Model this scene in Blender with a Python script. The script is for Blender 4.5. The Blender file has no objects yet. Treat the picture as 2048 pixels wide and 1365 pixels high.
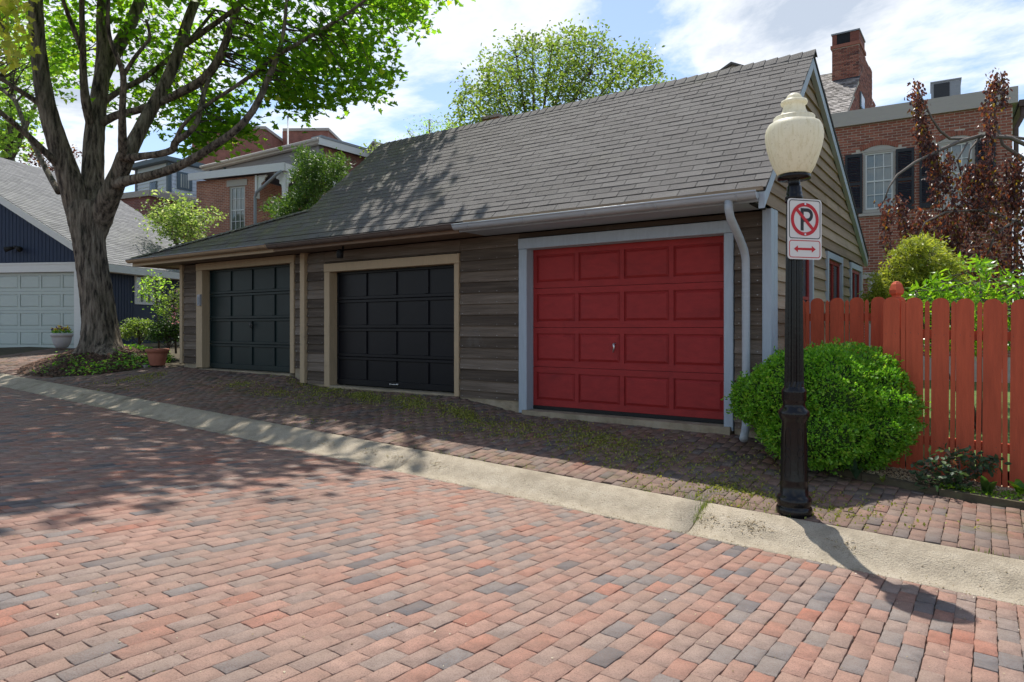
import bpy, math, random
import numpy as np
from mathutils import Vector, Matrix, Quaternion

random.seed(7)
rng = np.random.default_rng(11)
R = math.radians
SC = bpy.context.scene
COL = SC.collection

# ------------------------------------------------------------------ camera
CAM_Z = 1.6
YAW = R(34.94)
FPX = 1365.0                      # focal length in photo pixels (24 mm on a 36 mm frame)
HOR = 655.0                       # horizon row of the level camera
cam_d = bpy.data.cameras.new('camera')
cam_d.sensor_width = 36.0
cam_d.lens = 24.0
cam_d.shift_y = -0.0134
cam_d.clip_start = 0.05
cam_d.clip_end = 2000.0
cam = bpy.data.objects.new('camera', cam_d)
cam.location = (0, 0, CAM_Z)
cam.rotation_euler = (R(90), 0, YAW)
COL.objects.link(cam)
SC.camera = cam

# ------------------------------------------------------------------ world and sun
SUN = Vector((-0.955, 1.10, 3.02)).normalized()
ELEV = math.asin(SUN.z)
AZ = math.atan2(SUN.x, SUN.y)
world = bpy.data.worlds.new('World')
SC.world = world
world.use_nodes = True
wn, wl = world.node_tree.nodes, world.node_tree.links
for n in list(wn):
    wn.remove(n)
w_out = wn.new('ShaderNodeOutputWorld')
w_bg = wn.new('ShaderNodeBackground')
w_bg.inputs['Strength'].default_value = 0.058
sky = wn.new('ShaderNodeTexSky')
sky.sky_type = 'NISHITA'
sky.sun_disc = False
sky.sun_elevation = ELEV
sky.sun_rotation = AZ
sky.air_density = 1.0
sky.dust_density = 0.6
sky.ozone_density = 3.0
tc = wn.new('ShaderNodeTexCoord')
sep = wn.new('ShaderNodeSeparateXYZ')
wl.new(tc.outputs['Generated'], sep.inputs[0])
def wmath(op, a, b=None):
    m = wn.new('ShaderNodeMath'); m.operation = op
    for i, x in enumerate((a, b)):
        if x is None: continue
        if isinstance(x, (int, float)): m.inputs[i].default_value = x
        else: wl.new(x, m.inputs[i])
    return m.outputs[0]
zc_ = wmath('ADD', wmath('MAXIMUM', sep.outputs['Z'], 0.0), 0.16)
px = wmath('DIVIDE', sep.outputs['X'], zc_)
py = wmath('DIVIDE', sep.outputs['Y'], zc_)
cmb = wn.new('ShaderNodeCombineXYZ')
wl.new(px, cmb.inputs[0]); wl.new(py, cmb.inputs[1])
cmb.inputs[2].default_value = 1.3
nz = wn.new('ShaderNodeTexNoise')
nz.inputs['Scale'].default_value = 1.0
nz.inputs['Detail'].default_value = 9.0
nz.inputs['Roughness'].default_value = 0.6
nz.inputs['Distortion'].default_value = 0.25
wl.new(cmb.outputs[0], nz.inputs['Vector'])
ramp = wn.new('ShaderNodeValToRGB')
ramp.color_ramp.elements[0].position = 0.493
ramp.color_ramp.elements[0].color = (0.08, 0.08, 0.08, 1)
ramp.color_ramp.elements[1].position = 0.575
ramp.color_ramp.elements[1].color = (0.92, 0.92, 0.92, 1)
wl.new(nz.outputs['Fac'], ramp.inputs[0])
# cloud body: white where thin, greyer where thick
ramp2 = wn.new('ShaderNodeValToRGB')
ramp2.color_ramp.elements[0].position = 0.545
ramp2.color_ramp.elements[0].color = (6.6, 6.65, 6.7, 1)
ramp2.color_ramp.elements[1].position = 0.655
ramp2.color_ramp.elements[1].color = (3.3, 3.7, 4.3, 1)
wl.new(nz.outputs['Fac'], ramp2.inputs[0])
mixc = wn.new('ShaderNodeMix'); mixc.data_type = 'RGBA'
hz = wn.new('ShaderNodeMapRange')           # clouds thin out into the haze at the horizon
wl.new(sep.outputs['Z'], hz.inputs[0]); hz.inputs[1].default_value = 0.01; hz.inputs[2].default_value = 0.09
wl.new(wmath('MULTIPLY', ramp.outputs[0], hz.outputs[0]), mixc.inputs['Factor'])
wl.new(sky.outputs[0], mixc.inputs['A'])
wl.new(ramp2.outputs[0], mixc.inputs['B'])
wl.new(mixc.outputs['Result'], w_bg.inputs['Color'])
wl.new(w_bg.outputs[0], w_out.inputs['Surface'])

sun_d = bpy.data.lights.new('sun', 'SUN')
sun_d.energy = 2.05
sun_d.angle = R(0.55)
sun_d.color = (1.0, 0.95, 0.87)
sun = bpy.data.objects.new('sun', sun_d)
sun.rotation_euler = SUN.to_track_quat('Z', 'Y').to_euler()
sun.location = SUN * 60
COL.objects.link(sun)

vs = SC.view_settings
vs.view_transform = 'Standard'
vs.look = 'None'
vs.exposure = 1.70
vs.gamma = 1.0
vs.use_curve_mapping = False
SC.cycles.max_bounces = 6
SC.cycles.diffuse_bounces = 3
SC.cycles.glossy_bounces = 3
SC.cycles.transmission_bounces = 4
SC.cycles.transparent_max_bounces = 6
SC.cycles.use_denoising = True

# ------------------------------------------------------------------ coordinates
CR, SR = math.cos(YAW), math.sin(YAW)
def cam_xy(r, f):                 # metres right of / ahead of the viewpoint -> ground plan
    return (CR * r - SR * f, SR * r + CR * f)
def at(u, v, t):                  # a place t metres ahead, measured off the photograph
    x, y = cam_xy((u - 1024.0) / FPX * t, t)
    return np.array((x, y, CAM_Z + (HOR - v) / FPX * t))
def on_y(u, v, Y):
    d = (u - 1024.0) / FPX
    return at(u, v, Y / (SR * d + CR))
def on_x(u, v, X):
    d = (u - 1024.0) / FPX
    return at(u, v, X / (CR * d - SR))

# ground levels: the street climbs gently to the left
def zg(X):
    return -0.035 * np.clip(X, -40, 40)
CROWN = 0.066                      # the paving falls to the gutter from the middle of the street
def zs(X, Y):
    return zg(X) + CROWN * np.clip(YG - Y, 0, 3.6)
def zc(X):
    return 0.131 - 0.033 * np.clip(X, -40, 40)
_wx = [-60, -26, -18.5, -16, -14.4, -13.3, -12.4, -9.95, -9.8, -9.45, -8.9, -6.2, -5.1, -2.4, -1.8, -1.3, 0, 4, 40]
_wz = [1.6, 1.25, 1.03, 0.98, 0.86, 0.80, 0.79, 0.775, 0.75, 0.645, 0.61, 0.625, 0.465, 0.445, 0.40, 0.27, 0.15, 0.0, -1.0]
def zw(X):
    return np.interp(X, _wx, _wz)
YG, YC, YW = 4.92, 5.40, 7.5
def zap(X, Y):
    s = np.clip((Y - YC) / (YW - YC), 0, 1)
    return zc(X) * (1 - s) + zw(X) * s
def zland(X, Y):
    a = zap(X, Y)
    k = np.clip((Y - YG) / (YC - YG), 0, 1)
    return zs(X, Y) * (1 - k) + a * k

# ------------------------------------------------------------------ materials
MATS = {}
def nd(nt, typ, **kw):
    n = nt.nodes.new(typ)
    for k, v in kw.items():
        setattr(n, k, v)
    return n
def setin(nt, n, key, val):
    if isinstance(val, bpy.types.NodeSocket):
        nt.links.new(val, n.inputs[key])
    else:
        n.inputs[key].default_value = val
def noise(nt, scale, detail=4, rough=0.55, stretch=None, rnd=None):
    g = nd(nt, 'ShaderNodeNewGeometry')
    src = g.outputs['Position']
    if rnd is not None:
        ad = nd(nt, 'ShaderNodeVectorMath', operation='ADD')
        nt.links.new(src, ad.inputs[0])
        sc_ = nd(nt, 'ShaderNodeMath', operation='MULTIPLY'); nt.links.new(rnd, sc_.inputs[0]); sc_.inputs[1].default_value = 37.0
        nt.links.new(sc_.outputs[0], ad.inputs[1])
        src = ad.outputs[0]
    if stretch:
        mp = nd(nt, 'ShaderNodeMapping')
        mp.inputs['Scale'].default_value = stretch
        nt.links.new(src, mp.inputs['Vector']); src = mp.outputs[0]
    t = nd(nt, 'ShaderNodeTexNoise')
    nt.links.new(src, t.inputs['Vector'])
    t.inputs['Scale'].default_value = scale
    t.inputs['Detail'].default_value = detail
    t.inputs['Roughness'].default_value = rough
    return t.outputs['Fac']
def rampn(nt, fac, stops, interp='LINEAR'):
    r = nd(nt, 'ShaderNodeValToRGB')
    cr = r.color_ramp
    cr.interpolation = interp
    while len(cr.elements) < len(stops):
        cr.elements.new(0.5)
    for e, (p, c) in zip(cr.elements, stops):
        e.position = p
        e.color = (c[0], c[1], c[2], 1) if not isinstance(c, (int, float)) else (c, c, c, 1)
    nt.links.new(fac, r.inputs[0])
    return r.outputs[0]
def piece_random(nt):              # one random number for each piece: own object or loose island
    oi = nd(nt, 'ShaderNodeObjectInfo')
    g = nd(nt, 'ShaderNodeNewGeometry')
    a = nd(nt, 'ShaderNodeMath', operation='ADD')
    nt.links.new(oi.outputs['Random'], a.inputs[0]); nt.links.new(g.outputs['Random Per Island'], a.inputs[1])
    f = nd(nt, 'ShaderNodeMath', operation='FRACT')
    nt.links.new(a.outputs[0], f.inputs[0])
    return f.outputs[0]
def mixcol(nt, fac, a, b, mode='MIX'):
    m = nd(nt, 'ShaderNodeMix', data_type='RGBA', blend_type=mode)
    for key, v in (('Factor', fac), ('A', a), ('B', b)):
        s = [i for i in m.inputs if i.name == key and i.enabled]
        s = s[0] if key == 'Factor' else [i for i in m.inputs if i.name == key and i.type == 'RGBA'][0]
        if isinstance(v, bpy.types.NodeSocket): nt.links.new(v, s)
        elif isinstance(v, (int, float)): s.default_value = v
        else: s.default_value = (v[0], v[1], v[2], 1)
    return [o for o in m.outputs if o.type == 'RGBA'][0]
def base(name):
    m = bpy.data.materials.new(name)
    m.use_nodes = True
    nt = m.node_tree
    p = nt.nodes['Principled BSDF']
    MATS[name] = m
    return m, nt, p
def bumpn(nt, p, h, strength=0.3, dist=0.02):
    b = nd(nt, 'ShaderNodeBump')
    b.inputs['Strength'].default_value = strength
    b.inputs['Distance'].default_value = dist
    nt.links.new(h, b.inputs['Height'])
    nt.links.new(b.outputs[0], p.inputs['Normal'])
def mat(name, stops, rough=0.7, scale=6.0, detail=5, stretch=None, rnd=0.0, bump=0.25, bscale=None, spec=0.3, metal=0.0,
        speck=None, dirt=None):
    """colour from a noise ramp; rnd mixes in the per-piece random; speck = (scale, lo, hi, colour); dirt = (scale, lo, hi, colour)"""
    m, nt, p = base(name)
    pr = piece_random(nt) if rnd else None
    fac = noise(nt, scale, detail, 0.6, stretch, pr)
    if rnd:
        mx = nd(nt, 'ShaderNodeMix', data_type='FLOAT')
        mx.inputs[0].default_value = rnd
        nt.links.new(fac, mx.inputs[2]); nt.links.new(pr, mx.inputs[3])
        fac2 = mx.outputs[0]
    else:
        fac2 = fac
    c = rampn(nt, fac2, stops)
    if dirt:
        d = rampn(nt, noise(nt, dirt[0], 6, 0.65), [(dirt[1], 0.0), (dirt[2], 1.0)])
        c = mixcol(nt, d, c, dirt[3])
    if speck:
        s = rampn(nt, noise(nt, speck[0], 2, 0.5), [(speck[1], 0.0), (speck[2], 1.0)])
        c = mixcol(nt, s, c, speck[3])
    nt.links.new(c, p.inputs['Base Color'])
    p.inputs['Roughness'].default_value = rough
    p.inputs['Specular IOR Level'].default_value = spec
    p.inputs['Metallic'].default_value = metal
    if bump:
        bumpn(nt, p, noise(nt, bscale or scale * 4, 5, 0.6, stretch), bump)
    return m
def leafmat(name, stops, trans=0.45, tint=(1.0, 1.0, 0.55), rough=0.5):
    m, nt, p = base(name)
    pr = piece_random(nt)
    c = rampn(nt, pr, stops)
    nt.links.new(c, p.inputs['Base Color'])
    p.inputs['Roughness'].default_value = rough
    p.inputs['Specular IOR Level'].default_value = 0.35
    tr = nd(nt, 'ShaderNodeBsdfTranslucent')
    tcx = mixcol(nt, 1.0, c, tint, 'MULTIPLY')
    br = nd(nt, 'ShaderNodeVectorMath', operation='SCALE'); nt.links.new(tcx, br.inputs[0]); br.inputs['Scale'].default_value = 2.4
    nt.links.new(br.outputs[0], tr.inputs['Color'])
    ms = nd(nt, 'ShaderNodeMixShader'); ms.inputs[0].default_value = trans
    nt.links.new(p.outputs[0], ms.inputs[1]); nt.links.new(tr.outputs[0], ms.inputs[2])
    nt.links.new(ms.outputs[0], nt.nodes['Material Output'].inputs['Surface'])
    return m

# ------------------------------------------------------------------ mesh builder
ORG = {}                           # object name -> origin of its thing
class MB:
    def __init__(self):
        self.v, self.f, self.n = [], [], 0
    def add(self, vs_, fs):
        b = self.n
        self.v.extend([tuple(map(float, p)) for p in vs_])
        self.n = len(self.v)
        self.f.extend([tuple(i + b for i in f) for f in fs])
        return self
    def quad(self, a, b, c, d):
        return self.add([a, b, c, d], [(0, 1, 2, 3)])
    def poly(self, pts):
        return self.add(pts, [tuple(range(len(pts)))])
    def hexa(self, p):             # 8 corners: bottom ring 0-3, top ring 4-7
        return self.add(p, [(0, 3, 2, 1), (4, 5, 6, 7), (0, 1, 5, 4), (1, 2, 6, 5), (2, 3, 7, 6), (3, 0, 4, 7)])
    def box(self, x0, x1, y0, y1, z0, z1):
        return self.hexa([(x0, y0, z0), (x1, y0, z0), (x1, y1, z0), (x0, y1, z0), (x0, y0, z1), (x1, y0, z1), (x1, y1, z1), (x0, y1, z1)])
    def cbox(self, x0, x1, y0, y1, z0, z1, c=0.006):   # box with chamfered long edges seen from the front (-Y) and its sides
        v = [(x0 + c, y0, z0 + c), (x1 - c, y0, z0 + c), (x1 - c, y0, z1 - c), (x0 + c, y0, z1 - c),
             (x0, y0 + c, z0), (x1, y0 + c, z0), (x1, y0 + c, z1), (x0, y0 + c, z1),
             (x0, y1, z0), (x1, y1, z0), (x1, y1, z1), (x0, y1, z1)]
        f = [(0, 1, 2, 3), (0, 4, 5, 1), (1, 5, 6, 2), (2, 6, 7, 3), (3, 7, 4, 0),
             (4, 8, 9, 5), (5, 9, 10, 6), (6, 10, 11, 7), (7, 11, 8, 4), (8, 11, 10, 9)]
        return self.add(v, f)
    def prism(self, pts, d):       # closed outline pushed along vector d
        n = len(pts)
        d = np.array(d, float)
        v = [np.array(p, float) for p in pts]
        v2 = [p + d for p in v]
        f = [tuple(range(n)), tuple(range(2 * n - 1, n - 1, -1))]
        f += [(i, n + i, n + (i + 1) % n, (i + 1) % n) for i in range(n)]
        f = [tuple(reversed(q)) for q in f]
        return self.add(v + v2, f)
    def lathe(self, prof, c=(0, 0, 0), n=24, flute=None):
        v, f = [], []
        for (r, z) in prof:
            for k in range(n):
                a = 2 * math.pi * k / n
                rr = r
                if flute and flute[0] <= z <= flute[1] and k % 2:
                    rr = r * flute[2]
                v.append((c[0] + rr * math.cos(a), c[1] + rr * math.sin(a), c[2] + z))
        m = len(prof)
        for i in range(m - 1):
            for k in range(n):
                k2 = (k + 1) % n
                f.append((i * n + k, i * n + k2, (i + 1) * n + k2, (i + 1) * n + k))
        f.append(tuple(range(n - 1, -1, -1)))
        f.append(tuple((m - 1) * n + k for k in range(n)))
        return self.add(v, f)
    def tube(self, path, rad, n=8, cap=True, wob=0.0, seed=0):
        P = [Vector(p) for p in path]
        if isinstance(rad, (int, float)): rad = [rad] * len(P)
        lr = random.Random(seed)
        v, f = [], []
        ref = Vector((0.31, 0.17, 0.93))
        prev = None
        for i, p in enumerate(P):
            d = (P[min(i + 1, len(P) - 1)] - P[max(i - 1, 0)])
            if d.length < 1e-9: d = Vector((0, 0, 1))
            d.normalize()
            if prev is None:
                a = d.cross(ref)
                if a.length < 0.1: a = d.cross(Vector((1, 0, 0)))
            else:
                a = prev - d * prev.dot(d)
            a.normalize(); prev = a
            b = d.cross(a)
            for k in range(n):
                th = 2 * math.pi * k / n
                rr = rad[i] * (1 + wob * lr.uniform(-1, 1))
                q = p + a * (rr * math.cos(th)) + b * (rr * math.sin(th))
                v.append(tuple(q))
        for i in range(len(P) - 1):
            for k in range(n):
                k2 = (k + 1) % n
                f.append((i * n + k, i * n + k2, (i + 1) * n + k2, (i + 1) * n + k))
        if cap:
            f.append(tuple(range(n - 1, -1, -1)))
            f.append(tuple((len(P) - 1) * n + k for k in range(n)))
        return self.add(v, f)
    def mesh(self, name, m, o=(0, 0, 0), smooth=False):
        me = bpy.data.meshes.new(name)
        o = np.array(o, float)
        me.from_pydata((np.array(self.v) - o).tolist() if self.v else [], [], self.f)
        if smooth:
            me.polygons.foreach_set('use_smooth', [True] * len(me.polygons))
        me.materials.append(m)
        me.update()
        return me
    def build(self, name, m, parent=None, smooth=False, kind=None, label=None, org=None):
        o = ORG[parent.name] if parent is not None else np.array(org if org is not None else (0, 0, 0), float)
        me = self.mesh(name, m, o, smooth)
        return link(name, me, parent, kind, label, o)
def link(name, me, parent=None, kind=None, label=None, o=(0, 0, 0), loc=None, rot=None):
    ob = bpy.data.objects.new(name, me)
    COL.objects.link(ob)
    if parent is not None:
        ob.parent = parent
        ORG[ob.name] = ORG[parent.name]
        if loc is not None: ob.location = Vector(np.array(loc) - ORG[parent.name])
    else:
        ORG[ob.name] = np.array(o, float)
        ob.location = Vector(loc if loc is not None else o)
    if rot is not None: ob.rotation_euler = rot
    if kind: ob['kind'] = kind
    if label: ob['label'] = label
    return ob
def thing(name, label, cat, loc, group=None):
    e = bpy.data.objects.new(name, None)
    e.empty_display_size = 0.2
    COL.objects.link(e)
    e.location = Vector(loc)
    ORG[e.name] = np.array(loc, float)
    e['label'] = label; e['category'] = cat
    if group: e['group'] = group
    return e
def tag(o, label, cat, group=None):
    o['label'] = label; o['category'] = cat
    if group: o['group'] = group
    return o
def raw_mesh(name, V, F, k, m, smooth=False):   # V (n,3), F flat loop indices of faces with k corners each
    me = bpy.data.meshes.new(name)
    nf = len(F) // k
    me.vertices.add(len(V)); me.vertices.foreach_set('co', np.asarray(V, np.float32).ravel())
    me.loops.add(len(F)); me.loops.foreach_set('vertex_index', np.asarray(F, np.int32))
    me.polygons.add(nf)
    me.polygons.foreach_set('loop_start', np.arange(0, nf * k, k, dtype=np.int32))
    if smooth: me.polygons.foreach_set('use_smooth', np.ones(nf, dtype=bool))
    me.materials.append(m)
    me.update(calc_edges=True)
    return me

# leaf templates: stem at the origin, blade along +X in the XY plane
def _fan(pts, lift=0.0):
    V = [(0.0, 0.0, 0.0)] + [(x, y, lift * abs(y)) for x, y in pts]
    F = []
    for i in range(1, len(pts)):
        F += [0, i, i + 1]
    return np.array(V), np.array(F)
LEAF_MAPLE = _fan([(0.02, 0.12), (-0.12, 0.42), (0.16, 0.34), (0.30, 0.62), (0.46, 0.30), (0.62, 0.26), (1.0, 0.0),
                   (0.62, -0.26), (0.46, -0.30), (0.30, -0.62), (0.16, -0.34), (-0.12, -0.42), (0.02, -0.12)], 0.25)
LEAF_OVAL = _fan([(0.25, 0.22), (0.6, 0.26), (1.0, 0.0), (0.6, -0.26), (0.25, -0.22)], 0.35)
LEAF_LANCE = (np.array([(0, 0, 0), (0.3, 0.11, 0.05), (0.3, -0.11, 0.05), (0.65, 0.10, -0.04), (0.65, -0.10, -0.04), (1.0, 0, -0.22)]),
              np.array([0, 2, 1, 1, 2, 4, 1, 4, 3, 3, 4, 5]))
LEAF_DIAMOND = (np.array([(0, 0, 0), (0.5, 0.3, 0.1), (1, 0, 0), (0.5, -0.3, 0.1)]), np.array([0, 3, 1, 1, 3, 2]))
LEAF_BLADE = (np.array([(-0.06, 0, 0), (0.06, 0, 0), (0.0, 0.12, 1.0)]), np.array([0, 1, 2]))
def rand_rot(n, droop=None, spread=1.0, r=rng):
    """random frames; droop = preferred tip direction, spread = how far leaves stray from it"""
    d = r.normal(size=(n, 3))
    d /= np.linalg.norm(d, axis=1)[:, None]
    if droop is not None:
        d = np.asarray(droop) + d * spread
        d /= np.linalg.norm(d, axis=1)[:, None] + 1e-9
    h = r.normal(size=(n, 3))
    b = np.cross(d, h); b /= np.linalg.norm(b, axis=1)[:, None] + 1e-9
    c = np.cross(d, b)
    return np.stack([d, b, c], axis=2)         # columns are the axes
def flat_rot(n, tilt=0.5, r=rng, tipdown=0.2):
    """leaves that lie roughly level, faces to the sky"""
    nrm = np.array((0, 0, 1.0)) + r.normal(size=(n, 3)) * tilt
    nrm /= np.linalg.norm(nrm, axis=1)[:, None]
    h = r.normal(size=(n, 3)); h[:, 2] -= tipdown
    d = h - nrm * np.sum(h * nrm, axis=1)[:, None]
    d /= np.linalg.norm(d, axis=1)[:, None] + 1e-9
    b = np.cross(nrm, d)
    return np.stack([d, b, nrm], axis=2)
def leaves(name, pos, size, tmpl, rots, m, parent=None, kind=None, org=(0, 0, 0)):
    o = ORG[parent.name] if parent is not None else np.array(org, float)
    TV, TF = tmpl
    n = len(pos)
    size = np.broadcast_to(np.asarray(size, float), (n,))
    V = np.einsum('nij,kj->nki', rots, TV) * size[:, None, None] + (np.asarray(pos) - o)[:, None, :]
    F = (TF[None, :] + (np.arange(n) * len(TV))[:, None]).ravel()
    me = raw_mesh(name, V.reshape(-1, 3), F, 3, m)
    return link(name, me, parent, kind, None, o)
# ------------------------------------------------------------------ material list
# brick pavers: one colour for each brick, worn and dusty
def paver_mat(name, moss):
    m, nt, p = base(name)
    pr = piece_random(nt)
    c = rampn(nt, pr, [(0.0, (0.29, 0.16, 0.12)), (0.04, (0.33, 0.15, 0.105)), (0.08, (0.28, 0.175, 0.14)), (0.22, (0.32, 0.195, 0.155)), (0.36, (0.275, 0.185, 0.152)),
                       (0.50, (0.33, 0.22, 0.18)), (0.60, (0.265, 0.20, 0.172)), (0.70, (0.25, 0.215, 0.195)), (0.80, (0.285, 0.18, 0.14)), (0.87, (0.20, 0.195, 0.19)), (0.95, (0.155, 0.16, 0.17)), (1.0, (0.095, 0.10, 0.112))])
    g = rampn(nt, noise(nt, 9, 6, 0.7, None, pr), [(0.3, (0.55, 0.53, 0.51)), (0.64, (1.10, 1.09, 1.08))])
    c = mixcol(nt, 0.75, c, g, 'MULTIPLY')
    dust = rampn(nt, noise(nt, 1.1, 6, 0.7), [(0.40, 0.0), (0.75, 0.5)])
    c = mixcol(nt, dust, c, (0.30, 0.255, 0.215))
    grime = rampn(nt, noise(nt, 0.55, 7, 0.7), [(0.50, 0.0), (0.72, 0.42)])
    c = mixcol(nt, grime, c, (0.12, 0.09, 0.075))
    sp = rampn(nt, noise(nt, 160, 2, 0.5), [(0.38, 0.5), (0.5, 0.0)])
    c = mixcol(nt, sp, c, (0.13, 0.085, 0.07))
    if moss:
        gr = rampn(nt, noise(nt, 0.8, 6, 0.7), [(0.36, 0.62), (0.68, 0.12)])
        c = mixcol(nt, gr, c, (0.085, 0.065, 0.053))
        ms = rampn(nt, noise(nt, 2.6, 8, 0.75), [(0.52, 0.0), (0.66, 0.7)])
        c = mixcol(nt, ms, c, (0.085, 0.085, 0.028))
    c = mixcol(nt, 1.0, c, (0.93, 0.835, 0.79), 'MULTIPLY')
    nt.links.new(c, p.inputs['Base Color'])
    p.inputs['Roughness'].default_value = 0.78
    p.inputs['Specular IOR Level'].default_value = 0.35
    bumpn(nt, p, noise(nt, 75, 6, 0.7), 0.55, 0.012)
    return m
paver_mat('paver', False)
paver_mat('apron_paver', True)
def brick_sheet(name, c1, c2, mortar, w=0.2, h=0.068, scale=1.0, flat=False):
    """far brickwork: brick texture in wall coordinates; flat=True lays it on the ground"""
    m, nt, p = base(name)
    g = nd(nt, 'ShaderNodeTexCoord')
    uv = g.outputs['UV'] if not flat else g.outputs['Object']
    t = nd(nt, 'ShaderNodeTexBrick')
    nt.links.new(uv, t.inputs['Vector'])
    t.inputs['Scale'].default_value = scale
    t.inputs['Brick Width'].default_value = w
    t.inputs['Row Height'].default_value = h
    t.inputs['Mortar Size'].default_value = 0.006
    t.inputs['Color1'].default_value = (*c1, 1); t.inputs['Color2'].default_value = (*c2, 1)
    t.inputs['Mortar'].default_value = (*mortar, 1)
    v = rampn(nt, noise(nt, 1.6, 6, 0.7), [(0.3, 0.6), (0.7, 1.2)])
    c = mixcol(nt, 0.8, t.outputs['Color'], v, 'MULTIPLY')
    nt.links.new(c, p.inputs['Base Color'])
    p.inputs['Roughness'].default_value = 0.85
    b = nd(nt, 'ShaderNodeBump'); b.inputs['Strength'].default_value = 0.4; b.inputs['Distance'].default_value = 0.01; b.invert = True
    nt.links.new(t.outputs['Fac'], b.inputs['Height']); nt.links.new(b.outputs[0], p.inputs['Normal'])
    return m
brick_sheet('far_brick', (0.42, 0.165, 0.095), (0.27, 0.10, 0.065), (0.48, 0.40, 0.32))
brick_sheet('far_brick_dark', (0.30, 0.10, 0.082), (0.19, 0.066, 0.058), (0.38, 0.29, 0.25))
brick_sheet('tower_brick', (0.30, 0.125, 0.09), (0.26, 0.105, 0.078), (0.28, 0.13, 0.10))
brick_sheet('street_far', (0.36, 0.22, 0.17), (0.24, 0.19, 0.17), (0.10, 0.07, 0.055), flat=True)

mat('joint_sand', [(0.3, (0.10, 0.065, 0.05)), (0.7, (0.20, 0.14, 0.105))], 0.95, 14, bump=0.5)
mat('joint_dirt', [(0.3, (0.04, 0.032, 0.022)), (0.6, (0.075, 0.06, 0.035)), (0.8, (0.07, 0.085, 0.025))], 0.95, 5, bump=0.5)
mat('kerb_concrete', [(0.25, (0.27, 0.23, 0.17)), (0.5, (0.38, 0.325, 0.245)), (0.75, (0.44, 0.385, 0.30))], 0.9, 7, 10, bump=0.9, bscale=80,
    speck=(130, 0.55, 0.68, (0.22, 0.185, 0.14)), dirt=(1.8, 0.52, 0.78, (0.20, 0.165, 0.12)))
mat('sill_concrete', [(0.25, (0.20, 0.16, 0.10)), (0.55, (0.33, 0.275, 0.195)), (0.8, (0.40, 0.35, 0.27))], 0.92, 6, 8, bump=0.5, bscale=40,
    dirt=(3, 0.5, 0.72, (0.10, 0.09, 0.05)))
mat('soil', [(0.3, (0.05, 0.036, 0.026)), (0.6, (0.09, 0.065, 0.045)), (0.8, (0.13, 0.10, 0.07))], 0.97, 7, 8, bump=0.9, bscale=35)
mat('mulch_chip', [(0.2, (0.05, 0.03, 0.022)), (0.6, (0.11, 0.06, 0.04)), (0.9, (0.17, 0.10, 0.065))], 0.95, 12, rnd=0.7, bump=0.3)
mat('gravel', [(0.2, (0.30, 0.21, 0.12)), (0.6, (0.42, 0.32, 0.20)), (0.9, (0.52, 0.44, 0.31))], 0.9, 12, rnd=0.75, bump=0.2)
mat('lawn', [(0.3, (0.05, 0.09, 0.02)), (0.6, (0.09, 0.15, 0.03)), (0.8, (0.14, 0.18, 0.05))], 0.95, 3, 8, bump=0.8, bscale=50)
mat('flagstone', [(0.3, (0.28, 0.27, 0.25)), (0.7, (0.42, 0.40, 0.37))], 0.85, 5, rnd=0.4, bump=0.3)
# shingles
mat('shingle', [(0.2, (0.096, 0.089, 0.084)), (0.45, (0.119, 0.111, 0.105)), (0.6, (0.134, 0.126, 0.119)), (0.85, (0.156, 0.147, 0.139))], 0.9, 2.2, 8, rnd=0.32, bump=0.5, bscale=240,
    speck=(300, 0.58, 0.72, (0.21, 0.205, 0.20)), dirt=(0.55, 0.56, 0.78, (0.12, 0.115, 0.085)))
m = MATS['shingle']; nt = m.node_tree; p = nt.nodes['Principled BSDF']
old = p.inputs['Base Color'].links[0].from_socket
g_ = nd(nt, 'ShaderNodeNewGeometry'); sx_ = nd(nt, 'ShaderNodeSeparateXYZ'); nt.links.new(g_.outputs['Position'], sx_.inputs[0])
mr = nd(nt, 'ShaderNodeMapRange'); nt.links.new(sx_.outputs['X'], mr.inputs[0])
for k_, v_ in ((1, -7.6), (2, -9.6), (3, 0.0), (4, 0.9)): mr.inputs[k_].default_value = v_
lm = rampn(nt, noise(nt, 2.4, 8, 0.75), [(0.42, 0.0), (0.62, 1.0)])
ml = nd(nt, 'ShaderNodeMath', operation='MULTIPLY'); nt.links.new(mr.outputs[0], ml.inputs[0]); nt.links.new(lm, ml.inputs[1])
nt.links.new(mixcol(nt, ml.outputs[0], old, (0.135, 0.135, 0.075)), p.inputs['Base Color'])
mat('roof_deck', [(0.3, (0.03, 0.028, 0.026)), (0.7, (0.05, 0.046, 0.042))], 0.9, 8)
mat('shingle_grey', [(0.2, (0.145, 0.145, 0.15)), (0.5, (0.185, 0.185, 0.19)), (0.85, (0.23, 0.23, 0.232))], 0.9, 2, 7, rnd=0.5, bump=0.4, bscale=200)
mat('slate', [(0.2, (0.13, 0.115, 0.105)), (0.5, (0.22, 0.20, 0.185)), (0.85, (0.34, 0.31, 0.29))], 0.7, 5, rnd=0.8, bump=0.3)
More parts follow.
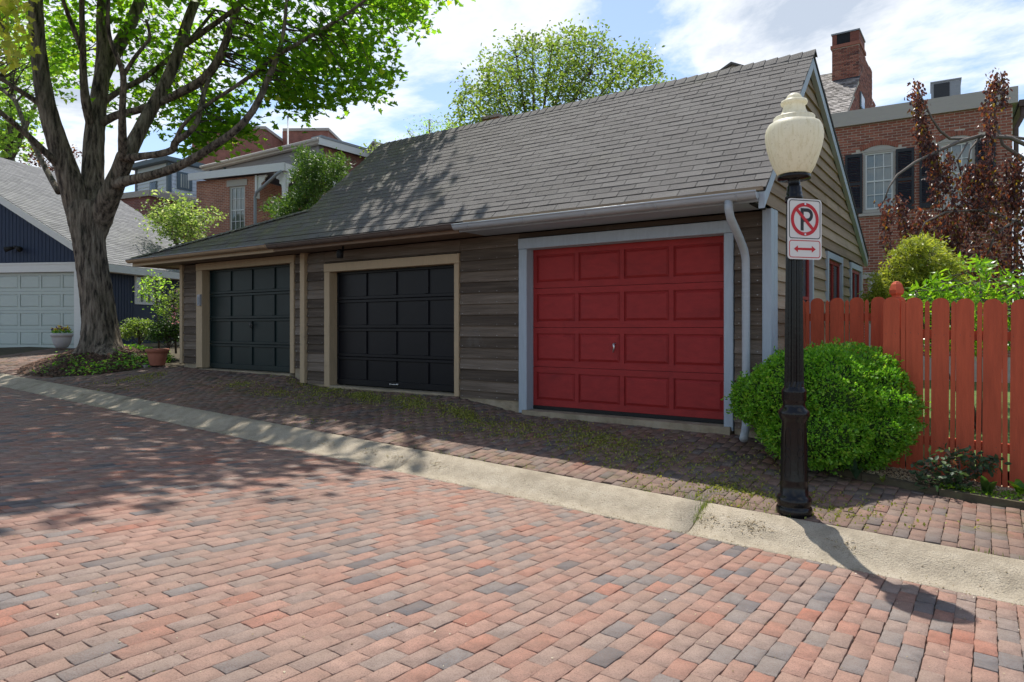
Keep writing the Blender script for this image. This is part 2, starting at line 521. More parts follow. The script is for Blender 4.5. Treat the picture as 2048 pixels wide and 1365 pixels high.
# wood and paint
mat('siding_dark', [(0.2, (0.036, 0.026, 0.019)), (0.45, (0.090, 0.068, 0.050)), (0.6, (0.148, 0.115, 0.087)), (0.85, (0.25, 0.205, 0.165))], 0.85, 2.2, 9, (0.5, 1, 9), 0.35, 0.55, 9,
    dirt=(1.7, 0.60, 0.80, (0.145, 0.135, 0.12)))
mat('siding_tan', [(0.2, (0.15, 0.105, 0.068)), (0.45, (0.275, 0.205, 0.138)), (0.65, (0.37, 0.285, 0.20)), (0.9, (0.45, 0.375, 0.285))], 0.85, 2.0, 9, (1, 0.5, 9), 0.45, 0.55, 9,
    dirt=(1.6, 0.56, 0.80, (0.15, 0.125, 0.085)))
mat('nail', [(0.3, (0.30, 0.29, 0.27)), (0.7, (0.5, 0.49, 0.47))], 0.5, 20, bump=0)
def paint(name, c, rough=0.6, var=0.14, dirt=None, grain=(1, 1, 6), bump=0.18, scale=5, spec=0.35):
    a = tuple(x * (1 - var) for x in c); b = tuple(min(1, x * (1 + var)) for x in c)
    return mat(name, [(0.25, a), (0.75, b)], rough, scale, 6, grain, 0.15, bump, 14, spec, dirt=dirt)
paint('paint_tan', (0.40, 0.30, 0.185), 0.6, 0.12, (2.5, 0.62, 0.9, (0.19, 0.145, 0.10)), (8, 8, 1))
paint('paint_brown', (0.235, 0.165, 0.115), 0.6, 0.14)
paint('soffit_brown', (0.16, 0.115, 0.085), 0.7, 0.14)
paint('paint_bluegrey', (0.34, 0.40, 0.45), 0.55, 0.1, (2.2, 0.62, 0.88, (0.22, 0.23, 0.235)), (8, 8, 1))
paint('gutter_brown', (0.10, 0.075, 0.062), 0.5, 0.15, (4, 0.55, 0.8, (0.17, 0.13, 0.10)))
paint('gutter_tan', (0.33, 0.235, 0.145), 0.5, 0.15, (4, 0.55, 0.8, (0.16, 0.12, 0.09)))
paint('gutter_lip', (0.19, 0.20, 0.215), 0.4, 0.1)
paint('gutter_grey', (0.36, 0.395, 0.42), 0.4, 0.08, (3, 0.6, 0.85, (0.25, 0.25, 0.25)))
paint('door_red', (0.29, 0.021, 0.020), 0.66, 0.20, (2.6, 0.52, 0.85, (0.20, 0.016, 0.016)), (1.5, 1.5, 4), 0.12)
paint('door_black', (0.0060, 0.0062, 0.0085), 0.40, 0.25, None, (1, 1, 1), 0.05, 3, 0.22)
paint('door_green', (0.0085, 0.019, 0.019), 0.42, 0.25, None, (1, 1, 1), 0.05, 3, 0.22)
paint('rubber', (0.012, 0.012, 0.012), 0.7, 0.2)
paint('fence_red', (0.48, 0.088, 0.037), 0.68, 0.2, (1.4, 0.62, 0.95, (0.30, 0.056, 0.03)), (9, 9, 0.9), 0.3, 3)
paint('sash_red', (0.30, 0.035, 0.03), 0.6)
paint('paint_white', (0.62, 0.63, 0.61), 0.55, 0.07)
paint('paint_white_door', (0.44, 0.50, 0.47), 0.55, 0.05, (1.6, 0.55, 0.9, (0.36, 0.41, 0.385)))
paint('navy', (0.015, 0.029, 0.062), 0.6, 0.18, None, (6, 6, 0.6))
paint('siding_bluewhite', (0.50, 0.56, 0.62), 0.6, 0.06)
paint('trim_steel', (0.085, 0.12, 0.145), 0.6, 0.1)
paint('siding_grey', (0.23, 0.225, 0.235), 0.65, 0.06)
paint('trim_greige', (0.40, 0.37, 0.33), 0.65, 0.06)
paint('shutter_black', (0.012, 0.015, 0.020), 0.45, 0.15)
paint('metal_grey', (0.24, 0.26, 0.28), 0.45, 0.1)
paint('grille_dark', (0.03, 0.033, 0.037), 0.6, 0.2)
paint('copper_brown', (0.075, 0.045, 0.035), 0.5, 0.2)
paint('curtain', (0.42, 0.44, 0.40), 0.9, 0.25, None, (14, 14, 0.4), 0.3)
paint('curtain_pale', (0.52, 0.52, 0.48), 0.9, 0.15, None, (10, 10, 0.4), 0.3)
paint('dark_room', (0.015, 0.016, 0.018), 0.9, 0.2)
mat('steel', [(0.3, (0.55, 0.55, 0.54)), (0.7, (0.7, 0.7, 0.69))], 0.35, 20, bump=0, metal=0.9, spec=0.5)
mat('brass_dark', [(0.3, (0.03, 0.03, 0.03)), (0.7, (0.06, 0.06, 0.06))], 0.4, 20, bump=0, spec=0.5)
mat('mortar', [(0.3, (0.46, 0.40, 0.33)), (0.7, (0.58, 0.53, 0.45))], 0.95, 12, bump=0.4)
mat('house_brick', [(0.1, (0.20, 0.072, 0.05)), (0.4, (0.28, 0.098, 0.065)), (0.7, (0.32, 0.112, 0.072)), (0.95, (0.38, 0.15, 0.10))], 0.85, 9, rnd=0.75, bump=0.4, bscale=50)
mat('chimney_brick', [(0.1, (0.10, 0.045, 0.04)), (0.4, (0.22, 0.08, 0.055)), (0.7, (0.29, 0.11, 0.075)), (0.95, (0.33, 0.16, 0.11))], 0.85, 9, rnd=0.75, bump=0.4, bscale=50)
mat('terracotta', [(0.3, (0.27, 0.095, 0.06)), (0.7, (0.35, 0.135, 0.085))], 0.8, 6, bump=0.1)
mat('pot_grey', [(0.3, (0.36, 0.35, 0.36)), (0.7, (0.44, 0.43, 0.44))], 0.6, 4, bump=0.05)
mat('timber_edge', [(0.3, (0.055, 0.042, 0.028)), (0.6, (0.10, 0.085, 0.05)), (0.85, (0.10, 0.12, 0.04))], 0.95, 6, 8, bump=0.6)
# bark
m, nt, p = base('bark')
nb = noise(nt, 13, 9, 0.68, (1.0, 1.0, 0.16))
nb2 = noise(nt, 1.3, 5, 0.6)
c = rampn(nt, nb, [(0.38, (0.03, 0.023, 0.018)), (0.46, (0.15, 0.118, 0.09)), (0.55, (0.29, 0.235, 0.18)), (0.70, (0.42, 0.365, 0.295))])
c = mixcol(nt, rampn(nt, nb2, [(0.5, 0.0), (0.75, 0.55)]), c, (0.105, 0.115, 0.075))
nt.links.new(c, p.inputs['Base Color']); p.inputs['Roughness'].default_value = 0.95
bumpn(nt, p, nb, 1.0, 0.22)
mat('twig', [(0.3, (0.06, 0.048, 0.04)), (0.7, (0.12, 0.10, 0.085))], 0.9, 10)
mat('beech_twig', [(0.3, (0.11, 0.095, 0.085)), (0.7, (0.19, 0.165, 0.145))], 0.9, 10)
# leaves
leafmat('leaf_maple', [(0.0, (0.06, 0.13, 0.014)), (0.5, (0.10, 0.205, 0.02)), (0.9, (0.15, 0.26, 0.026)), (1.0, (0.25, 0.30, 0.035))], 0.68, (1.0, 1.0, 0.42))
leafmat('leaf_maple_gold', [(0.0, (0.20, 0.24, 0.03)), (0.6, (0.32, 0.33, 0.05)), (1.0, (0.42, 0.36, 0.09))], 0.6)
leafmat('leaf_tree', [(0.0, (0.07, 0.12, 0.025)), (0.5, (0.11, 0.17, 0.035)), (1.0, (0.17, 0.22, 0.05))], 0.45)
leafmat('leaf_tree_pale', [(0.0, (0.09, 0.18, 0.03)), (0.5, (0.16, 0.27, 0.045)), (1.0, (0.24, 0.34, 0.07))], 0.6)
leafmat('leaf_box', [(0.0, (0.06, 0.17, 0.014)), (0.45, (0.13, 0.31, 0.026)), (0.85, (0.22, 0.42, 0.038)), (1.0, (0.36, 0.48, 0.065))], 0.32, (0.9, 1.0, 0.4), 0.4)
leafmat('leaf_dark', [(0.0, (0.02, 0.05, 0.012)), (0.5, (0.04, 0.085, 0.018)), (1.0, (0.07, 0.12, 0.025))], 0.3)
leafmat('leaf_yew', [(0.0, (0.03, 0.07, 0.014)), (0.5, (0.06, 0.125, 0.022)), (1.0, (0.12, 0.19, 0.035))], 0.25)
leafmat('leaf_beech', [(0.0, (0.035, 0.020, 0.024)), (0.5, (0.065, 0.033, 0.034)), (0.76, (0.12, 0.052, 0.04)), (0.87, (0.20, 0.08, 0.045)), (0.93, (0.13, 0.10, 0.02)), (1.0, (0.20, 0.19, 0.025))], 0.38, (1.0, 0.62, 0.4), 0.38)
leafmat('leaf_gold', [(0.0, (0.11, 0.15, 0.02)), (0.5, (0.21, 0.25, 0.03)), (1.0, (0.34, 0.35, 0.06))], 0.35)
leafmat('leaf_peach', [(0.0, (0.07, 0.17, 0.012)), (0.5, (0.12, 0.25, 0.018)), (1.0, (0.20, 0.33, 0.03))], 0.45, (1.0, 1.0, 0.4), 0.3)
leafmat('leaf_dogwood', [(0.0, (0.09, 0.16, 0.03)), (0.5, (0.16, 0.23, 0.06)), (0.9, (0.28, 0.34, 0.13)), (1.0, (0.5, 0.52, 0.35))], 0.4)
leafmat('leaf_rose', [(0.0, (0.03, 0.065, 0.035)), (0.6, (0.055, 0.10, 0.045)), (0.88, (0.08, 0.12, 0.05)), (1.0, (0.13, 0.05, 0.04))], 0.25)
leafmat('leaf_weed', [(0.0, (0.08, 0.13, 0.02)), (0.5, (0.13, 0.18, 0.03)), (1.0, (0.20, 0.22, 0.06))], 0.35)
leafmat('moss', [(0.0, (0.10, 0.125, 0.018)), (0.5, (0.18, 0.20, 0.03)), (1.0, (0.30, 0.28, 0.075))], 0.25)
leafmat('litter', [(0.0, (0.13, 0.085, 0.04)), (0.5, (0.23, 0.17, 0.09)), (1.0, (0.42, 0.38, 0.28))], 0.15)
leafmat('petal_yellow', [(0.0, (0.55, 0.33, 0.02)), (1.0, (0.62, 0.52, 0.06))], 0.3)
leafmat('petal_purple', [(0.0, (0.05, 0.02, 0.12)), (1.0, (0.14, 0.05, 0.22))], 0.3)
leafmat('petal_pink', [(0.0, (0.45, 0.16, 0.28)), (1.0, (0.6, 0.3, 0.42))], 0.3)
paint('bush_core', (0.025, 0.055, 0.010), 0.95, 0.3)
# lamp
m, nt, p = base('post_paint')
c = rampn(nt, noise(nt, 6, 6, 0.6, (4, 4, 0.7)), [(0.3, (0.005, 0.005, 0.006)), (0.62, (0.009, 0.0085, 0.0085)), (0.82, (0.02, 0.0165, 0.014))])
nt.links.new(c, p.inputs['Base Color']); p.inputs['Roughness'].default_value = 0.22; p.inputs['Specular IOR Level'].default_value = 0.3
bumpn(nt, p, noise(nt, 30, 4), 0.08, 0.01)
m, nt, p = base('globe')
st = noise(nt, 9, 8, 0.75, (5, 5, 0.55))
c = rampn(nt, st, [(0.25, (0.50, 0.45, 0.31)), (0.38, (0.74, 0.70, 0.54)), (0.52, (0.84, 0.81, 0.68))])
fl = rampn(nt, noise(nt, 60, 4, 0.7), [(0.60, 0.0), (0.72, 0.6)])
c = mixcol(nt, fl, c, (0.22, 0.17, 0.09))
nt.links.new(c, p.inputs['Base Color']); p.inputs['Roughness'].default_value = 0.45
tr = nd(nt, 'ShaderNodeBsdfTranslucent'); nt.links.new(c, tr.inputs['Color'])
ms = nd(nt, 'ShaderNodeMixShader'); ms.inputs[0].default_value = 0.5
nt.links.new(p.outputs[0], ms.inputs[1]); nt.links.new(tr.outputs[0], ms.inputs[2])
nt.links.new(ms.outputs[0], nt.nodes['Material Output'].inputs['Surface'])
paint('sign_white', (0.68, 0.67, 0.63), 0.4, 0.03, None, (1, 1, 1), 0)
paint('sign_red', (0.50, 0.012, 0.02), 0.4, 0.04, None, (1, 1, 1), 0)
paint('sign_black', (0.018, 0.02, 0.022), 0.45, 0.05, None, (1, 1, 1), 0)
# window glass
m, nt, p = base('glass')
p.inputs['Base Color'].default_value = (0.85, 0.9, 0.9, 1)
p.inputs['Roughness'].default_value = 0.03
p.inputs['IOR'].default_value = 1.45
tp = nd(nt, 'ShaderNodeBsdfTransparent'); tp.inputs['Color'].default_value = (0.8, 0.84, 0.83, 1)
gl = nd(nt, 'ShaderNodeBsdfGlossy'); gl.inputs['Roughness'].default_value = 0.03
fr = nd(nt, 'ShaderNodeFresnel'); fr.inputs['IOR'].default_value = 1.5
ad = nd(nt, 'ShaderNodeMath', operation='ADD'); nt.links.new(fr.outputs[0], ad.inputs[0]); ad.inputs[1].default_value = 0.07
ms = nd(nt, 'ShaderNodeMixShader')
nt.links.new(ad.outputs[0], ms.inputs[0]); nt.links.new(tp.outputs[0], ms.inputs[1]); nt.links.new(gl.outputs[0], ms.inputs[2])
nt.links.new(ms.outputs[0], nt.nodes['Material Output'].inputs['Surface'])
M = MATS
# ------------------------------------------------------------------ ground, street, kerb, forecourt
def grid_sheet(name, xs, ys, zf, m, kind='structure', parent=None, o=(0, 0, 0)):
    X, Y = np.meshgrid(xs, ys)
    Z = zf(X, Y)
    V = np.stack([X, Y, Z], -1).reshape(-1, 3) - np.array(o)
    nx, ny = len(xs), len(ys)
    i = np.arange(nx - 1)[None, :] + (np.arange(ny - 1) * nx)[:, None]
    F = np.stack([i, i + 1, i + 1 + nx, i + nx], -1).ravel()
    me = raw_mesh(name, V, F, 4, m, True)
    return link(name, me, parent, kind, None, o)
def lin(a, b, n): return list(np.linspace(a, b, n))
gxs = [-600, -300, -120, -60] + lin(-40, 12, 105) + [20, 40, 120, 300, 600]
gys = [-600, -200, -60, -20, -6, 0, 2, 4] + lin(4.6, 8.2, 19) + [9, 10, 12, 16, 24, 40, 120, 300, 600]
grid_sheet('ground', gxs, gys, lambda X, Y: zland(X, Y) - 0.09, M['soil'])
grid_sheet('lawn', lin(-12, 14, 27), lin(7.62, 40, 30), lambda X, Y: zland(X, Y) * 0 + 0.30 + 0.0 * X, M['lawn'])
street = grid_sheet('street', lin(-26.5, 6.4, 66), lin(-1.4, YG + 0.03, 24), lambda X, Y: zs(X, Y) - 0.014, M['joint_sand'])
far_b = MB()
for (x0, x1, y0, y1) in ((-60, 40, -3.2, -1.4), (-60, -26.5, -1.4, YG), (6.4, 40, -1.4, YG)):
    xx = lin(x0, x1, 12)
    for a, b in zip(xx[:-1], xx[1:]):
        ym = min(max(y0, YG - 3.6), y1)
        for (p0, p1) in ((y0, ym), (ym, y1)):
            if p1 - p0 > .01: far_b.quad((a, p0, zs(a, p0)), (b, p0, zs(b, p0)), (b, p1, zs(b, p1)), (a, p1, zs(a, p1)))
far_b.build('far_paving', M['street_far'], street)

_ring = [(-.5, -.5), (-.17, -.5), (.17, -.5), (.5, -.5), (.5, -.25), (.5, 0), (.5, .25), (.5, .5), (.17, .5), (-.17, .5), (-.5, .5), (-.5, .25), (-.5, 0), (-.5, -.25)]
NR = len(_ring)
PV = np.array([(x, y, -0.04) for x, y in _ring] + [(x, y, -0.0022) for x, y in _ring] + [(x * .962, y * .982, 0.0) for x, y in _ring])
PF = []                               # quads only: walls, worn arris, top as a strip
for _i in range(NR):
    _j = (_i + 1) % NR
    PF += [_i, _j, NR + _j, NR + _i, NR + _i, NR + _j, 2 * NR + _j, 2 * NR + _i]
for _a, _b, _c, _d in ((0, 1, 12, 13), (1, 2, 5, 12), (2, 3, 4, 5), (12, 5, 8, 9), (5, 6, 7, 8), (12, 9, 10, 11)):
    PF += [2 * NR + _a, 2 * NR + _b, 2 * NR + _c, 2 * NR + _d]
PF = np.array(PF)
def uvt(P):
    P = np.asarray(P, float)
    r = CR * P[:, 0] + SR * P[:, 1]
    f = -SR * P[:, 0] + CR * P[:, 1]
    f = np.where(f < 0.05, 0.05, f)
    return 1024 + FPX * r / f, HOR - FPX * (P[:, 2] - CAM_Z) / f, f
def lay_pavers(host, x0, x1, y0f, y1f, zf, mkey, name, keep, wx=0.0945, ly=0.194, rough=0.0011, skew=0.0):
    cols = np.arange(x0, x1, wx)
    P = []
    for k, x in enumerate(cols):
        a, b = y0f(x), y1f(x)
        if b - a < 0.05: continue
        off = (0.5 * (k % 2) + rng.normal() * 0.10) * ly
        ys_ = np.arange(math.floor((a) / ly) - 1, math.ceil((b) / ly) + 2) * ly + off
        for y in ys_:
            ya, yb = max(y - ly / 2, a), min(y + ly / 2, b)
            if yb - ya < 0.045: continue
            P.append((x, (ya + yb) / 2, yb - ya))
    P = np.array(P)
    P[:, 0] += skew * P[:, 1]
    P = P[keep(P[:, 0], P[:, 1])]
    C = np.stack([P[:, 0] + rng.normal(size=len(P)) * 0.0015, P[:, 1], zf(P[:, 0], P[:, 1]) + rng.normal(size=len(P)) * rough], 1)
    u, v, t = uvt(C)
    ok = (u > -900) & (u < 5200) & (v < 3600) & (v > 640)
    C, L = C[ok], P[ok, 2]
    u, v, t = u[ok], v[ok], t[ok]
    infr = (u > 10) & (u < 2038) & (v < 1355) & (v > 0)
    order = np.argsort(np.where(infr, t, t + 1000))
    near, rest = order[:300], order[300:]
    # slope of the surface at each brick
    e = 0.05
    sx = (zf(C[:, 0] + e, C[:, 1]) - zf(C[:, 0] - e, C[:, 1])) / (2 * e)
    sy = (zf(C[:, 0], C[:, 1] + e) - zf(C[:, 0], C[:, 1] - e)) / (2 * e)
    def variant(seed, full):
        r = np.random.default_rng(seed)
        V = PV.copy()
        jt = r.normal(size=(NR, 2)) * np.array((0.017, 0.008))
        V[NR:2 * NR, :2] += jt; V[2 * NR:, :2] += jt + r.normal(size=(NR, 2)) * np.array((0.006, 0.003))
        V[2 * NR:, 2] += r.normal(size=NR) * 0.0005
        V[:, 0] *= wx - 0.0032
        V[:, 1] *= (ly - 0.0032) if full else 1.0
        return V
    VAR = [variant(50 + i, True) for i in range(14)]
    MES = {}
    for j in near:
        q = round(float(L[j]), 2)
        key = (int(rng.integers(0, 14)), q)
        if key not in MES:
            V = VAR[key[0]].copy(); V[:, 1] *= L[j] / ly
            MES[key] = raw_mesh('paver', V, PF, 4, M[mkey])
        link(name, MES[key], host, None, None, loc=C[j], rot=(math.atan(sy[j]) + rng.normal() * 0.003, -math.atan(sx[j]) + rng.normal() * 0.005, rng.normal() * 0.008))
    ks = rng.integers(0, 14, size=len(rest))
    V = np.stack([VAR[k] for k in ks]).copy()
    V[:, :, 1] *= (L[rest] / ly)[:, None]
    th = rng.normal(size=len(rest)) * 0.008
    x, y = V[:, :, 0].copy(), V[:, :, 1].copy()
    V[:, :, 0] = x * np.cos(th)[:, None] - y * np.sin(th)[:, None]
    V[:, :, 1] = x * np.sin(th)[:, None] + y * np.cos(th)[:, None]
    V[:, :, 2] += V[:, :, 0] * (sx[rest] + rng.normal(size=len(rest)) * 0.005)[:, None] + V[:, :, 1] * (sy[rest] + rng.normal(size=len(rest)) * 0.003)[:, None]
    V += C[rest][:, None, :]
    F = (PF[None] + (np.arange(len(rest)) * 3 * NR)[:, None]).ravel()
    me = raw_mesh('brick_paving', V.reshape(-1, 3) - ORG[host.name], F, 4, M[mkey])
    link('brick_paving', me, host, 'stuff')
    return C
st_c = lay_pavers(street, -26, 6.3, lambda x: -1.3, lambda x: YG - 0.012 + 0.03 * math.sin(x * 0.3) * 0, lambda X, Y: zs(X, Y), 'paver', 'paving_brick',
                  lambda X, Y: X < 6.35)

kerb_root = MB()
prof = [(-0.06, -0.35), (-0.06, -0.02), (0.0, 0.006), (0.10, 0.03), (0.20, 0.075), (0.32, 0.22), (0.44, 0.45), (0.58, 0.70), (0.72, 0.88), (0.86, 0.965), (0.97, 1.0), (1.0, 0.97), (1.0, -0.5)]
def kerb_seg(x0, x1, n=9, sd=0):
    mb = MB()
    lr = random.Random(sd)
    xs = lin(x0, x1, n)
    rows = []
    for x in xs:
        row = []
        for (s, h) in prof:
            y = YG + (YC - YG) * s
            z = zg(x) + (zc(x) - zg(x)) * h + 0.003 + lr.uniform(-1, 1) * 0.0014
            row.append((x, y + lr.uniform(-1, 1) * 0.002, z))
        rows.append(row)
    k = len(prof)
    V = [p_ for row in rows for p_ in row]
    F = [(i * k + j, (i + 1) * k + j, (i + 1) * k + j + 1, i * k + j + 1) for i in range(n - 1) for j in range(k - 1)]
    F.append(tuple(range(k)))
    F.append(tuple(reversed([(n - 1) * k + j for j in range(k)])))
    mb.add(V, F)
    return mb
jx = [-1.85 + 3.05 * k for k in range(-8, 4)]
kerb = kerb_seg(jx[0] - 12, jx[0] - 0.008, 12, 1).build('kerb', M['kerb_concrete'], None, True, 'structure')
for k in range(len(jx) - 1):
    kerb_seg(jx[k] + 0.006, jx[k + 1] - 0.006, 14, k + 5).build('kerb_stone', M['kerb_concrete'], kerb, True)

def bed_front(x):                      # timber edging line of the bed by the fence
    return np.interp(x, [-1.62, -1.5, -1.35, -1.1, -0.7, 0, 3], [7.48, 7.22, 7.08, 6.97, 6.90, 6.88, 6.90])
def tree_bed(X, Y):                    # the island round the maple
    return ((X + 15.55) / 1.62) ** 2 + ((Y - 6.85) / 1.36) ** 2 < 1.0
apron = grid_sheet('forecourt', lin(-40, 6, 93), [YC + 0.004] + lin(5.55, 7.5, 14) + [8.2, 9, 10, 12], lambda X, Y: zland(X, Y) - 0.016, M['joint_dirt'])
def ap_y1(x):
    if x > -1.62: return float(bed_front(x)) - 0.05
    if x < -13.4: return 8.2
    return YW - 0.01
lay_pavers(apron, -19.5, 5.8, lambda x: YC + 0.005, ap_y1, zap, 'apron_paver', 'paving_brick',
           lambda X, Y: ~tree_bed(X, Y) & ~((X < -13.4) & (X > -14.9) & (Y > 7.3)), rough=0.003)
# ------------------------------------------------------------------ the weathered garage
G = thing('garage', 'long weathered wooden garage with dark shingle roof and three overhead doors', 'garage', (-7.6, 7.5, 0.4))
XL, XR = -13.37, -1.88
SOF = 2.86
EY, EZ = 6.93, 2.995               # roof edge
RY, RZ = 9.20, 5.06                # ridge
BY, BZ = 13.95, 2.90               # rear eave (saltbox)
SLF = math.hypot(RY - EY, RZ - EZ)
def roofp(x, s, h=0.0):            # s metres up the front slope, h above it
    k = s / SLF
    ny, nzz = -(RZ - EZ) / SLF, (RY - EY) / SLF
    return (x, EY + (RY - EY) * k + ny * h, EZ + (RZ - EZ) * k + nzz * h)
# walls behind the boards
MB().box(XL + 0.02, XR - 0.03, 7.70, 13.8, 0.2, 2.85).build('wall_core', M['dark_room'], G)
fx = -1.93
mb = MB(); mb.prism([(fx, 7.0, 2.84), (fx, 13.75, 2.84), (fx, RY, RZ - 0.14)], (-0.05, 0, 0)); mb.build('gable_core', M['dark_room'], G)

# ---- clapboards on the front: each board a piece
XD = {'green': (-12.60, -9.88, 0.805, 2.722), 'black': (-8.87, -6.21, 0.660, 2.513), 'red': (-4.985, -2.377, 0.53, 2.632)}
sections = [(-13.28, -12.81, 0.88), (-9.772, -9.575, 0.90), (-9.45, -9.0, 0.66), (-6.12, -5.112, 0.62), (-2.272, -1.97, 0.50)]
heads = [(-9.0, -6.12, 2.655), (-5.112, -2.272, 2.78)]
nails = MB()
def board(x0, x1, z0, z1, y=7.5):
    j = random.uniform(-1, 1) * 0.003
    k = random.uniform(-1, 1) * 0.003
    mb = MB()
    yb, yt = y - 0.034, y - 0.008
    mb.hexa([(x0, yb, z0 + j), (x1, yb, z0 + k), (x1, y + 0.03, z0 + k), (x0, y + 0.03, z0 + j),
             (x0, yt, z1 + j), (x1, yt, z1 + k), (x1, y + 0.03, z1 + k), (x0, y + 0.03, z1 + j)])
    mb.build('siding_board', M['siding_dark'], G)
    n = max(2, int(round((x1 - x0) / 0.38)) + 1)
    if x1 - x0 > 2: return
    for i in range(n):
        xx = x0 + 0.05 + (x1 - x0 - 0.1) * i / (n - 1)
        zz = z0 + 0.022 + random.uniform(-0.004, 0.004)
        yy = yb + 0.0015 - 0.003
        w, h_ = random.uniform(0.006, 0.012), random.uniform(0.003, 0.0055)
        nails.add([(xx - w, yy, zz), (xx, yy, zz - h_), (xx + w, yy, zz), (xx, yy, zz + h_)], [(0, 1, 2, 3)])
EXPO = 0.151
for (x0, x1, zb) in sections:
    z = 2.83
    zz = [2.83 - EXPO * i for i in range(20)]
    for zt in zz:
        z0 = zt - EXPO
        if z0 < zb - 0.13: break
        if z0 < zb: z0 = zb
        if zt - z0 < 0.02: break
        if x0 < -6 and x1 > -5.5 and zt < 1.0:      # lowest boards are cut to the slope of the paving
            pass
        board(x0 + 0.003, x1 - 0.003, z0, zt + 0.012)
for (x0, x1, zb) in heads:
    zz = [2.83 - EXPO * i for i in range(3)]
    for zt in zz:
        z0 = max(zt - EXPO, zb)
        if zt - z0 < 0.02: break
        board(x0 + 0.003, x1 - 0.003, z0, zt + 0.012)
nails.build('nail_heads', M['nail'], G, kind='stuff')

# ---- foundation showing under the boards
for (x0, x1, zb) in sections:
    MB().box(x0, x1, 7.485, 7.69, zb - 0.5, zb + 0.02).build('foundation', M['sill_concrete'], G)
for (x0, x1, y0, z1) in ((-5.02, -2.30, 7.41, 0.515), (-12.66, -9.85, 7.43, 0.795), (-8.93, -6.17, 7.46, 0.648)):
    MB().box(x0, x1, y0, 7.69, z1 - 0.25, z1).build('door_sill', M['sill_concrete'], G)

# ---- door frames
def frame(key, m, x_out0, x_out1, ztop, zbot, lab):
    x0, x1, z0, z1 = XD[key]
    fr_ = MB()
    y0 = 7.455
    fr_.cbox(x_out0, x0 + 0.008, y0, 7.56, zbot, ztop - 0.14)
    fr_.cbox(x1 - 0.004, x_out1, y0, 7.56, zbot, ztop - 0.14)
    fr_.cbox(x_out0 - 0.006, x_out1 + 0.006, y0 - 0.004, 7.56, ztop - 0.138, ztop)
    o = fr_.build('door_frame', m, G, label=lab)
    jm = MB()                                  # reveals and stop beads inside the opening
    jm.box(x0 - 0.012, x0 + 0.012, 7.562, 7.66, zbot, z1 + 0.02)
    jm.box(x1 - 0.004, x1 + 0.012, 7.562, 7.66, zbot, z1 + 0.02)
    jm.box(x0 - 0.002, x1 + 0.002, 7.5625, 7.659, z1 - 0.005, z1 + 0.10)
    jm.build('stop_bead', m, o)
    return o
frame('green', M['paint_tan'], -12.80, -9.78, SOF - 0.012, 0.81, 'tan painted frame round the dark green door')
frame('black', M['paint_tan'], -8.993, -6.128, 2.645, 0.62, 'tan painted frame round the black door')
frame('red', M['paint_bluegrey'], -5.104, -2.279, 2.77, 0.47, 'blue grey painted frame round the red door')
# corner and division boards
mb = MB(); mb.cbox(-13.375, -13.285, 7.44, 7.56, 0.87, SOF - 0.004); mb.build('corner_board', M['paint_tan'], G)
mb = MB(); mb.cbox(-9.572, -9.455, 7.42, 7.555, 0.655, SOF - 0.004); mb.build('division_board', M['paint_tan'], G)
mb = MB(); mb.cbox(-1.968, -1.872, 7.435, 7.56, 0.46, SOF - 0.004); mb.cbox(-1.955, -1.868, 7.5605, 7.68, 0.46, SOF - 0.004)
mb.build('corner_board', M['paint_bluegrey'], G)

# ---- overhead doors
def door_recessed(key, m, lab):
    x0, x1, z0, z1 = XD[key]
    x0 += 0.014; x1 -= 0.006
    mb = MB()
    rows = 4; cols = 4
    H = (z1 - z0) / rows
    ya, yb = 7.61, 7.65
    st = 0.055
    for r_ in range(rows):
        zb_, zt_ = z0 + r_ * H, z0 + (r_ + 1) * H
        rl = 0.10 if r_ == 0 else 0.052
        mb.cbox(x0, x1, ya, yb, zb_ + 0.003, zb_ + rl, 0.005)
        mb.cbox(x0, x1, ya, yb, zt_ - 0.05, zt_ - 0.003, 0.005)
        for c_ in range(cols + 1):
            xc = x0 + (x1 - x0) * c_ / cols
            w = 0.036 if 0 < c_ < cols else 0.03
            a, b = max(xc - w, x0), min(xc + w, x1)
            mb.cbox(a, b, ya + 0.0015, yb, zb_ + rl + 0.001, zt_ - 0.051, 0.005)
    d = mb.build('garage_door', m, G, label=lab)
    for r_ in range(rows):
        rl = 0.10 if r_ == 0 else 0.052
        for c_ in range(cols):
            a = x0 + (x1 - x0) * c_ / cols; b = x0 + (x1 - x0) * (c_ + 1) / cols
            p_ = MB(); p_.box(a + 0.02, b - 0.02, ya + 0.026, ya + 0.036, z0 + r_ * H + rl - 0.01, z0 + (r_ + 1) * H - 0.04)
            p_.build('panel', m, d)
    return d
dg = door_recessed('green', M['door_green'], 'dark green overhead door with sixteen recessed panels')
dk = door_recessed('black', M['door_black'], 'black overhead door with sixteen recessed panels')
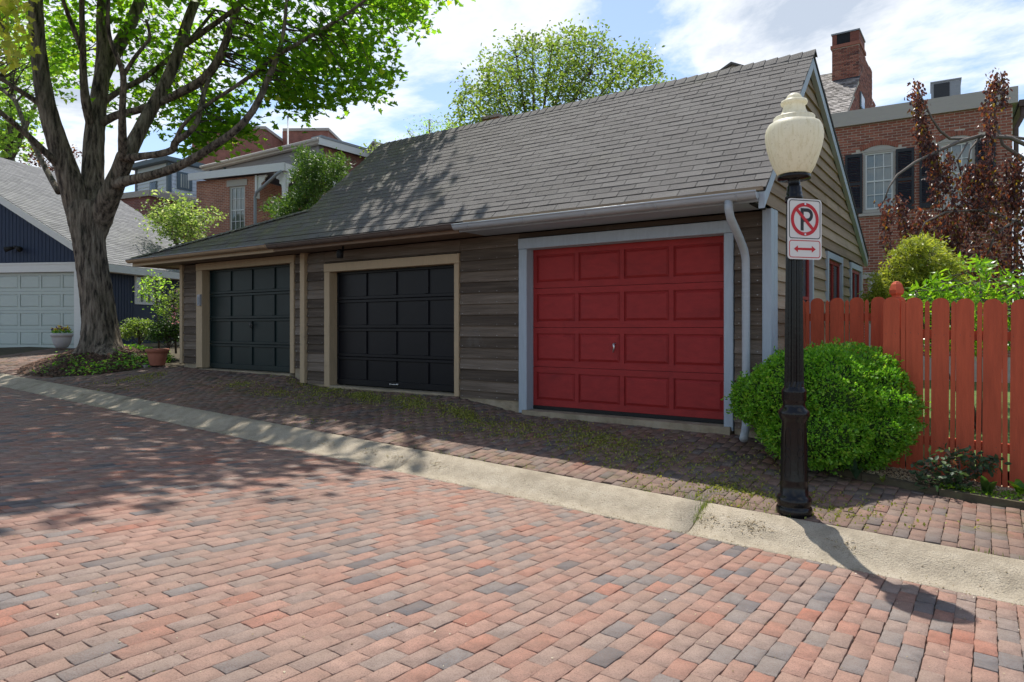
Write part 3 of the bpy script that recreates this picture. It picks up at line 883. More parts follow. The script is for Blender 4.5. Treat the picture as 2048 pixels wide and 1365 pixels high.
def door_raised(x0, x1, z0, z1, m, parent, lab, y=7.61, rows=4, cols=4, P=None):
    """sectional door with raised and fielded panels"""
    P = P or (lambda x, y_, z: (x, y_, z))
    H = (z1 - z0) / rows
    mb = MB()
    def bx(a, b, c, d, e, f_):
        mb.hexa([P(a, c, e), P(b, c, e), P(b, d, e), P(a, d, e), P(a, c, f_), P(b, c, f_), P(b, d, f_), P(a, d, f_)])
    W = (x1 - x0)
    mg = 0.055
    pw = (W - mg * 5) / cols
    for r_ in range(rows):
        zb_, zt_ = z0 + r_ * H + 0.0025, z0 + (r_ + 1) * H - 0.0025
        bx(x0, x1, y + 0.020, y + 0.045, zb_, zt_)                 # section slab
        ph0, ph1 = zb_ + 0.075, zt_ - 0.075
        bx(x0, x1, y, y + 0.0195, zb_, ph0)
        bx(x0, x1, y, y + 0.0195, ph1, zt_)
        for c_ in range(cols + 1):
            a = x0 + c_ * (pw + mg)
            bx(a, a + mg, y + 0.0006, y + 0.0195, ph0 + 0.0005, ph1 - 0.0005)
    d = mb.build('garage_door', m, parent, label=lab)
    for r_ in range(rows):
        zb_, zt_ = z0 + r_ * H + 0.0025, z0 + (r_ + 1) * H - 0.0025
        for c_ in range(cols):
            a = x0 + c_ * (pw + mg) + mg + 0.010; b = a + pw - 0.020
            e, f_ = zb_ + 0.085, zt_ - 0.085
            i_ = 0.028
            p_ = MB()
            p_.add([P(*q) for q in ((a, y + 0.0195, e), (b, y + 0.0195, e), (b, y + 0.0195, f_), (a, y + 0.0195, f_),
                    (a + i_, y + 0.001, e + i_), (b - i_, y + 0.001, e + i_), (b - i_, y + 0.001, f_ - i_), (a + i_, y + 0.001, f_ - i_))],
                   [(4, 5, 6, 7), (0, 1, 5, 4), (1, 2, 6, 5), (2, 3, 7, 6), (3, 0, 4, 7)])
            p_.build('panel', m, d)
    return d
dr = door_raised(-4.985 + 0.014, -2.377 - 0.006, 0.565, 2.628, M['door_red'], G, 'faded red sectional door with sixteen raised panels')
MB().box(-4.97, -2.384, 7.605, 7.655, 0.52, 0.5645).build('rubber_seal', M['rubber'], dr)
# handles
hx = -4.97 + 2.586 * 0.462
mb = MB(); mb.tube([(hx, 7.608, 1.40), (hx, 7.575, 1.395), (hx + 0.012, 7.57, 1.36), (hx - 0.006, 7.575, 1.29)], [0.012, 0.013, 0.012, 0.008], 8)
mb.lathe([(0.0, 0), (0.02, 0.0), (0.02, 0.006), (0.0, 0.006)], (hx, 7.604, 1.395), 10)
mb.build('handle', M['steel'], dr, True)
hx = -8.75 + 2.5 * 0.485
mb = MB(); mb.tube([(hx - 0.07, 7.60, 0.715), (hx - 0.06, 7.585, 0.715), (hx + 0.07, 7.585, 0.72), (hx + 0.08, 7.60, 0.72)], 0.007, 8)
mb.lathe([(0.016, -0.012), (0.02, 0), (0.016, 0.012)], (hx - 0.07, 7.60, 0.715), 10); mb.lathe([(0.016, -0.012), (0.02, 0), (0.016, 0.012)], (hx + 0.08, 7.60, 0.72), 10)
mb.build('handle', M['steel'], dk, True)
hx = -12.44 + 2.5 * 0.50
mb = MB(); mb.tube([(hx, 7.60, 1.69), (hx, 7.57, 1.68), (hx, 7.57, 1.60), (hx, 7.60, 1.59)], 0.011, 8); mb.tube([(hx - 0.05, 7.58, 1.66), (hx + 0.05, 7.58, 1.64)], 0.009, 8)
mb.build('handle', M['brass_dark'], dg, True)
# keypad box on the tan frame and the little lamps under the eave
mb = MB(); mb.cbox(-12.69, -12.60, 7.41, 7.452, 2.02, 2.24); kb = mb.build('keypad_box', M['pot_grey'], G)
MB().cbox(-12.68, -12.61, 7.402, 7.409, 2.04, 2.20, 0.002).build('cover', M['metal_grey'], kb)
mb = MB(); mb.tube([(-8.24, 7.20, SOF - 0.004), (-8.24, 7.20, SOF - 0.07), (-8.24, 7.16, SOF - 0.10)], 0.018, 8)
mb.lathe([(0.03, 0.05), (0.055, 0.0), (0.05, -0.09), (0.0, -0.09)], (-8.24, 7.14, SOF - 0.10), 12); mb.build('floodlight', M['rubber'], G, True)

# ---- gable wall boards (right side)
def rear_z(y):  return BZ + (RZ - BZ) * (BY - y) / (BY - RY)
def front_z(y): return EZ + (RZ - EZ) * (y - EY) / (RY - EY)
z = 0.45
zs_ = [SOF - EXPO * 16 + EXPO * i for i in range(40)]
wins = [(8.30, 9.34, 1.35, 2.58), (10.45, 11.50, 1.35, 2.58), (12.42, 13.45, 1.35, 2.58)]
def gboard(y0, y1, z0, z1, tl=None, tr_=None):
    x = -1.90
    if y1 - y0 < 0.03: return
    mb = MB()
    t0, t1 = (tl if tl is not None else y0), (tr_ if tr_ is not None else y1)
    mb.hexa([(x - 0.02, y0, z0), (x + 0.038, y0, z0), (x + 0.038, y1, z0), (x - 0.02, y1, z0),
             (x - 0.02, t0, z1), (x + 0.010, t0, z1), (x + 0.010, t1, z1), (x - 0.02, t1, z1)])
    mb.build('siding_board', M['siding_tan'], G)
for z0 in zs_:
    z1 = z0 + EXPO + 0.012
    if z0 > RZ - 0.30: break
    if z0 >= SOF - 0.01:
        inv = lambda zz: (EY + (RY - EY) * (zz + 0.12 - EZ) / (RZ - EZ), BY - (BY - RY) * (zz + 0.10 - BZ) / (RZ - BZ))
        a0, b0 = inv(z0); a1, b1 = inv(z1)
        a0, a1 = max(a0, EY + 0.02), max(a1, EY + 0.02); b0, b1 = min(b0, 13.85), min(b1, 13.85)
        if b1 - a1 < 0.1: a1, b1 = (a0 + b0) / 2 - .02, (a0 + b0) / 2 + .02
        sp = random.uniform(a0 + 0.8, b0 - 0.8) if b0 - a0 > 3 else None
        if sp:
            gboard(a0, sp - 0.002, z0, z1, a1, sp - 0.002); gboard(sp + 0.002, b0, z0, z1, sp + 0.002, b1)
        else:
            gboard(a0, b0, z0, z1, a1, b1)
    else:
        edges = [7.69]
        if z1 > 1.30 and z0 < 2.62:
            for (a, b, c_, d_) in wins: edges += [a - 0.09, b + 0.09]
        edges.append(13.84)
        for a, b in zip(edges[0::2], edges[1::2]):
            gboard(a, b, z0, z1)
for (a, b, c_, d_) in wins:
    wf = MB()
    x = -1.87
    for (y0, y1, z0, z1) in ((a - 0.088, a, c_ - 0.08, d_ + 0.09), (b, b + 0.088, c_ - 0.08, d_ + 0.09), (a + 0.001, b - 0.001, d_, d_ + 0.088), (a + 0.001, b - 0.001, c_ - 0.078, c_)):
        wf.box(x - 0.08, x + 0.025, y0, y1, z0, z1)
    w = wf.build('window', M['paint_bluegrey'], G)
    sh = MB(); x -= 0.045
    for (y0, y1, z0, z1) in ((a, a + 0.05, c_, d_), (b - 0.05, b, c_, d_), (a + 0.05, b - 0.05, d_ - 0.055, d_), (a + 0.05, b - 0.05, c_, c_ + 0.06),
                             ((a + b) / 2 - 0.012, (a + b) / 2 + 0.012, c_ + 0.06, d_ - 0.055), (a + 0.05, b - 0.05, (c_ + d_) / 2 - 0.02, (c_ + d_) / 2 + 0.02)):
        sh.box(x, x + 0.03, y0 + 0.0005, y1 - 0.0005, z0 + 0.0005, z1 - 0.0005)
    sh.build('sash', M['sash_red'], w)
    MB().quad((x + 0.012, a, c_), (x + 0.012, b, c_), (x + 0.012, b, d_), (x + 0.012, a, d_)).build('pane', M['glass'], w)
    MB().quad((x - 0.03, a, c_), (x - 0.03, b, c_), (x - 0.03, b, d_), (x - 0.03, a, d_)).build('curtain', M['curtain_pale'], w)

# ---- roof
XRK = -1.80
roof = MB()
th = 0.03
xl_e, xl_r = -9.63, -9.47
A = [(xl_e, EY, EZ), (XRK, EY, EZ), (XRK, RY, RZ), (xl_r, RY, RZ)]
Bk = [(xl_r, RY, RZ), (XRK, RY, RZ), (XRK, BY, BZ), (xl_e, BY, BZ)]
def slab(pts, d=0.05):
    roof.prism(list(reversed(pts)), (0, 0, -d))
roof.prism([(x, y, z - 0.05) for x, y, z in A], (0, 0, 0.045))
roof.prism([(x, y, z - 0.05) for x, y, z in Bk], (0, 0, 0.045))
HX, HY = -9.52, 7.61
HZ = EZ + (RZ - EZ) * (HY - EY) / (RY - EY)
roof.prism([(-14.22, EY, EZ - 0.05), (xl_e, EY, EZ - 0.05), (HX, HY, HZ - 0.05)], (0, 0, 0.045))
roof.prism([(-14.22, EY, EZ - 0.052), (HX, HY, HZ - 0.052), (HX, 12.6, HZ - 0.052), (-14.22, 12.9, EZ - 0.052)], (0, 0, 0.045))
RF = roof.build('roof', M['roof_deck'], G)
mb = MB(); mb.prism([(-9.45, 7.3, 2.9), (-9.45, 13.8, 2.9), (-9.45, RY, RZ - 0.12)], (0.05, 0, 0)); mb.build('gable_wall', M['siding_dark'], G)

SE, SW = 0.1186, 0.305
pieces = []
ncourse = 26
for i in range(ncourse):
    s0 = i * SE - 0.03 if i == 0 else i * SE
    k = i / (ncourse - 1)
    sh_z = s0
    yk = EY + (RY - EY) * (s0 / SLF)
    # left limit: rake of the tall roof, or the hip of the low roof
    xl = xl_e + (xl_r - xl_e) * (s0 / SLF)
    if s0 > SLF - .1: continue
    if yk < HY - 0.04:
        xl = -14.22 + (HX + 14.22) * max(0, (yk + 0.06 - EY)) / (HY - EY)
    off = (i % 2) * 0.5 * SW + random.uniform(-0.02, 0.02)
    n0 = int((xl - XRK) / SW) - 2
    for j in range(n0, 2):
        a, b = XRK + 0.02 + j * SW + off, XRK + 0.02 + (j + 1) * SW + off
        a, b = max(a, xl), min(b, XRK + 0.02)
        if b - a < 0.03: continue
        pieces.append((a, b, s0, i))
def shingle_v(a, b, s0, jit=True):
    g = 0.0035
    lo, up = 0.0098, 0.0038
    r1, r2 = (random.uniform(-.002, .004), random.uniform(-.002, .004)) if jit else (0, 0)
    s1 = s0 + SE + 0.02
    d = random.uniform(-0.003, 0.003)
    return [roofp(a + g, s0 + d, 0.001), roofp(b - g, s0 + d, 0.001), roofp(b - g, s1, 0.0), roofp(a + g, s1, 0.0),
            roofp(a + g, s0 + d, lo + r1), roofp(b - g, s0 + d, lo + r2), roofp(b - g, s1, up), roofp(a + g, s1, up)]
cen = np.array([roofp((a + b) / 2, s0 + .06) for a, b, s0, i in pieces])
u_, v_, t_ = uvt(cen)
order = np.argsort(t_)
near = set(order[:300].tolist())
rest_mb = MB()
for n_, (a, b, s0, i) in enumerate(pieces):
    if n_ in near:
        MB().hexa(shingle_v(a, b, s0)).build('shingle', M['shingle'], RF)
    else:
        rest_mb.hexa(shingle_v(a, b, s0))
# rear slope, seen only from the side
for i in range(38):
    s0 = i * SE
    L_ = math.hypot(BY - RY, RZ - BZ)
    if s0 > L_ - 0.1: break
    k0, k1 = s0 / L_, min(1, (s0 + SE + .02) / L_)
    y0, z0 = BY + (RY - BY) * k0, BZ + (RZ - BZ) * k0
    y1, z1 = BY + (RY - BY) * k1, BZ + (RZ - BZ) * k1
    rest_mb.hexa([(xl_e, y0, z0), (XRK, y0, z0), (XRK, y1, z1), (xl_e, y1, z1), (xl_e, y0, z0 + .014), (XRK, y0, z0 + .014), (XRK, y1, z1 + .005), (xl_e, y1, z1 + .005)])
rest_mb.build('shingle_field', M['shingle'], RF, kind='stuff')
# ridge caps
x = XRK + 0.02
while x > xl_r + 0.1:
    w = 0.152
    a, b = x - w - 0.03, x
    lift = 0.020
    mb = MB()
    dy, dz1 = 0.115, 0.115 * (RZ - EZ) / (RY - EY)
    dzb = 0.115 * (RZ - BZ) / (BY - RY)
    l2 = 0.012
    mb.add([(a, RY - dy, RZ - dz1 + l2), (b, RY - dy, RZ - dz1 + lift + .006), (b, RY, RZ + lift + .012), (a, RY, RZ + l2 + .004), (b, RY + dy, RZ - dzb + lift), (a, RY + dy, RZ - dzb + l2)],
           [(0, 1, 2, 3), (3, 2, 4, 5)])
    mb.add([(b, RY - dy, RZ - dz1), (b, RY - dy, RZ - dz1 + lift + .006), (b, RY, RZ + lift + .012), (b, RY + dy, RZ - dzb + lift), (b, RY + dy, RZ - dzb), (b, RY, RZ)], [(0, 5, 2, 1), (5, 4, 3, 2)])
    mb.add([(a, RY - dy, RZ - dz1 - .002), (b, RY - dy, RZ - dz1 - .002), (b, RY - dy, RZ - dz1 + lift + .006), (a, RY - dy, RZ - dz1 + l2)], [(0, 1, 2, 3)])
    mb.build('ridge_cap', M['shingle'], RF)
    x -= w
# hip caps of the low roof
mb = MB()
for k in range(30):
    a0, a1 = k / 30, (k + 1.12) / 30
    p0 = np.array((-14.22, EY, EZ)) * (1 - a0) + np.array((HX, HY, HZ)) * a0
    p1 = np.array((-14.22, EY, EZ)) * (1 - a1) + np.array((HX, HY, HZ)) * a1
    o1, o2 = np.array((0.01, -0.09, -0.055)), np.array((-0.03, 0.11, 0.0))
    up = np.array((0, 0, 0.022)); up2 = np.array((0, 0, 0.010))
    mb.add([p0 + o1 + up, p1 + o1 + up2, p1 + up2 * 1.3, p0 + up * 1.3, p1 + o2 + up2, p0 + o2 + up, p0 + o1, p0, p0 + o2], [(0, 1, 2, 3), (3, 2, 4, 5), (6, 0, 3, 7), (7, 3, 5, 8)])
mb.build('hip_caps', M['shingle'], RF, kind='stuff')

# ---- rake boards
def rake(p0, p1, w=0.15, m='paint_bluegrey'):
    mb = MB()
    x0, x1 = -1.868, -1.81
    mb.hexa([(x0, p0[0], p0[1] - w), (x1, p0[0], p0[1] - w), (x1, p1[0], p1[1] - w), (x0, p1[0], p1[1] - w),
             (x0, p0[0], p0[1] - 0.008), (x1, p0[0], p0[1] - 0.008), (x1, p1[0], p1[1] - 0.008), (x0, p1[0], p1[1] - 0.008)])
    mb.build('rake_board', M[m], G)
rake((EY + 0.0, EZ - 0.05), (RY - 0.002, RZ - 0.05), 0.17)
rake((RY + 0.002, RZ - 0.05), (BY, BZ - 0.05), 0.14)
# ---- soffit, fascia, gutters
MB().box(-5.69, -1.875, EY + 0.03, 7.5, SOF, SOF + 0.03).build('soffit', M['paint_bluegrey'], G)
MB().box(-14.15, -5.692, EY + 0.03, 7.5, SOF, SOF + 0.03).build('soffit', M['soffit_brown'], G)
MB().box(-14.15, XL, 7.5005, 12.4, SOF + 0.001, SOF + 0.03).build('soffit', M['paint_tan'], G)
MB().cbox(-5.69, -1.87, EY - 0.002, EY + 0.0285, SOF - 0.015, EZ - 0.052).build('fascia', M['paint_bluegrey'], G)
MB().cbox(-9.6, -5.692, EY - 0.002, EY + 0.0285, SOF - 0.025, EZ - 0.052).build('fascia', M['paint_brown'], G)
MB().cbox(-14.18, -9.602, EY - 0.003, EY + 0.0285, SOF - 0.03, EZ - 0.052).build('fascia', M['paint_tan'], G)
MB().box(-14.21, -14.181, EY - 0.003, 12.5, SOF - 0.03, EZ - 0.055).build('fascia', M['paint_tan'], G)
def gutter(x0, x1, zc_, m, lipm, r=0.066, yc=EY - 0.072):
    mb = MB()
    n = 9
    def ring(rr, x): return [(x, yc + rr * math.cos(math.pi + math.pi * k / (n - 1)), zc_ + rr * math.sin(math.pi + math.pi * k / (n - 1))) for k in range(n)]
    o0, o1, i0, i1 = ring(r, x0), ring(r, x1), ring(r - 0.006, x0), ring(r - 0.006, x1)
    mb.add(o0 + o1, [(k, k + 1, n + k + 1, n + k) for k in range(n - 1)])
    mb.add(i0 + i1, [(k, n + k, n + k + 1, k + 1) for k in range(n - 1)])
    for x, rr in ((x0, o0), (x1, o1)): mb.poly(rr if x == x1 else list(reversed(rr)))
    g_ = mb.build('gutter', M[m], G, True)
    lp = MB(); lp.tube([(x0, yc - r, zc_ + 0.002), (x1, yc - r, zc_ + 0.002)], 0.011, 8); lp.build('gutter_lip', M[lipm], g_, True)
    x = x0 + 0.25
    while x < x1 - 0.1:
        hb = MB()
        pts = [(x, yc + (r + 0.003) * math.cos(math.pi + math.pi * k / 8), zc_ + (r + 0.003) * math.sin(math.pi + math.pi * k / 8)) for k in range(9)]
        hb.tube([(x + 0.0, yc - r - 0.004, zc_ + 0.012)] + pts + [(x, yc + r, zc_ + 0.04)], 0.0055, 6)
        hb.build('bracket', M[m], g_, True)
        x += 0.85
    return g_
gutter(-5.70, -1.86, 2.925, 'gutter_grey', 'gutter_grey')
gutter(-9.62, -5.66, 2.935, 'gutter_brown', 'gutter_brown', 0.062)
gutter(-14.22, -9.66, 2.95, 'gutter_tan', 'gutter_lip', 0.066)
# drip edge board, rust-stained, above the grey gutter
MB().hexa([(-5.6, EY - 0.03, EZ - 0.045), (-1.82, EY - 0.03, EZ - 0.045), (-1.82, EY + 0.0, EZ - 0.045), (-5.6, EY + 0.0, EZ - 0.045),
           (-5.6, EY - 0.028, EZ - 0.006), (-1.82, EY - 0.028, EZ - 0.006), (-1.82, EY + 0.0, EZ - 0.006), (-5.6, EY + 0.0, EZ - 0.006)]).build('drip_board', M['siding_tan'], G)
# downspout
mb = MB()
d0 = -2.13
pth = [(d0 - 0.01, EY - 0.072, 2.87), (d0 - 0.01, EY - 0.07, 2.78), (d0 - 0.005, EY - 0.03, 2.70), (d0, 7.20, 2.52), (d0 + 0.005, 7.33, 2.42), (d0 + 0.008, 7.378, 2.33), (d0 + 0.01, 7.38, 2.2),
       (d0 + 0.012, 7.38, 0.62), (d0 + 0.015, 7.36, 0.55), (d0 + 0.03, 7.28, 0.50), (d0 + 0.06, 7.12, 0.455)]
mb.tube(pth, 0.042, 14); mb.build('downspout', M['gutter_grey'], G, True)
# ------------------------------------------------------------------ street lamp and its sign
LT = 5.24
lx, ly_, lz = at(1588, 1019, LT)
lz = float(zap(lx, ly_)) - 0.01
K = LT / FPX                          # metres per photo pixel at the lamp
def zpx(v): return (1021 - v) * K
lamp = thing('street_lamp', 'black fluted street lamp post with a stained cream acorn globe', 'street lamp', (lx, ly_, lz))
base_p = [(34, 1032), (34, 1008), (32.5, 1005), (30, 1003.5), (32, 1000), (33.5, 994), (32.5, 987), (29, 983), (26.5, 981), (26.5, 962), (25.8, 956), (26.5, 954), (25.8, 951), (24.0, 880), (23.2, 838),
          (24.5, 834), (27, 829), (29.5, 823), (29.5, 817), (27, 812), (22.5, 808), (21, 802), (21.5, 796), (23.5, 793), (22.5, 790), (23.8, 786), (22.8, 781), (23.8, 777), (23, 773), (19.5, 768), (18.3, 764)]
mb = MB(); mb.lathe([(r * K, zpx(v)) for r, v in base_p], (lx, ly_, lz), 32); mb.build('base', M['post_paint'], lamp, True)
mb = MB(); mb.lathe([(19.0 * K, zpx(766)), (18.6 * K, zpx(755)), (16.0 * K, zpx(540)), (15.0 * K, zpx(420)), (14.6 * K, zpx(398))], (lx, ly_, lz), 32, (zpx(757), zpx(405), 0.86)); mb.build('shaft', M['post_paint'], lamp)
cap_p = [(14, 400), (17, 398), (17, 394), (15.5, 392.5), (17, 391), (17, 387), (15, 385), (15.5, 381), (14, 378), (14, 368), (11.5, 364), (11.5, 354), (12, 353), (31, 352.5), (31.5, 347), (30, 343), (12, 342.5)]
mb = MB(); mb.lathe([(r * K, zpx(v)) for r, v in cap_p], (lx, ly_, lz), 28); mb.build('collar', M['post_paint'], lamp, True)
gl_p = [(30, 342.4), (32.5, 340), (39, 328), (45.5, 311), (51, 292), (54.5, 274), (54.8, 262), (52.5, 250), (48, 242), (41, 237.5), (38.5, 236), (39, 230), (37, 227.5), (30, 226), (24.5, 220), (21.5, 213), (20.5, 207), (20.5, 204.5), (24.5, 202.5), (25.5, 199), (24, 195.5), (15.5, 194.2), (15, 189), (11.5, 183.5), (6.5, 180.5), (1.5, 179.8)]
mb = MB(); mb.lathe([(r * K, zpx(v)) for r, v in gl_p], (lx, ly_, lz), 40); gl = mb.build('globe', M['globe'], lamp, True)
# cast ornament on the base: raised frames and roundels on the eight faces
orn = MB()
for k in range(6):
    a = 2 * math.pi * k / 6 + R(-90) + YAW + R(8)
    for (v0, v1, hw) in ((848, 888, 0.22), (905, 945, 0.24)):
        pts = []
        for (da, vv) in ((-hw, v1 - 8), (-hw, v0 + 8), (-hw * .5, v0), (hw * .5, v0), (hw, v0 + 8), (hw, v1 - 8), (hw * .5, v1), (-hw * .5, v1), (-hw, v1 - 8)):
            rr = (23.2 + (vv - 838) / 116 * 2.6 + 0.25) * K
            pts.append((lx + rr * math.cos(a + da), ly_ + rr * math.sin(a + da), lz + zpx(vv)))
        orn.tube(pts, 0.0022, 5)
    pts = []
    for j in range(13):
        th_ = 2 * math.pi * j / 12
        vv = 896.5 + 8.0 * math.sin(th_); da = 0.26 * math.cos(th_)
        rr = (23.2 + (vv - 838) / 116 * 2.6 + 0.3) * K
        pts.append((lx + rr * math.cos(a + da), ly_ + rr * math.sin(a + da), lz + zpx(vv)))
    orn.tube(pts, 0.0026, 5)
orn.build('cast_ornament', M['post_paint'], lamp, True, kind='stuff')

# the sign, turned a little away from the viewer
ang = R(16)
ex = np.array(cam_xy(math.cos(ang), math.sin(ang)) + (0,))        # along its width
en = np.array(cam_xy(math.sin(ang), -math.cos(ang)) + (0,))       # out of its face
cs = at(1604, 457.5, LT - 0.11)
cs = np.array((lx, ly_, cs[2])) + ex * 0.026 + en * 0.085
SGW, SGH = 0.305, 0.457
def rr_outline(w, h, r, n=5, cx=0, cy=0):
    pts = []
    for (sx, sy, a0) in ((1, 1, 0), (-1, 1, 90), (-1, -1, 180), (1, -1, 270)):
        for k in range(n + 1):
            a = R(a0 + 90 * k / n)
            pts.append((cx + sx * (w / 2 - r) + r * math.cos(a), cy + sy * (h / 2 - r) + r * math.sin(a)))
    return pts
def S(x, y, d=0.0): return tuple(cs + ex * x + np.array((0, 0, 1.0)) * y + en * d)
sign = thing('parking_sign', 'white no parking sign with red slashed P and double arrow', 'sign', tuple(cs))
def plate(mb, pts, d0, d1):
    mb.prism([S(x, y, d0) for x, y in reversed(pts)], tuple(en * (d1 - d0)))
def flat(mb, pts, d):
    mb.poly([S(x, y, d) for x, y in pts])
def ring2(mb, po, pi_, d):
    n = len(po)
    mb.add([S(x, y, d) for x, y in po] + [S(x, y, d) for x, y in pi_], [(k, (k + 1) % n, n + (k + 1) % n, n + k) for k in range(n)])
mb = MB(); plate(mb, rr_outline(SGW, SGH, 0.028), 0, 0.0025); mb.build('plate', M['sign_white'], sign)
cyU = SGH / 2 - 0.155; cyL = -SGH / 2 + 0.078
mb = MB(); ring2(mb, rr_outline(SGW - .024, 0.292, .024, 5, 0, cyU), rr_outline(SGW - .036, 0.280, .019, 5, 0, cyU), 0.0036); mb.build('border', M['sign_black'], sign)
mb = MB(); ring2(mb, rr_outline(SGW - .026, 0.132, .022, 5, 0, cyL), rr_outline(SGW - .038, 0.120, .017, 5, 0, cyL), 0.0036); mb.build('border', M['sign_red'], sign)
# letter P
mb = MB()
mb.poly([S(x, y, 0.0034) for x, y in ((-0.038, cyU - 0.085), (-0.010, cyU - 0.085), (-0.010, cyU + 0.085), (-0.038, cyU + 0.085))])
N = 14
po, pi_ = [], []
for k in range(N + 1):
    a = R(90 - 180 * k / N)
    po.append((0.022 + 0.052 * math.cos(a), cyU + 0.033 + 0.052 * math.sin(a))); pi_.append((0.022 + 0.025 * math.cos(a), cyU + 0.033 + 0.025 * math.sin(a)))
mb.add([S(x, y, 0.0034) for x, y in po + pi_], [(N + 1 + k, N + 2 + k, k + 1, k)[::-1] for k in range(N)])
for yy in (cyU + 0.058, cyU - 0.019): mb.poly([S(x, y, 0.0034) for x, y in ((-0.0095, yy), (0.0225, yy), (0.0225, yy + 0.027), (-0.0095, yy + 0.027))])
mb.build('letter', M['sign_black'], sign)
# prohibition ring and slash
mb = MB()
N = 40
co = [(0.125 * math.cos(2 * math.pi * k / N), cyU + 0.125 * math.sin(2 * math.pi * k / N)) for k in range(N)]
ci = [(0.098 * math.cos(2 * math.pi * k / N), cyU + 0.098 * math.sin(2 * math.pi * k / N)) for k in range(N)]
ring2(mb, co, ci, 0.0042)
q = 0.0125 / math.sqrt(2); e_ = 0.103 / math.sqrt(2)
mb.poly([S(x, cyU + y, 0.0046) for x, y in ((-e_ - q, e_ - q), (e_ - q, -e_ - q), (e_ + q, -e_ + q), (-e_ + q, e_ + q))])
mb.build('slashed_ring', M['sign_red'], sign)
mb = MB()
mb.poly([S(x, cyL + y, 0.0040) for x, y in ((-0.098, 0), (-0.062, -0.026), (-0.062, -0.009), (0.062, -0.009), (0.062, -0.026), (0.098, 0), (0.062, 0.026), (0.062, 0.009), (-0.062, 0.009), (-0.062, 0.026))])
mb.build('double_arrow', M['sign_red'], sign)
for yy in (cyU + 0.115, cyU - 0.113):
    c0 = S(0, yy, 0.0046)
    b_ = MB(); pts = [S(0.008 * math.cos(R(60 * k)), yy + 0.008 * math.sin(R(60 * k)), 0.0046) for k in range(6)]
    b_.prism(list(reversed(pts)), tuple(en * 0.005)); b_.build('bolt', M['steel'], sign)
mb = MB(); c0 = np.array((lx, ly_, cs[2]))
for yy in (cyU + 0.115, cyU - 0.113):
    mb.prism([tuple(c0 + en * 0.045 + np.array((0, 0, yy + dz)) + ex * dx) for dx, dz in ((0.02, -0.012), (0.085, -0.012), (0.085, 0.012), (0.02, 0.012))], tuple(en * 0.040))
mb.build('clamp', M['metal_grey'], sign)

# ------------------------------------------------------------------ red picket fences
def picket_mesh(w, h, kind, th=0.019):
    mb = MB()
    pts = [(-w / 2, 0), (w / 2, 0)]
    if kind == 'wide':
        sh_ = 0.055
        pts.append((w / 2, h - sh_))
        for k in range(1, 8):
            a = math.pi * k / 8
            pts.append((w / 2 * 0.93 * math.cos(a), h - sh_ * 0.93 + sh_ * 0.93 * math.sin(a)))
        pts.append((-w / 2, h - sh_))
    else:
        pts += [(w / 2, h - 0.022), (0, h), (-w / 2, h - 0.022)]
    mb.prism([(x, 0, z_) for x, z_ in pts], (0, th, 0))
    return mb
def fence(name, label, x0, n, y, top, bot, step, group=None, rails=True, axis='x', order='wide'):
    loc = (x0, y, bot(x0))
    root = thing(name, label, 'fence', loc, group)
    cache = {}
    def piece(x, kind):
        w = 0.140 if kind == 'wide' else 0.038
        h = top(x) - bot(x) - (0 if kind == 'wide' else 0.026)
        key = (kind, round(h, 3))
        if key not in cache:
            cache[key] = picket_mesh(w, h, kind).mesh('picket', M['fence_red'])
        p_ = (x, y + (0.0 if kind == 'wide' else 0.002), bot(x)) if axis == 'x' else (x0, y + (x - x0), bot(x0))
        link('picket', cache[key], root, None, None, loc=p_, rot=(random.gauss(0, .003), random.gauss(0, .004), (0 if axis == 'x' else R(90)) + random.gauss(0, .008)))
    x = x0
    for k in range(n):
        piece(x + 0.07, 'wide')
        piece(x + 0.140 + 0.009 + 0.019, 'narrow')
        x += step
    nb = MB()
    xx = x0
    for k in range(n if axis == 'x' else 0):
        for zz in (0.39, 1.39):
            for dx in (.035, .105):
                q = (xx + dx + random.uniform(-.006, .006), y - .0012, bot(xx) + zz + random.uniform(-.012, .012))
                nb.add([(q[0] + .0035 * math.cos(R(60 * j)), q[1], q[2] + .0035 * math.sin(R(60 * j))) for j in range(6)], [(0, 1, 2, 3, 4, 5)])
        xx += step
    if nb.v: nb.build('nail_heads', M['brass_dark'], root, kind='stuff')
    if rails:
        for zz in (0.35, 1.35):
            mb = MB()
            if axis == 'x':
                mb.hexa([(x0, y + 0.023, bot(x0) + zz), (x, y + 0.023, bot(x) + zz), (x, y + 0.06, bot(x) + zz), (x0, y + 0.06, bot(x0) + zz),
                         (x0, y + 0.023, bot(x0) + zz + .085), (x, y + 0.023, bot(x) + zz + .085), (x, y + 0.06, bot(x) + zz + .085), (x0, y + 0.06, bot(x0) + zz + .085)])
            else:
                mb.box(x0 - 0.06, x0 - 0.023, y, y + (x - x0), bot(x0) + zz, bot(x0) + zz + .085)
            mb.build('rail', M['fence_red'], root)
    return root
fence('picket_fence', 'tall rust red picket fence nearest the street, behind the small rose bush', -0.845, 30, YW - 0.02, lambda x: 1.895 - 0.045 * (x + 0.845), lambda x: 0.155 - 0.03 * (x + 0.845), 0.1985)
fence('picket_fence', 'rust red picket fence set back beside the garage, above the round bush', -1.855, 6, 8.30, lambda x: 1.93, lambda x: 0.32, 0.1985)
fp = thing('fence_post', 'rust red fence post with pointed finial rising behind the pickets', 'post', (-0.74, 7.62, 0.2))
MB().cbox(-0.79, -0.69, 7.57, 7.67, 0.2, 1.88).build('shaft', M['fence_red'], fp)
mb = MB()
pf = [(0.047, 1.885), (0.034, 1.895), (0.034, 1.91), (0.052, 1.93), (0.054, 1.965), (0.040, 2.02), (0.022, 2.045), (0.004, 2.05)]
mb.lathe([(r * 1.2, z_) for r, z_ in pf], (-0.74, 7.62, 0), 4); mb.build('finial', M['fence_red'], fp)
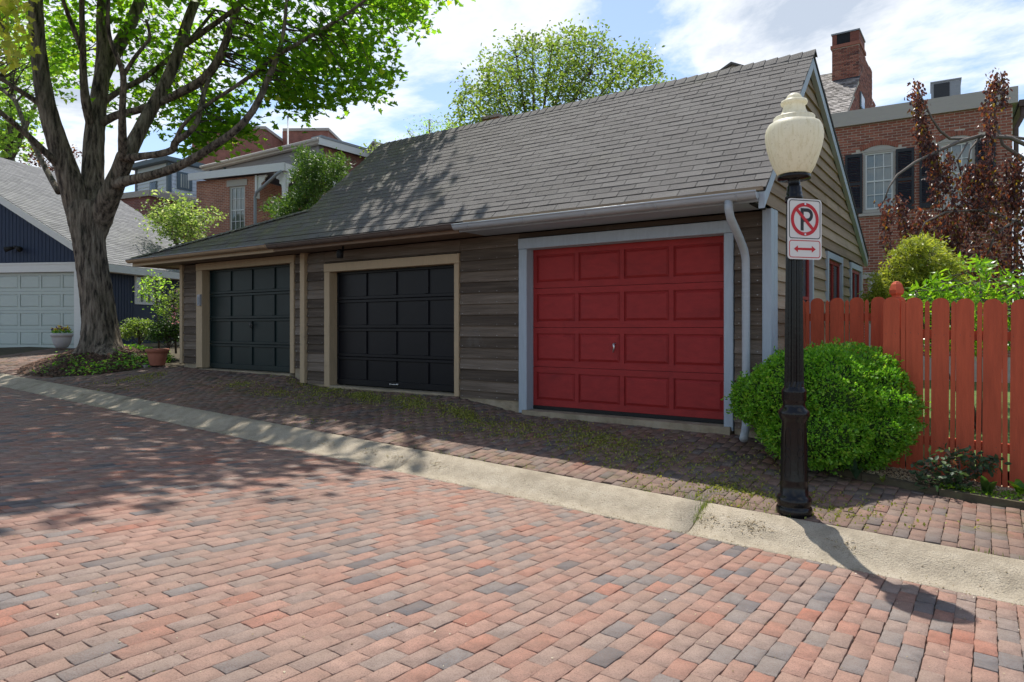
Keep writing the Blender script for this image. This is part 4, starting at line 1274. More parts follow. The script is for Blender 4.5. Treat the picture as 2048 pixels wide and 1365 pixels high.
fp2 = thing('fence_post', 'short red post joining the set back fence to the nearer fence', 'post', (-0.80, 8.24, 0.2))
MB().cbox(-0.84, -0.75, 8.20, 8.29, 0.2, 1.86).build('shaft', M['fence_red'], fp2)
MB().cbox(-0.85, -0.74, 8.19, 8.30, 1.8605, 1.885).build('cap', M['fence_red'], fp2)

# ------------------------------------------------------------------ bed by the fence: timber edging, gravel
ed = thing('bed_edging', 'weathered mossy timber edging along the planting bed by the fence', 'edging', (-0.6, 6.9, 0.15))
exs = [-1.60, -1.44, -1.24, -0.95, -0.35, 0.45, 1.4, 2.4, 3.8, 5.4]
for a, b in zip(exs[:-1], exs[1:]):
    ya, yb = float(bed_front(a)), float(bed_front(b))
    za, zb_ = float(zap(a, ya)), float(zap(b, yb))
    w = 0.045
    MB().hexa([(a, ya - w, za - .08), (b - .006, yb - w, zb_ - .08), (b - .006, yb + w, zb_ - .08), (a, ya + w, za - .08),
               (a, ya - w * .8, za + .05), (b - .006, yb - w * .8, zb_ + .052), (b - .006, yb + w * .8, zb_ + .055), (a, ya + w * .8, za + .055)]).build('timber', M['timber_edge'], ed)
def zbed(X, Y):
    return zap(X, np.minimum(Y, 7.5)) + 0.035 + 0.02 * np.sin(X * 5) * np.cos(Y * 7)
bx_ = lin(-1.62, 6.0, 36)
bm = MB()
for a, b in zip(bx_[:-1], bx_[1:]):
    for k in range(5):
        ya0, ya1 = [float(bed_front(a)) + 0.03 + (8.35 - float(bed_front(a))) * q for q in (k / 5, (k + 1) / 5)]
        yb0, yb1 = [float(bed_front(b)) + 0.03 + (8.35 - float(bed_front(b))) * q for q in (k / 5, (k + 1) / 5)]
        bm.quad(*[(x, y, float(zbed(np.array(x), np.array(y)))) for x, y in ((a, ya0), (b, yb0), (b, yb1), (a, ya1))])
bed = bm.build('planting_bed', M['soil'], None, True, 'structure')
n = 5200
gx = rng.uniform(-1.55, 0.9, n); gy = bed_front(gx) + 0.06 + rng.random(n) * 0.62
pos = np.stack([gx, gy, zbed(gx, gy) + 0.002], 1)
CH = (np.array([(-.5, -.35, 0), (.5, -.3, 0), (.4, .4, 0), (-.45, .3, 0), (0, 0, .45)]), np.array([0, 1, 4, 1, 2, 4, 2, 3, 4, 3, 0, 4]))
leaves('pea_gravel', pos, rng.uniform(0.010, 0.024, n), CH, flat_rot(n, 0.3), M['gravel'], None, 'stuff')
# ------------------------------------------------------------------ buildings behind
class Loc:
    """plan frame of a building: corner, heading of its a-axis (degrees from the photo's right), b runs to the back"""
    def __init__(s, u, t, deg, z0=0.0):
        s.o = at(u, HOR, t); s.o[2] = z0
        c, n_ = math.cos(R(deg)), math.sin(R(deg))
        s.a = np.array(cam_xy(c, n_) + (0,)); s.b = np.array(cam_xy(-n_, c) + (0,))
    def __call__(s, a, b, z): return tuple(s.o + s.a * a + s.b * b + np.array((0, 0, z)))
    def box(s, mb, a0, a1, b0, b1, z0, z1):
        return mb.hexa([s(a0, b0, z0), s(a1, b0, z0), s(a1, b1, z0), s(a0, b1, z0), s(a0, b0, z1), s(a1, b0, z1), s(a1, b1, z1), s(a0, b1, z1)])
    def zv(s, v, a, b):       # height that shows at photo row v
        p_ = s.o + s.a * a + s.b * b
        f = -SR * p_[0] + CR * p_[1]
        return CAM_Z + (HOR - v) / FPX * f
    def av(s, u, b=0.0):      # a for photo column u at depth b
        k = (u - 1024) / FPX
        p_ = s.o + s.b * b
        r0, f0 = CR * p_[0] + SR * p_[1], -SR * p_[0] + CR * p_[1]
        ar, af = CR * s.a[0] + SR * s.a[1], -SR * s.a[0] + CR * s.a[1]
        return (k * f0 - r0) / (ar - k * af)
    def bv(s, u, a=0.0):
        k = (u - 1024) / FPX
        p_ = s.o + s.a * a
        r0, f0 = CR * p_[0] + SR * p_[1], -SR * p_[0] + CR * p_[1]
        br, bf = CR * s.b[0] + SR * s.b[1], -SR * s.b[0] + CR * s.b[1]
        return (k * f0 - r0) / (br - k * bf)
def wall_uv(ob, L):           # metres along the wall and up, for the brick pattern
    me = ob.data
    uvl = me.uv_layers.new(name='UVMap')
    o = ORG[ob.name]
    for p_ in me.polygons:
        n_ = np.array(p_.normal)
        along = L.a if abs(np.dot(n_, L.b)) > abs(np.dot(n_, L.a)) else L.b
        for li in p_.loop_indices:
            co = np.array(me.vertices[me.loops[li].vertex_index].co) + o
            uvl.data[li].uv = (float(np.dot(co, along)), float(co[2]))
def sash_window(L, host, a0, a1, z0, z1, b=0.0, trim='trim_greige', cols=3, rows=(2, 2), room='curtain', fw=0.06, axis='a', sashm='paint_white'):
    """double-hung window standing in a wall; pane, sash bars, curtain behind"""
    def bx(mb, p0, p1, q0, q1, h0, h1):
        if axis == 'a': L.box(mb, p0, p1, q0, q1, h0, h1)
        else: L.box(mb, -q1 if False else q0, q1, p0, p1, h0, h1)
    s_ = -1 if axis == 'a' else 1     # outward direction
    o1, o2 = b + s_ * 0.03, b - s_ * 0.06
    lo, hi = min(o1, o2), max(o1, o2)
    mb = MB()
    bx(mb, a0 - fw, a0, lo, hi, z0 - 0.02, z1 + fw); bx(mb, a1, a1 + fw, lo, hi, z0 - 0.02, z1 + fw)
    bx(mb, a0, a1, lo, hi, z1, z1 + fw - 0.001); bx(mb, a0 - fw - .02, a1 + fw + .02, lo - (0.03 if s_ < 0 else 0), hi + (0.03 if s_ > 0 else 0), z0 - 0.09, z0 - 0.021)
    w = mb.build('window', M[trim], host)
    mid = (z0 + z1) / 2
    sb = MB()
    i1, i2 = sorted((b + s_ * 0.008, b - s_ * 0.03))
    def bar(p0, p1, h0, h1): bx(sb, p0, p1, i1, i2, h0, h1)
    t_ = 0.035
    bar(a0, a0 + t_, z0, z1); bar(a1 - t_, a1, z0, z1); bar(a0 + t_, a1 - t_, z0, z0 + t_ + .01); bar(a0 + t_, a1 - t_, z1 - t_, z1); bar(a0 + t_, a1 - t_, mid - 0.02, mid + 0.02)
    m_ = 0.011
    for (h0, h1, nr) in ((z0 + t_ + .01, mid - 0.02, rows[0]), (mid + 0.02, z1 - t_, rows[1])):
        for c_ in range(1, cols):
            x = a0 + (a1 - a0) * c_ / cols
            bar(x - m_, x + m_, h0, h1)
        for r_ in range(1, nr):
            h_ = h0 + (h1 - h0) * r_ / nr
            xs = [a0 + t_] + [a0 + (a1 - a0) * c_ / cols for c_ in range(1, cols)] + [a1 - t_]
            for k in range(cols):
                bar(xs[k] + (m_ if k else 0), xs[k + 1] - (m_ if k < cols - 1 else 0), h_ - m_, h_ + m_)
    sb.build('sash', M[sashm], w)
    def face(off):
        if axis == 'a': return [L(a0, off, z0), L(a1, off, z0), L(a1, off, z1), L(a0, off, z1)]
        return [L(off, a0, z0), L(off, a1, z0), L(off, a1, z1), L(off, a0, z1)]
    MB().poly(face(b - s_ * 0.012)).build('pane', M['glass'], w)
    MB().poly(face(b - s_ * 0.055)).build('curtain', M[room], w)
    return w
def walls_with_holes(L, a0, a1, z0, z1, holes, b=0.0, th=0.2):
    """front wall slab (facing -b) with rectangular openings"""
    mb = MB()
    xs = sorted(set([a0, a1] + [h for q in holes for h in q[:2]])); zs = sorted(set([z0, z1] + [h for q in holes for h in q[2:]]))
    for i in range(len(xs) - 1):
        for j in range(len(zs) - 1):
            cx, cz = (xs[i] + xs[i + 1]) / 2, (zs[j] + zs[j + 1]) / 2
            if any(q[0] < cx < q[1] and q[2] < cz < q[3] for q in holes): continue
            L.box(mb, xs[i], xs[i + 1], b, b + th, zs[j], zs[j + 1])
    return mb

# ---------------- navy garage on the left
N = Loc(205, 17.7, -8.7, 0.0)
zb_n = 1.04
nav = thing('garage', 'navy blue garage with grey shingle roof and white sectional door', 'garage', N(-3, 0, zb_n))
holes = [(-5.75, -0.80, zb_n - .5, 3.05)]
mb = walls_with_holes(N, -11.8, 0.0, zb_n - 0.4, 3.36, holes, 0, 0.15)
mb.add([N(-11.8, 0, 3.361), N(0, 0, 3.361), N(-5.9, 0, 6.88), N(-11.8, .15, 3.361), N(0, .15, 3.361), N(-5.9, .15, 6.88)], [(0, 1, 2), (5, 4, 3), (1, 4, 5, 2), (0, 2, 5, 3)])
mb.build('front_wall', M['navy'], nav)
wn0, wn1 = 1.25, 2.17
mb = MB()
for (b0, b1, z0, z1) in ((0.151, wn0, 0.6, 3.36), (wn1, 6.3, 0.6, 3.36), (wn0, wn1, 0.6, 2.30), (wn0, wn1, 3.16, 3.36)):
    N.box(mb, -0.15, 0, b0, b1, z0, z1)
mb.build('side_wall', M['navy'], nav)
mb = MB(); N.box(mb, -11.8, 0, 6.3, 6.4, 0.6, 3.36); mb.build('rear_wall', M['navy'], nav)
# vertical battens of the siding
for k in range(56):
    b = 0.25 + k * 0.11
    if wn0 - .1 < b < wn1 + .1 or b > 6.2: continue
    mb = MB(); N.box(mb, 0.0, 0.007, b, b + 0.018, 1.15, 3.35); mb.build('batten', M['navy'], nav)
for k in range(58):
    a = -0.12 - k * 0.11
    if a < -6.1: break
    z0 = 3.32 if a > -5.95 and a < -0.62 else 1.1
    zt = 3.30 + (0 - a) * 0.6
    if a > -0.62: z0, zt = 1.1, 3.32 - a * .58
    mb = MB(); N.box(mb, a - 0.018, a, -0.007, 0, z0, zt); mb.build('batten', M['navy'], nav)
# roof with shingle courses
slope_n = 0.597
mb = MB()
def nroof(a, b, h=0): return N(a, b, 3.40 + min(-a, 11.8 + a) * slope_n + h)
mb.hexa([nroof(-5.9, -.25, -.08), nroof(.28, -.25, -.08), nroof(.28, 6.6, -.08), nroof(-5.9, 6.6, -.08), nroof(-5.9, -.25, 0), nroof(.28, -.25, 0), nroof(.28, 6.6, 0), nroof(-5.9, 6.6, 0)])
mb.hexa([nroof(-12.1, -.25, -.08), nroof(-5.9, -.25, -.08), nroof(-5.9, 6.6, -.08), nroof(-12.1, 6.6, -.08), nroof(-12.1, -.25, 0), nroof(-5.9, -.25, 0), nroof(-5.9, 6.6, 0), nroof(-12.1, 6.6, 0)])
nr = mb.build('roof', M['roof_deck'], nav)
L_ = math.hypot(6.18, 6.18 * slope_n)
cand = []
for i in range(56):
    s0 = i * 0.13
    if s0 > L_ - 0.02: break
    k0, k1 = s0 / L_, min(1.0, (s0 + 0.145) / L_)
    a0, a1 = .30 - 6.2 * k0, .30 - 6.2 * k1
    off = (i % 2) * .15
    for j in range(24):
        b0, b1 = -0.27 + j * .305 - off, -0.27 + (j + 1) * .305 - off - .006
        b0, b1 = max(b0, -.27), min(b1, 6.62)
        if b1 - b0 < .03: continue
        cand.append((a0, a1, b0, b1))
cc = np.array([N((a0 + a1) / 2, (b0 + b1) / 2, 3.4 - (a0 + a1) / 2 * slope_n) for a0, a1, b0, b1 in cand])
u_, v_, t_ = uvt(cc)
vis = (u_ > 0) & (u_ < 372)
near = set(np.argsort(np.where(vis, t_, t_ + 100))[:300].tolist())
rest_mb = MB()
for n_, (a0, a1, b0, b1) in enumerate(cand):
    z0, z1 = 3.40 - a0 * slope_n, 3.40 - a1 * slope_n
    j = random.uniform(0, .004)
    pts = [N(a0, b0, z0 + .001), N(a0, b1, z0 + .001), N(a1, b1, z1 + .001), N(a1, b0, z1 + .001), N(a0, b0, z0 + .014 + j), N(a0, b1, z0 + .014 + j), N(a1, b1, z1 + .005), N(a1, b0, z1 + .005)]
    if n_ in near: MB().hexa(pts).build('shingle', M['shingle_grey'], nr)
    else: rest_mb.hexa(pts)
rest_mb.build('shingle_field', M['shingle_grey'], nr, kind='stuff')
# white rake, eave trim, door trim
mb = MB(); mb.hexa([N(.26, -.285, 3.40 - .26 * slope_n - .20), N(.26, -.255, 3.40 - .26 * slope_n - .20), N(-5.9, -.255, 6.92 - .20), N(-5.9, -.285, 6.92 - .20),
                    N(.26, -.285, 3.40 - .26 * slope_n - .005), N(.26, -.255, 3.40 - .26 * slope_n - .005), N(-5.9, -.255, 6.915), N(-5.9, -.285, 6.915)])
mb.build('rake_board', M['paint_white'], nav)
mb = MB(); N.box(mb, .285, .315, -.25, 6.6, 3.03, 3.22); mb.build('fascia', M['paint_white'], nav)
mb = MB(); N.box(mb, .001, .284, -.25, 6.6, 3.03, 3.055); mb.build('soffit', M['paint_white'], nav)
mb = MB(); N.box(mb, -0.80, -0.58, -.03, .06, zb_n - .05, 3.05); N.box(mb, -6.0, -5.75, -.03, .06, zb_n - .05, 3.05); N.box(mb, -6.0, -.56, -.035, .06, 3.0505, 3.29); N.box(mb, -6.03, -.53, -.05, -.036, 3.25, 3.30)
mb.build('door_frame', M['paint_white'], nav)
Pn = lambda x, y, z: N(x, y, z)
door_raised(-5.75, -0.80, zb_n + .01, 3.05, M['paint_white_door'], nav, 'white sectional door with raised panels', y=0.07, rows=4, cols=8, P=Pn)
# side window
w = MB()
for (b0, b1, z0, z1) in ((wn0 - .07, wn0, 2.24, 3.22), (wn1, wn1 + .07, 2.24, 3.22), (wn0, wn1, 3.15, 3.22), (wn0, wn1, 2.24, 2.31)):
    N.box(w, -.06, .03, b0, b1, z0, z1)
wd = w.build('window', M['paint_white'], nav)
w = MB()
for k in range(1, 3):
    b = wn0 + (wn1 - wn0) * k / 3; N.box(w, -.02, .012, b - .016, b + .016, 2.31, 3.15)
for k in range(3):
    c0, c1 = wn0 + (wn1 - wn0) * k / 3 + .016, wn0 + (wn1 - wn0) * (k + 1) / 3 - .016
    N.box(w, -.02, .012, c0, c1, 2.71, 2.745)
w.build('sash_bars', M['paint_white'], wd)
MB().poly([N(-.03, wn0, 2.3), N(-.03, wn1, 2.3), N(-.03, wn1, 3.16), N(-.03, wn0, 3.16)]).build('pane', M['glass'], wd)
MB().poly([N(-.07, wn0, 2.3), N(-.07, wn1, 2.3), N(-.07, wn1, 3.16), N(-.07, wn0, 3.16)]).build('curtain', M['curtain_pale'], wd)
# floodlight under the gable
fa = N.av(38)
mb = MB(); q = np.array(N(fa, -.02, N.zv(497, fa, 0)))
mb.tube([q, q - N.b * .12 + np.array((0, 0, .02))], .04, 8)
for s_ in (-1, 1): mb.tube([q - N.b * .1 + N.a * .05 * s_, q - N.b * .18 + N.a * .22 * s_ - np.array((0, 0, .05))], [.04, .075], 10)
mb.build('floodlight', M['rubber'], nav, True)
# stone footing along the side
mb = MB(); N.box(mb, 0.0, 0.05, 0.2, 6.3, 0.6, 1.14); mb.build('footing', M['sill_concrete'], nav)

# ---------------- brick house on the right, bricks laid one by one
HB = Loc(2025, 15.9, 0, 0.0)
HB.o = np.array(on_y(2025, HOR, 19.7)); HB.o[2] = 0
dg_ = R(3.5)
HB.a = np.array((math.cos(dg_), math.sin(dg_), 0)); HB.b = np.array((-math.sin(dg_), math.cos(dg_), 0))
hb = thing('brick_house', 'red brick house with black shutters and flat roof behind the garage', 'house', HB(-3, 0, 0.3))
ztop = HB.zv(232, HB.av(1840), 0)
w1 = (HB.av(1726), HB.av(1790)); w2 = (HB.av(1878), HB.av(1944))
zs0, zs1 = HB.zv(425, w1[0], 0), HB.zv(309, w1[0], 0)
w2 = (w2[0], w2[0] + (w1[1] - w1[0]))
low0, low1 = HB.av(1736), HB.av(1800)
zl1 = HB.zv(556, low0, 0)
AL = -6.2
holes = [(w1[0], w1[1], zs0, zs1 + .14), (w2[0], w2[1], zs0, zs1 + .14), (low0, low1, 0.9, zl1 + 0.02)]
mb = walls_with_holes(HB, AL, 0.0, 0.0, ztop, holes, 0.02, 0.25)
HB.box(mb, -0.25, 0.0, 0.2705, 7.0, 0.0, ztop); HB.box(mb, AL, AL + .25, 0.2705, 7.0, 0, ztop)
wall = mb.build('wall', M['mortar'], hb)
BH, BW = 0.0677, 0.203
bricks = []
row = 0
z = 0.9
arch = []
for w_ in (w1, w2): arch.append(((w_[0] + w_[1]) / 2, (w_[1] - w_[0]) / 2 + .09))
zarch = zs1 + .10
while z < ztop - .03:
    off = (row % 2) * BW / 2
    head_row = False
    x = AL + off - BW
    while x < 0:
        a0, a1 = max(x, AL), min(x + BW - .014, -0.002)
        x += BW
        cut = [(a0, a1)]
        for (h0, h1, z0, z1) in holes:
            if z + BH > z0 + .01 and z < z1 - .01:
                nc = []
                for (p0, p1) in cut:
                    if p1 <= h0 or p0 >= h1: nc.append((p0, p1))
                    else:
                        if p0 < h0 - .02: nc.append((p0, h0 - .006))
                        if p1 > h1 + .02: nc.append((h1 + .006, p1))
                cut = nc
        for (ac, hw) in arch:                     # leave room for the arch of headers
            if zs1 - .02 < z < zarch + .20:
                q = [(p0, p1) for p0, p1 in cut if not (p0 < ac + hw - .02 and p1 > ac - hw + .02 and z < zarch + .065 + .117 * (1 - (((p0 + p1) / 2 - ac) / hw) ** 2))]
                cut = q
        for (p0, p1) in cut:
            if p1 - p0 > .03: bricks.append((p0, p1, z, z + BH - .0145))
    row += 1; z += BH
cc = np.array([HB((p0 + p1) / 2, 0, (q0 + q1) / 2) for p0, p1, q0, q1 in bricks])
u_, v_, t_ = uvt(cc)
sc_vis = np.where((u_ > 1665) & (u_ < 1885) & (v_ < 500) & (v_ > 200), t_, t_ + 100)
near = set(np.argsort(sc_vis)[:300].tolist())
rb = MB()
for n_, (p0, p1, q0, q1) in enumerate(bricks):
    j = random.uniform(-.003, .002)
    m_ = MB() if n_ in near else rb
    HB.box(m_, p0, p1, 0.012 + j, 0.0195, q0, q1)
    if n_ in near: m_.build('brick', M['house_brick'], wall)
rb.build('brick_field', M['house_brick'], wall, kind='stuff')
# arches, heads, windows, shutters, sills
for wi, w_ in enumerate((w1, w2)):
    ac = (w_[0] + w_[1]) / 2; hw = (w_[1] - w_[0]) / 2 + .06
    nb_ = 17
    def arc(k, rr):
        x = -hw + 2 * hw * k
        return x, zarch - .03 + .13 * (1 - (x / hw) ** 2) * .9
    for k in range(nb_):
        x0, z0 = arc((k + .06) / nb_, 0); x1, z1 = arc((k + .94) / nb_, 0)
        sx = 1.06
        MB().hexa([HB(ac + x0, 0.002, z0), HB(ac + x1, 0.002, z1), HB(ac + x1, .0195, z1), HB(ac + x0, .0195, z0),
                   HB(ac + x0 * sx, 0.002, z0 + .115), HB(ac + x1 * sx, 0.002, z1 + .115), HB(ac + x1 * sx, .0195, z1 + .115), HB(ac + x0 * sx, .0195, z0 + .115)]).build('arch_brick', M['house_brick'], wall)
    pts = [HB(ac - hw + .05, 0.012, zs1 + .05)] + [HB(ac + hw - .05, 0.012, zs1 + .05)]
    for k in range(9):
        x, z_ = arc(1 - (k + .4) / 8.8, 0); pts.append(HB(ac + x * .95, 0.012, z_ - .006))
    hd = MB().prism(pts, tuple(HB.b * .05)); hd.build('window_head', M['trim_greige'], hb)
    sash_window(HB, hb, w_[0] + .05, w_[1] - .05, zs0 + .06, zs1, 0.05, 'trim_greige', 3, (2, 2), 'curtain', .05, 'a', 'paint_white')
    mb = MB(); HB.box(mb, w_[0] - .10, w_[1] + .10, -.04, .06, zs0 - .11, zs0 - .04); mb.build('window_sill', M['trim_greige'], hb)
    for side in (-1, 1):
        s0 = w_[0] - .012 - .40 if side < 0 else w_[1] + .012
        s1 = s0 + .40
        mb = MB()
        zt, zb_ = zs1 + .02, zs0 - .02
        HB.box(mb, s0, s0 + .055, -.045, -.012, zb_, zt); HB.box(mb, s1 - .055, s1, -.045, -.012, zb_, zt)
        for (z0, z1) in ((zb_, zb_ + .13), (zt - .08, zt), (zb_ + (zt - zb_) * .47, zb_ + (zt - zb_) * .47 + .08)): HB.box(mb, s0 + .055, s1 - .055, -.045, -.012, z0, z1)
        sh = mb.build('shutter', M['shutter_black'], hb)
        lv = MB()
        z = zb_ + .15
        while z < zt - .1:
            if not (zb_ + (zt - zb_) * .47 - .03 < z < zb_ + (zt - zb_) * .47 + .08):
                lv.hexa([HB(s0 + .056, -.042, z), HB(s1 - .056, -.042, z), HB(s1 - .056, -.034, z + .004), HB(s0 + .056, -.034, z + .004), HB(s0 + .056, -.024, z + .034), HB(s1 - .056, -.024, z + .034), HB(s1 - .056, -.016, z + .038), HB(s0 + .056, -.016, z + .038)])
            z += .042
        lv.build('louvres', M['shutter_black'], sh, kind='stuff')
mb = MB(); HB.box(mb, low0 - .15, low1 + .15, -.03, .02, zl1 - .03, zl1 + .14); mb.build('lintel', M['trim_greige'], hb)
sash_window(HB, hb, low0 + .06, low1 - .06, 1.2, zl1 - .1, 0.05, 'trim_greige', 2, (2, 2), 'dark_room', .06)
# parapet band and roof
zpt = HB.zv(203, HB.av(1840), 0)
mb = MB(); HB.box(mb, AL - .05, .10, -.08, .35, ztop - .02, zpt); mb.build('parapet', M['trim_greige'], hb)
mb = MB(); HB.box(mb, AL - .05, .12, .351, 7.0, ztop - .02, zpt - .1); mb.build('roof', M['metal_grey'], hb)
# gutter and downpipe on the corner
gz = HB.zv(205, 0, 0)
mb = MB(); HB.box(mb, .121, .27, -.02, 7.0, gz - .12, gz + .03); mb.build('gutter', M['copper_brown'], hb)
mb = MB(); mb.tube([HB(.19, .05, gz - .12), HB(.19, .05, gz - .35), HB(.07, .05, gz - .6), HB(.07, .05, .4)], .05, 10); mb.build('downpipe', M['copper_brown'], hb, True)
# air conditioner on the roof
aa0, aa1 = HB.av(1862, 1.2), HB.av(1910, 1.2)
ac_z = HB.zv(203, HB.av(1880), 1.2)
acu = thing('air_conditioner', 'grey air conditioning unit on the flat roof of the brick house', 'air conditioner', HB((aa0 + aa1) / 2, 1.5, ac_z - .3))
zt = HB.zv(164, HB.av(1885), 1.2)
mb = MB(); HB.box(mb, aa0, aa1 + .12, 1.2, 2.1, ac_z - .3, zt); mb.build('case', M['metal_grey'], acu)
mb = MB()
z = ac_z - .2
HB.box(mb, aa0 + .06, aa1 - .12, 1.185, 1.199, ac_z - .25, zt - .04); mb.build('grille', M['grille_dark'], acu)
mb = MB(); HB.box(mb, aa0 - .02, aa1 + .14, 1.18, 2.12, zt + .001, zt + .03); mb.build('lid', M['metal_grey'], acu)

# ---------------- older house with the tall chimney
XC = -3.9
def cx(u, v): return np.array(on_x(u, v, XC))
p_base = cx(1718, 157)
YC0 = p_base[1]
oh = thing('old_house', 'old house with worn slate roof and broad brick chimney behind the brick house', 'house', (XC - 3, YC0 + 2, 0.3))
rk_b = cx(1690, 233); rk_t = cx(1719, 152)
sl = (rk_t[2] - rk_b[2]) / (rk_t[1] - rk_b[1])
ridge_y = rk_t[1] + 0.75
ridge_z = rk_t[2] + .75 * sl
eave_y = rk_b[1] - 2.2; eave_z = rk_b[2] - 2.2 * sl
mb = MB()
mb.prism([(XC, eave_y + .2, 0), (XC, 2 * ridge_y - eave_y - .2, 0), (XC, 2 * ridge_y - eave_y - .2, eave_z), (XC, ridge_y, ridge_z - .06), (XC, eave_y + .2, eave_z)], (-.3, 0, 0))
g_w = mb.build('gable_wall', M['mortar'], oh)
mb = MB(); mb.box(XC - 9, XC - .301, eave_y + .2, 2 * ridge_y - eave_y - .2, 0, eave_z); mb.build('wall', M['far_brick'], oh)
class LX: a = np.array((1., 0, 0)); b = np.array((0, 1., 0))
wall_uv(bpy.data.objects[g_w.name], LX)
mb = MB()
mb.hexa([(XC - 9, eave_y, eave_z - .05), (XC + .02, eave_y, eave_z - .05), (XC + .02, ridge_y, ridge_z - .05), (XC - 9, ridge_y, ridge_z - .05), (XC - 9, eave_y, eave_z), (XC + .02, eave_y, eave_z), (XC + .02, ridge_y, ridge_z), (XC - 9, ridge_y, ridge_z)])
mb.hexa([(XC - 9, ridge_y, ridge_z - .05), (XC + .02, ridge_y, ridge_z - .05), (XC + .02, 2 * ridge_y - eave_y, eave_z - .05), (XC - 9, 2 * ridge_y - eave_y, eave_z - .05), (XC - 9, ridge_y, ridge_z), (XC + .02, ridge_y, ridge_z), (XC + .02, 2 * ridge_y - eave_y, eave_z), (XC - 9, 2 * ridge_y - eave_y, eave_z)])
orf = mb.build('roof', M['roof_deck'], oh)
LS = math.hypot(ridge_y - eave_y, ridge_z - eave_z)
sl_pieces = []
for i in range(60):
    s0 = i * .14
    if s0 > LS - .02: break
    for j in range(16):
        x1 = XC + .03 - j * .22 - (i % 2) * .11; x0 = x1 - .215
        if x0 < XC - 3.4: break
        sl_pieces.append((x0, x1, s0))
    if i % 2: sl_pieces.append((XC + .03 - .105, XC + .03, s0))
def sp(x, s, h): 
    k = s / LS
    return (x, eave_y + (ridge_y - eave_y) * k - h * .7, eave_z + (ridge_z - eave_z) * k + h * .7)
cc = np.array([sp((a + b) / 2, s, 0) for a, b, s in sl_pieces]); u_, v_, t_ = uvt(cc)
near = set(np.argsort(np.where((v_ < 240) & (u_ > 1630), t_, t_ + 100))[:300].tolist())
rest_mb = MB()
for n_, (x0, x1, s0) in enumerate(sl_pieces):
    j, k = random.uniform(0, .02), random.uniform(-.008, .008)
    s1 = min(LS, s0 + .165)
    pts = [sp(x0, s0 + k, .002), sp(x1, s0 + k, .002), sp(x1, s1, .001), sp(x0, s1, .001), sp(x0, s0 + k, .022 + j), sp(x1, s0 + k, .022 + random.uniform(0, .02)), sp(x1, s1, .008), sp(x0, s1, .008)]
    if n_ in near: MB().hexa(pts).build('slate', M['slate'], orf)
    else: rest_mb.hexa(pts)
rest_mb.build('slate_field', M['slate'], orf, kind='stuff')
# chimney
cw = XC - on_y(1664, 150, YC0)[0]
top = cx(1718, 60); shz = cx(1743, 143); brk = cx(1728, 88)
ch = MB()
cy0, cy1, cy2 = YC0, brk[1] + .15, shz[1]
zbase = p_base[2] - 1.2
zcap = on_y(1700, 92, YC0)[2]
ztp = top[2]
ch.box(XC - cw, XC + .006, cy0, cy1, zbase, zcap)
ch.prism([(XC + .008, cy1 + .001, zbase - 2), (XC + .008, cy2, zbase - 2), (XC + .008, cy2, shz[2]), (XC + .008, cy1 + .001, zcap - .1)], (-.8, 0, 0))
chm = ch.build('chimney', M['mortar'], oh)
mb = MB(); mb.box(XC - cw - .05, XC + .05, cy0 - .05, cy1 + .05, zcap + .001, zcap + .12)
mb.build('chimney_band', M['chimney_brick'], chm)
mb = MB()
zz0 = zcap + .121
mb.box(XC - cw, XC - cw + .16, cy0, cy1, zz0, ztp); mb.box(XC - .30, XC, cy0, cy1, zz0, ztp); mb.box(XC - cw + .161, XC - .301, cy1 - .2, cy1, zz0, ztp)
mb.build('chimney_crown', M['chimney_brick'], chm)
MB().box(XC - cw - .03, XC + .03, cy0 - .03, cy1 + .03, ztp + .001, ztp + .05).build('chimney_cap', M['metal_grey'], chm)
MB().box(XC - cw + .162, XC - .302, cy0 + .02, cy1 - .201, zz0, ztp - .002).build('flue', M['dark_room'], chm)
bl = MB(); cnt = 0
z = zbase; row = 0
while z < zcap - .03:
    x = XC - cw - (row % 2) * .1
    while x < XC:
        a0, a1 = max(x, XC - cw), min(x + .192, XC + .006)
        if a1 - a0 > .03:
            b_ = MB().box(a0, a1, cy0 - .016 + random.uniform(-.004, .003), cy0 - .001, z, z + .056); b_.build('brick', M['chimney_brick'], chm)
        x += .203
    y = cy0 - (row % 2) * .1
    while y < cy2 + .2:
        a0, a1 = max(y, cy0), min(y + .192, cy2)
        lim = zcap if a0 < cy1 else zcap - .1 - (zcap - .1 - shz[2]) * (a1 - cy1) / (cy2 - cy1)
        if a1 - a0 > .03 and z + .06 < lim:
            bl.box(XC + .0085, XC + .022 + random.uniform(-.003, .004), a0, a1, z, z + .056)
        y += .203
    z += .0677; row += 1
# gable bricks below the rake
z = rk_b[2] - 2.0; row = 0
while z < rk_t[2]:
    y = rk_b[1] - 1.5 - (row % 2) * .1
    while y < cy2 + 1.5:
        a0, a1 = y, y + .192
        lim = rk_b[2] + (a0 - rk_b[1]) * sl - .12
        if z + .06 < lim and a1 < cy2 + 1.2 and not (a1 > cy0 and z > zbase - .02 and a0 < cy2) and not (a1 > cy1 and a0 < cy2 and z > zbase - 2.02): bl.box(XC + .001, XC + .014 + random.uniform(-.003, .004), a0, a1, z, z + .056)
        y += .203
    z += .0677; row += 1
bl.build('brick_field', M['chimney_brick'], chm, kind='stuff')
mb = MB(); q = sp(XC - cw / 2, 0, 0)
mb.prism([(XC - cw - .03, cy0 - .22, p_base[2] - .17), (XC + .03, cy0 - .22, p_base[2] - .17), (XC + .03, cy0 - .02, p_base[2] + .06), (XC - cw - .03, cy0 - .02, p_base[2] + .06)], (0, -.004, .02)); mb.build('flashing', M['grille_dark'], orf)
w0 = cx(1718, 215); w1_ = cx(1726, 198)
mb = MB(); mb.box(XC + .02, XC + .06, w0[1], w1_[1], w0[2], w1_[2]); gw = mb.build('attic_window', M['trim_steel'], oh)
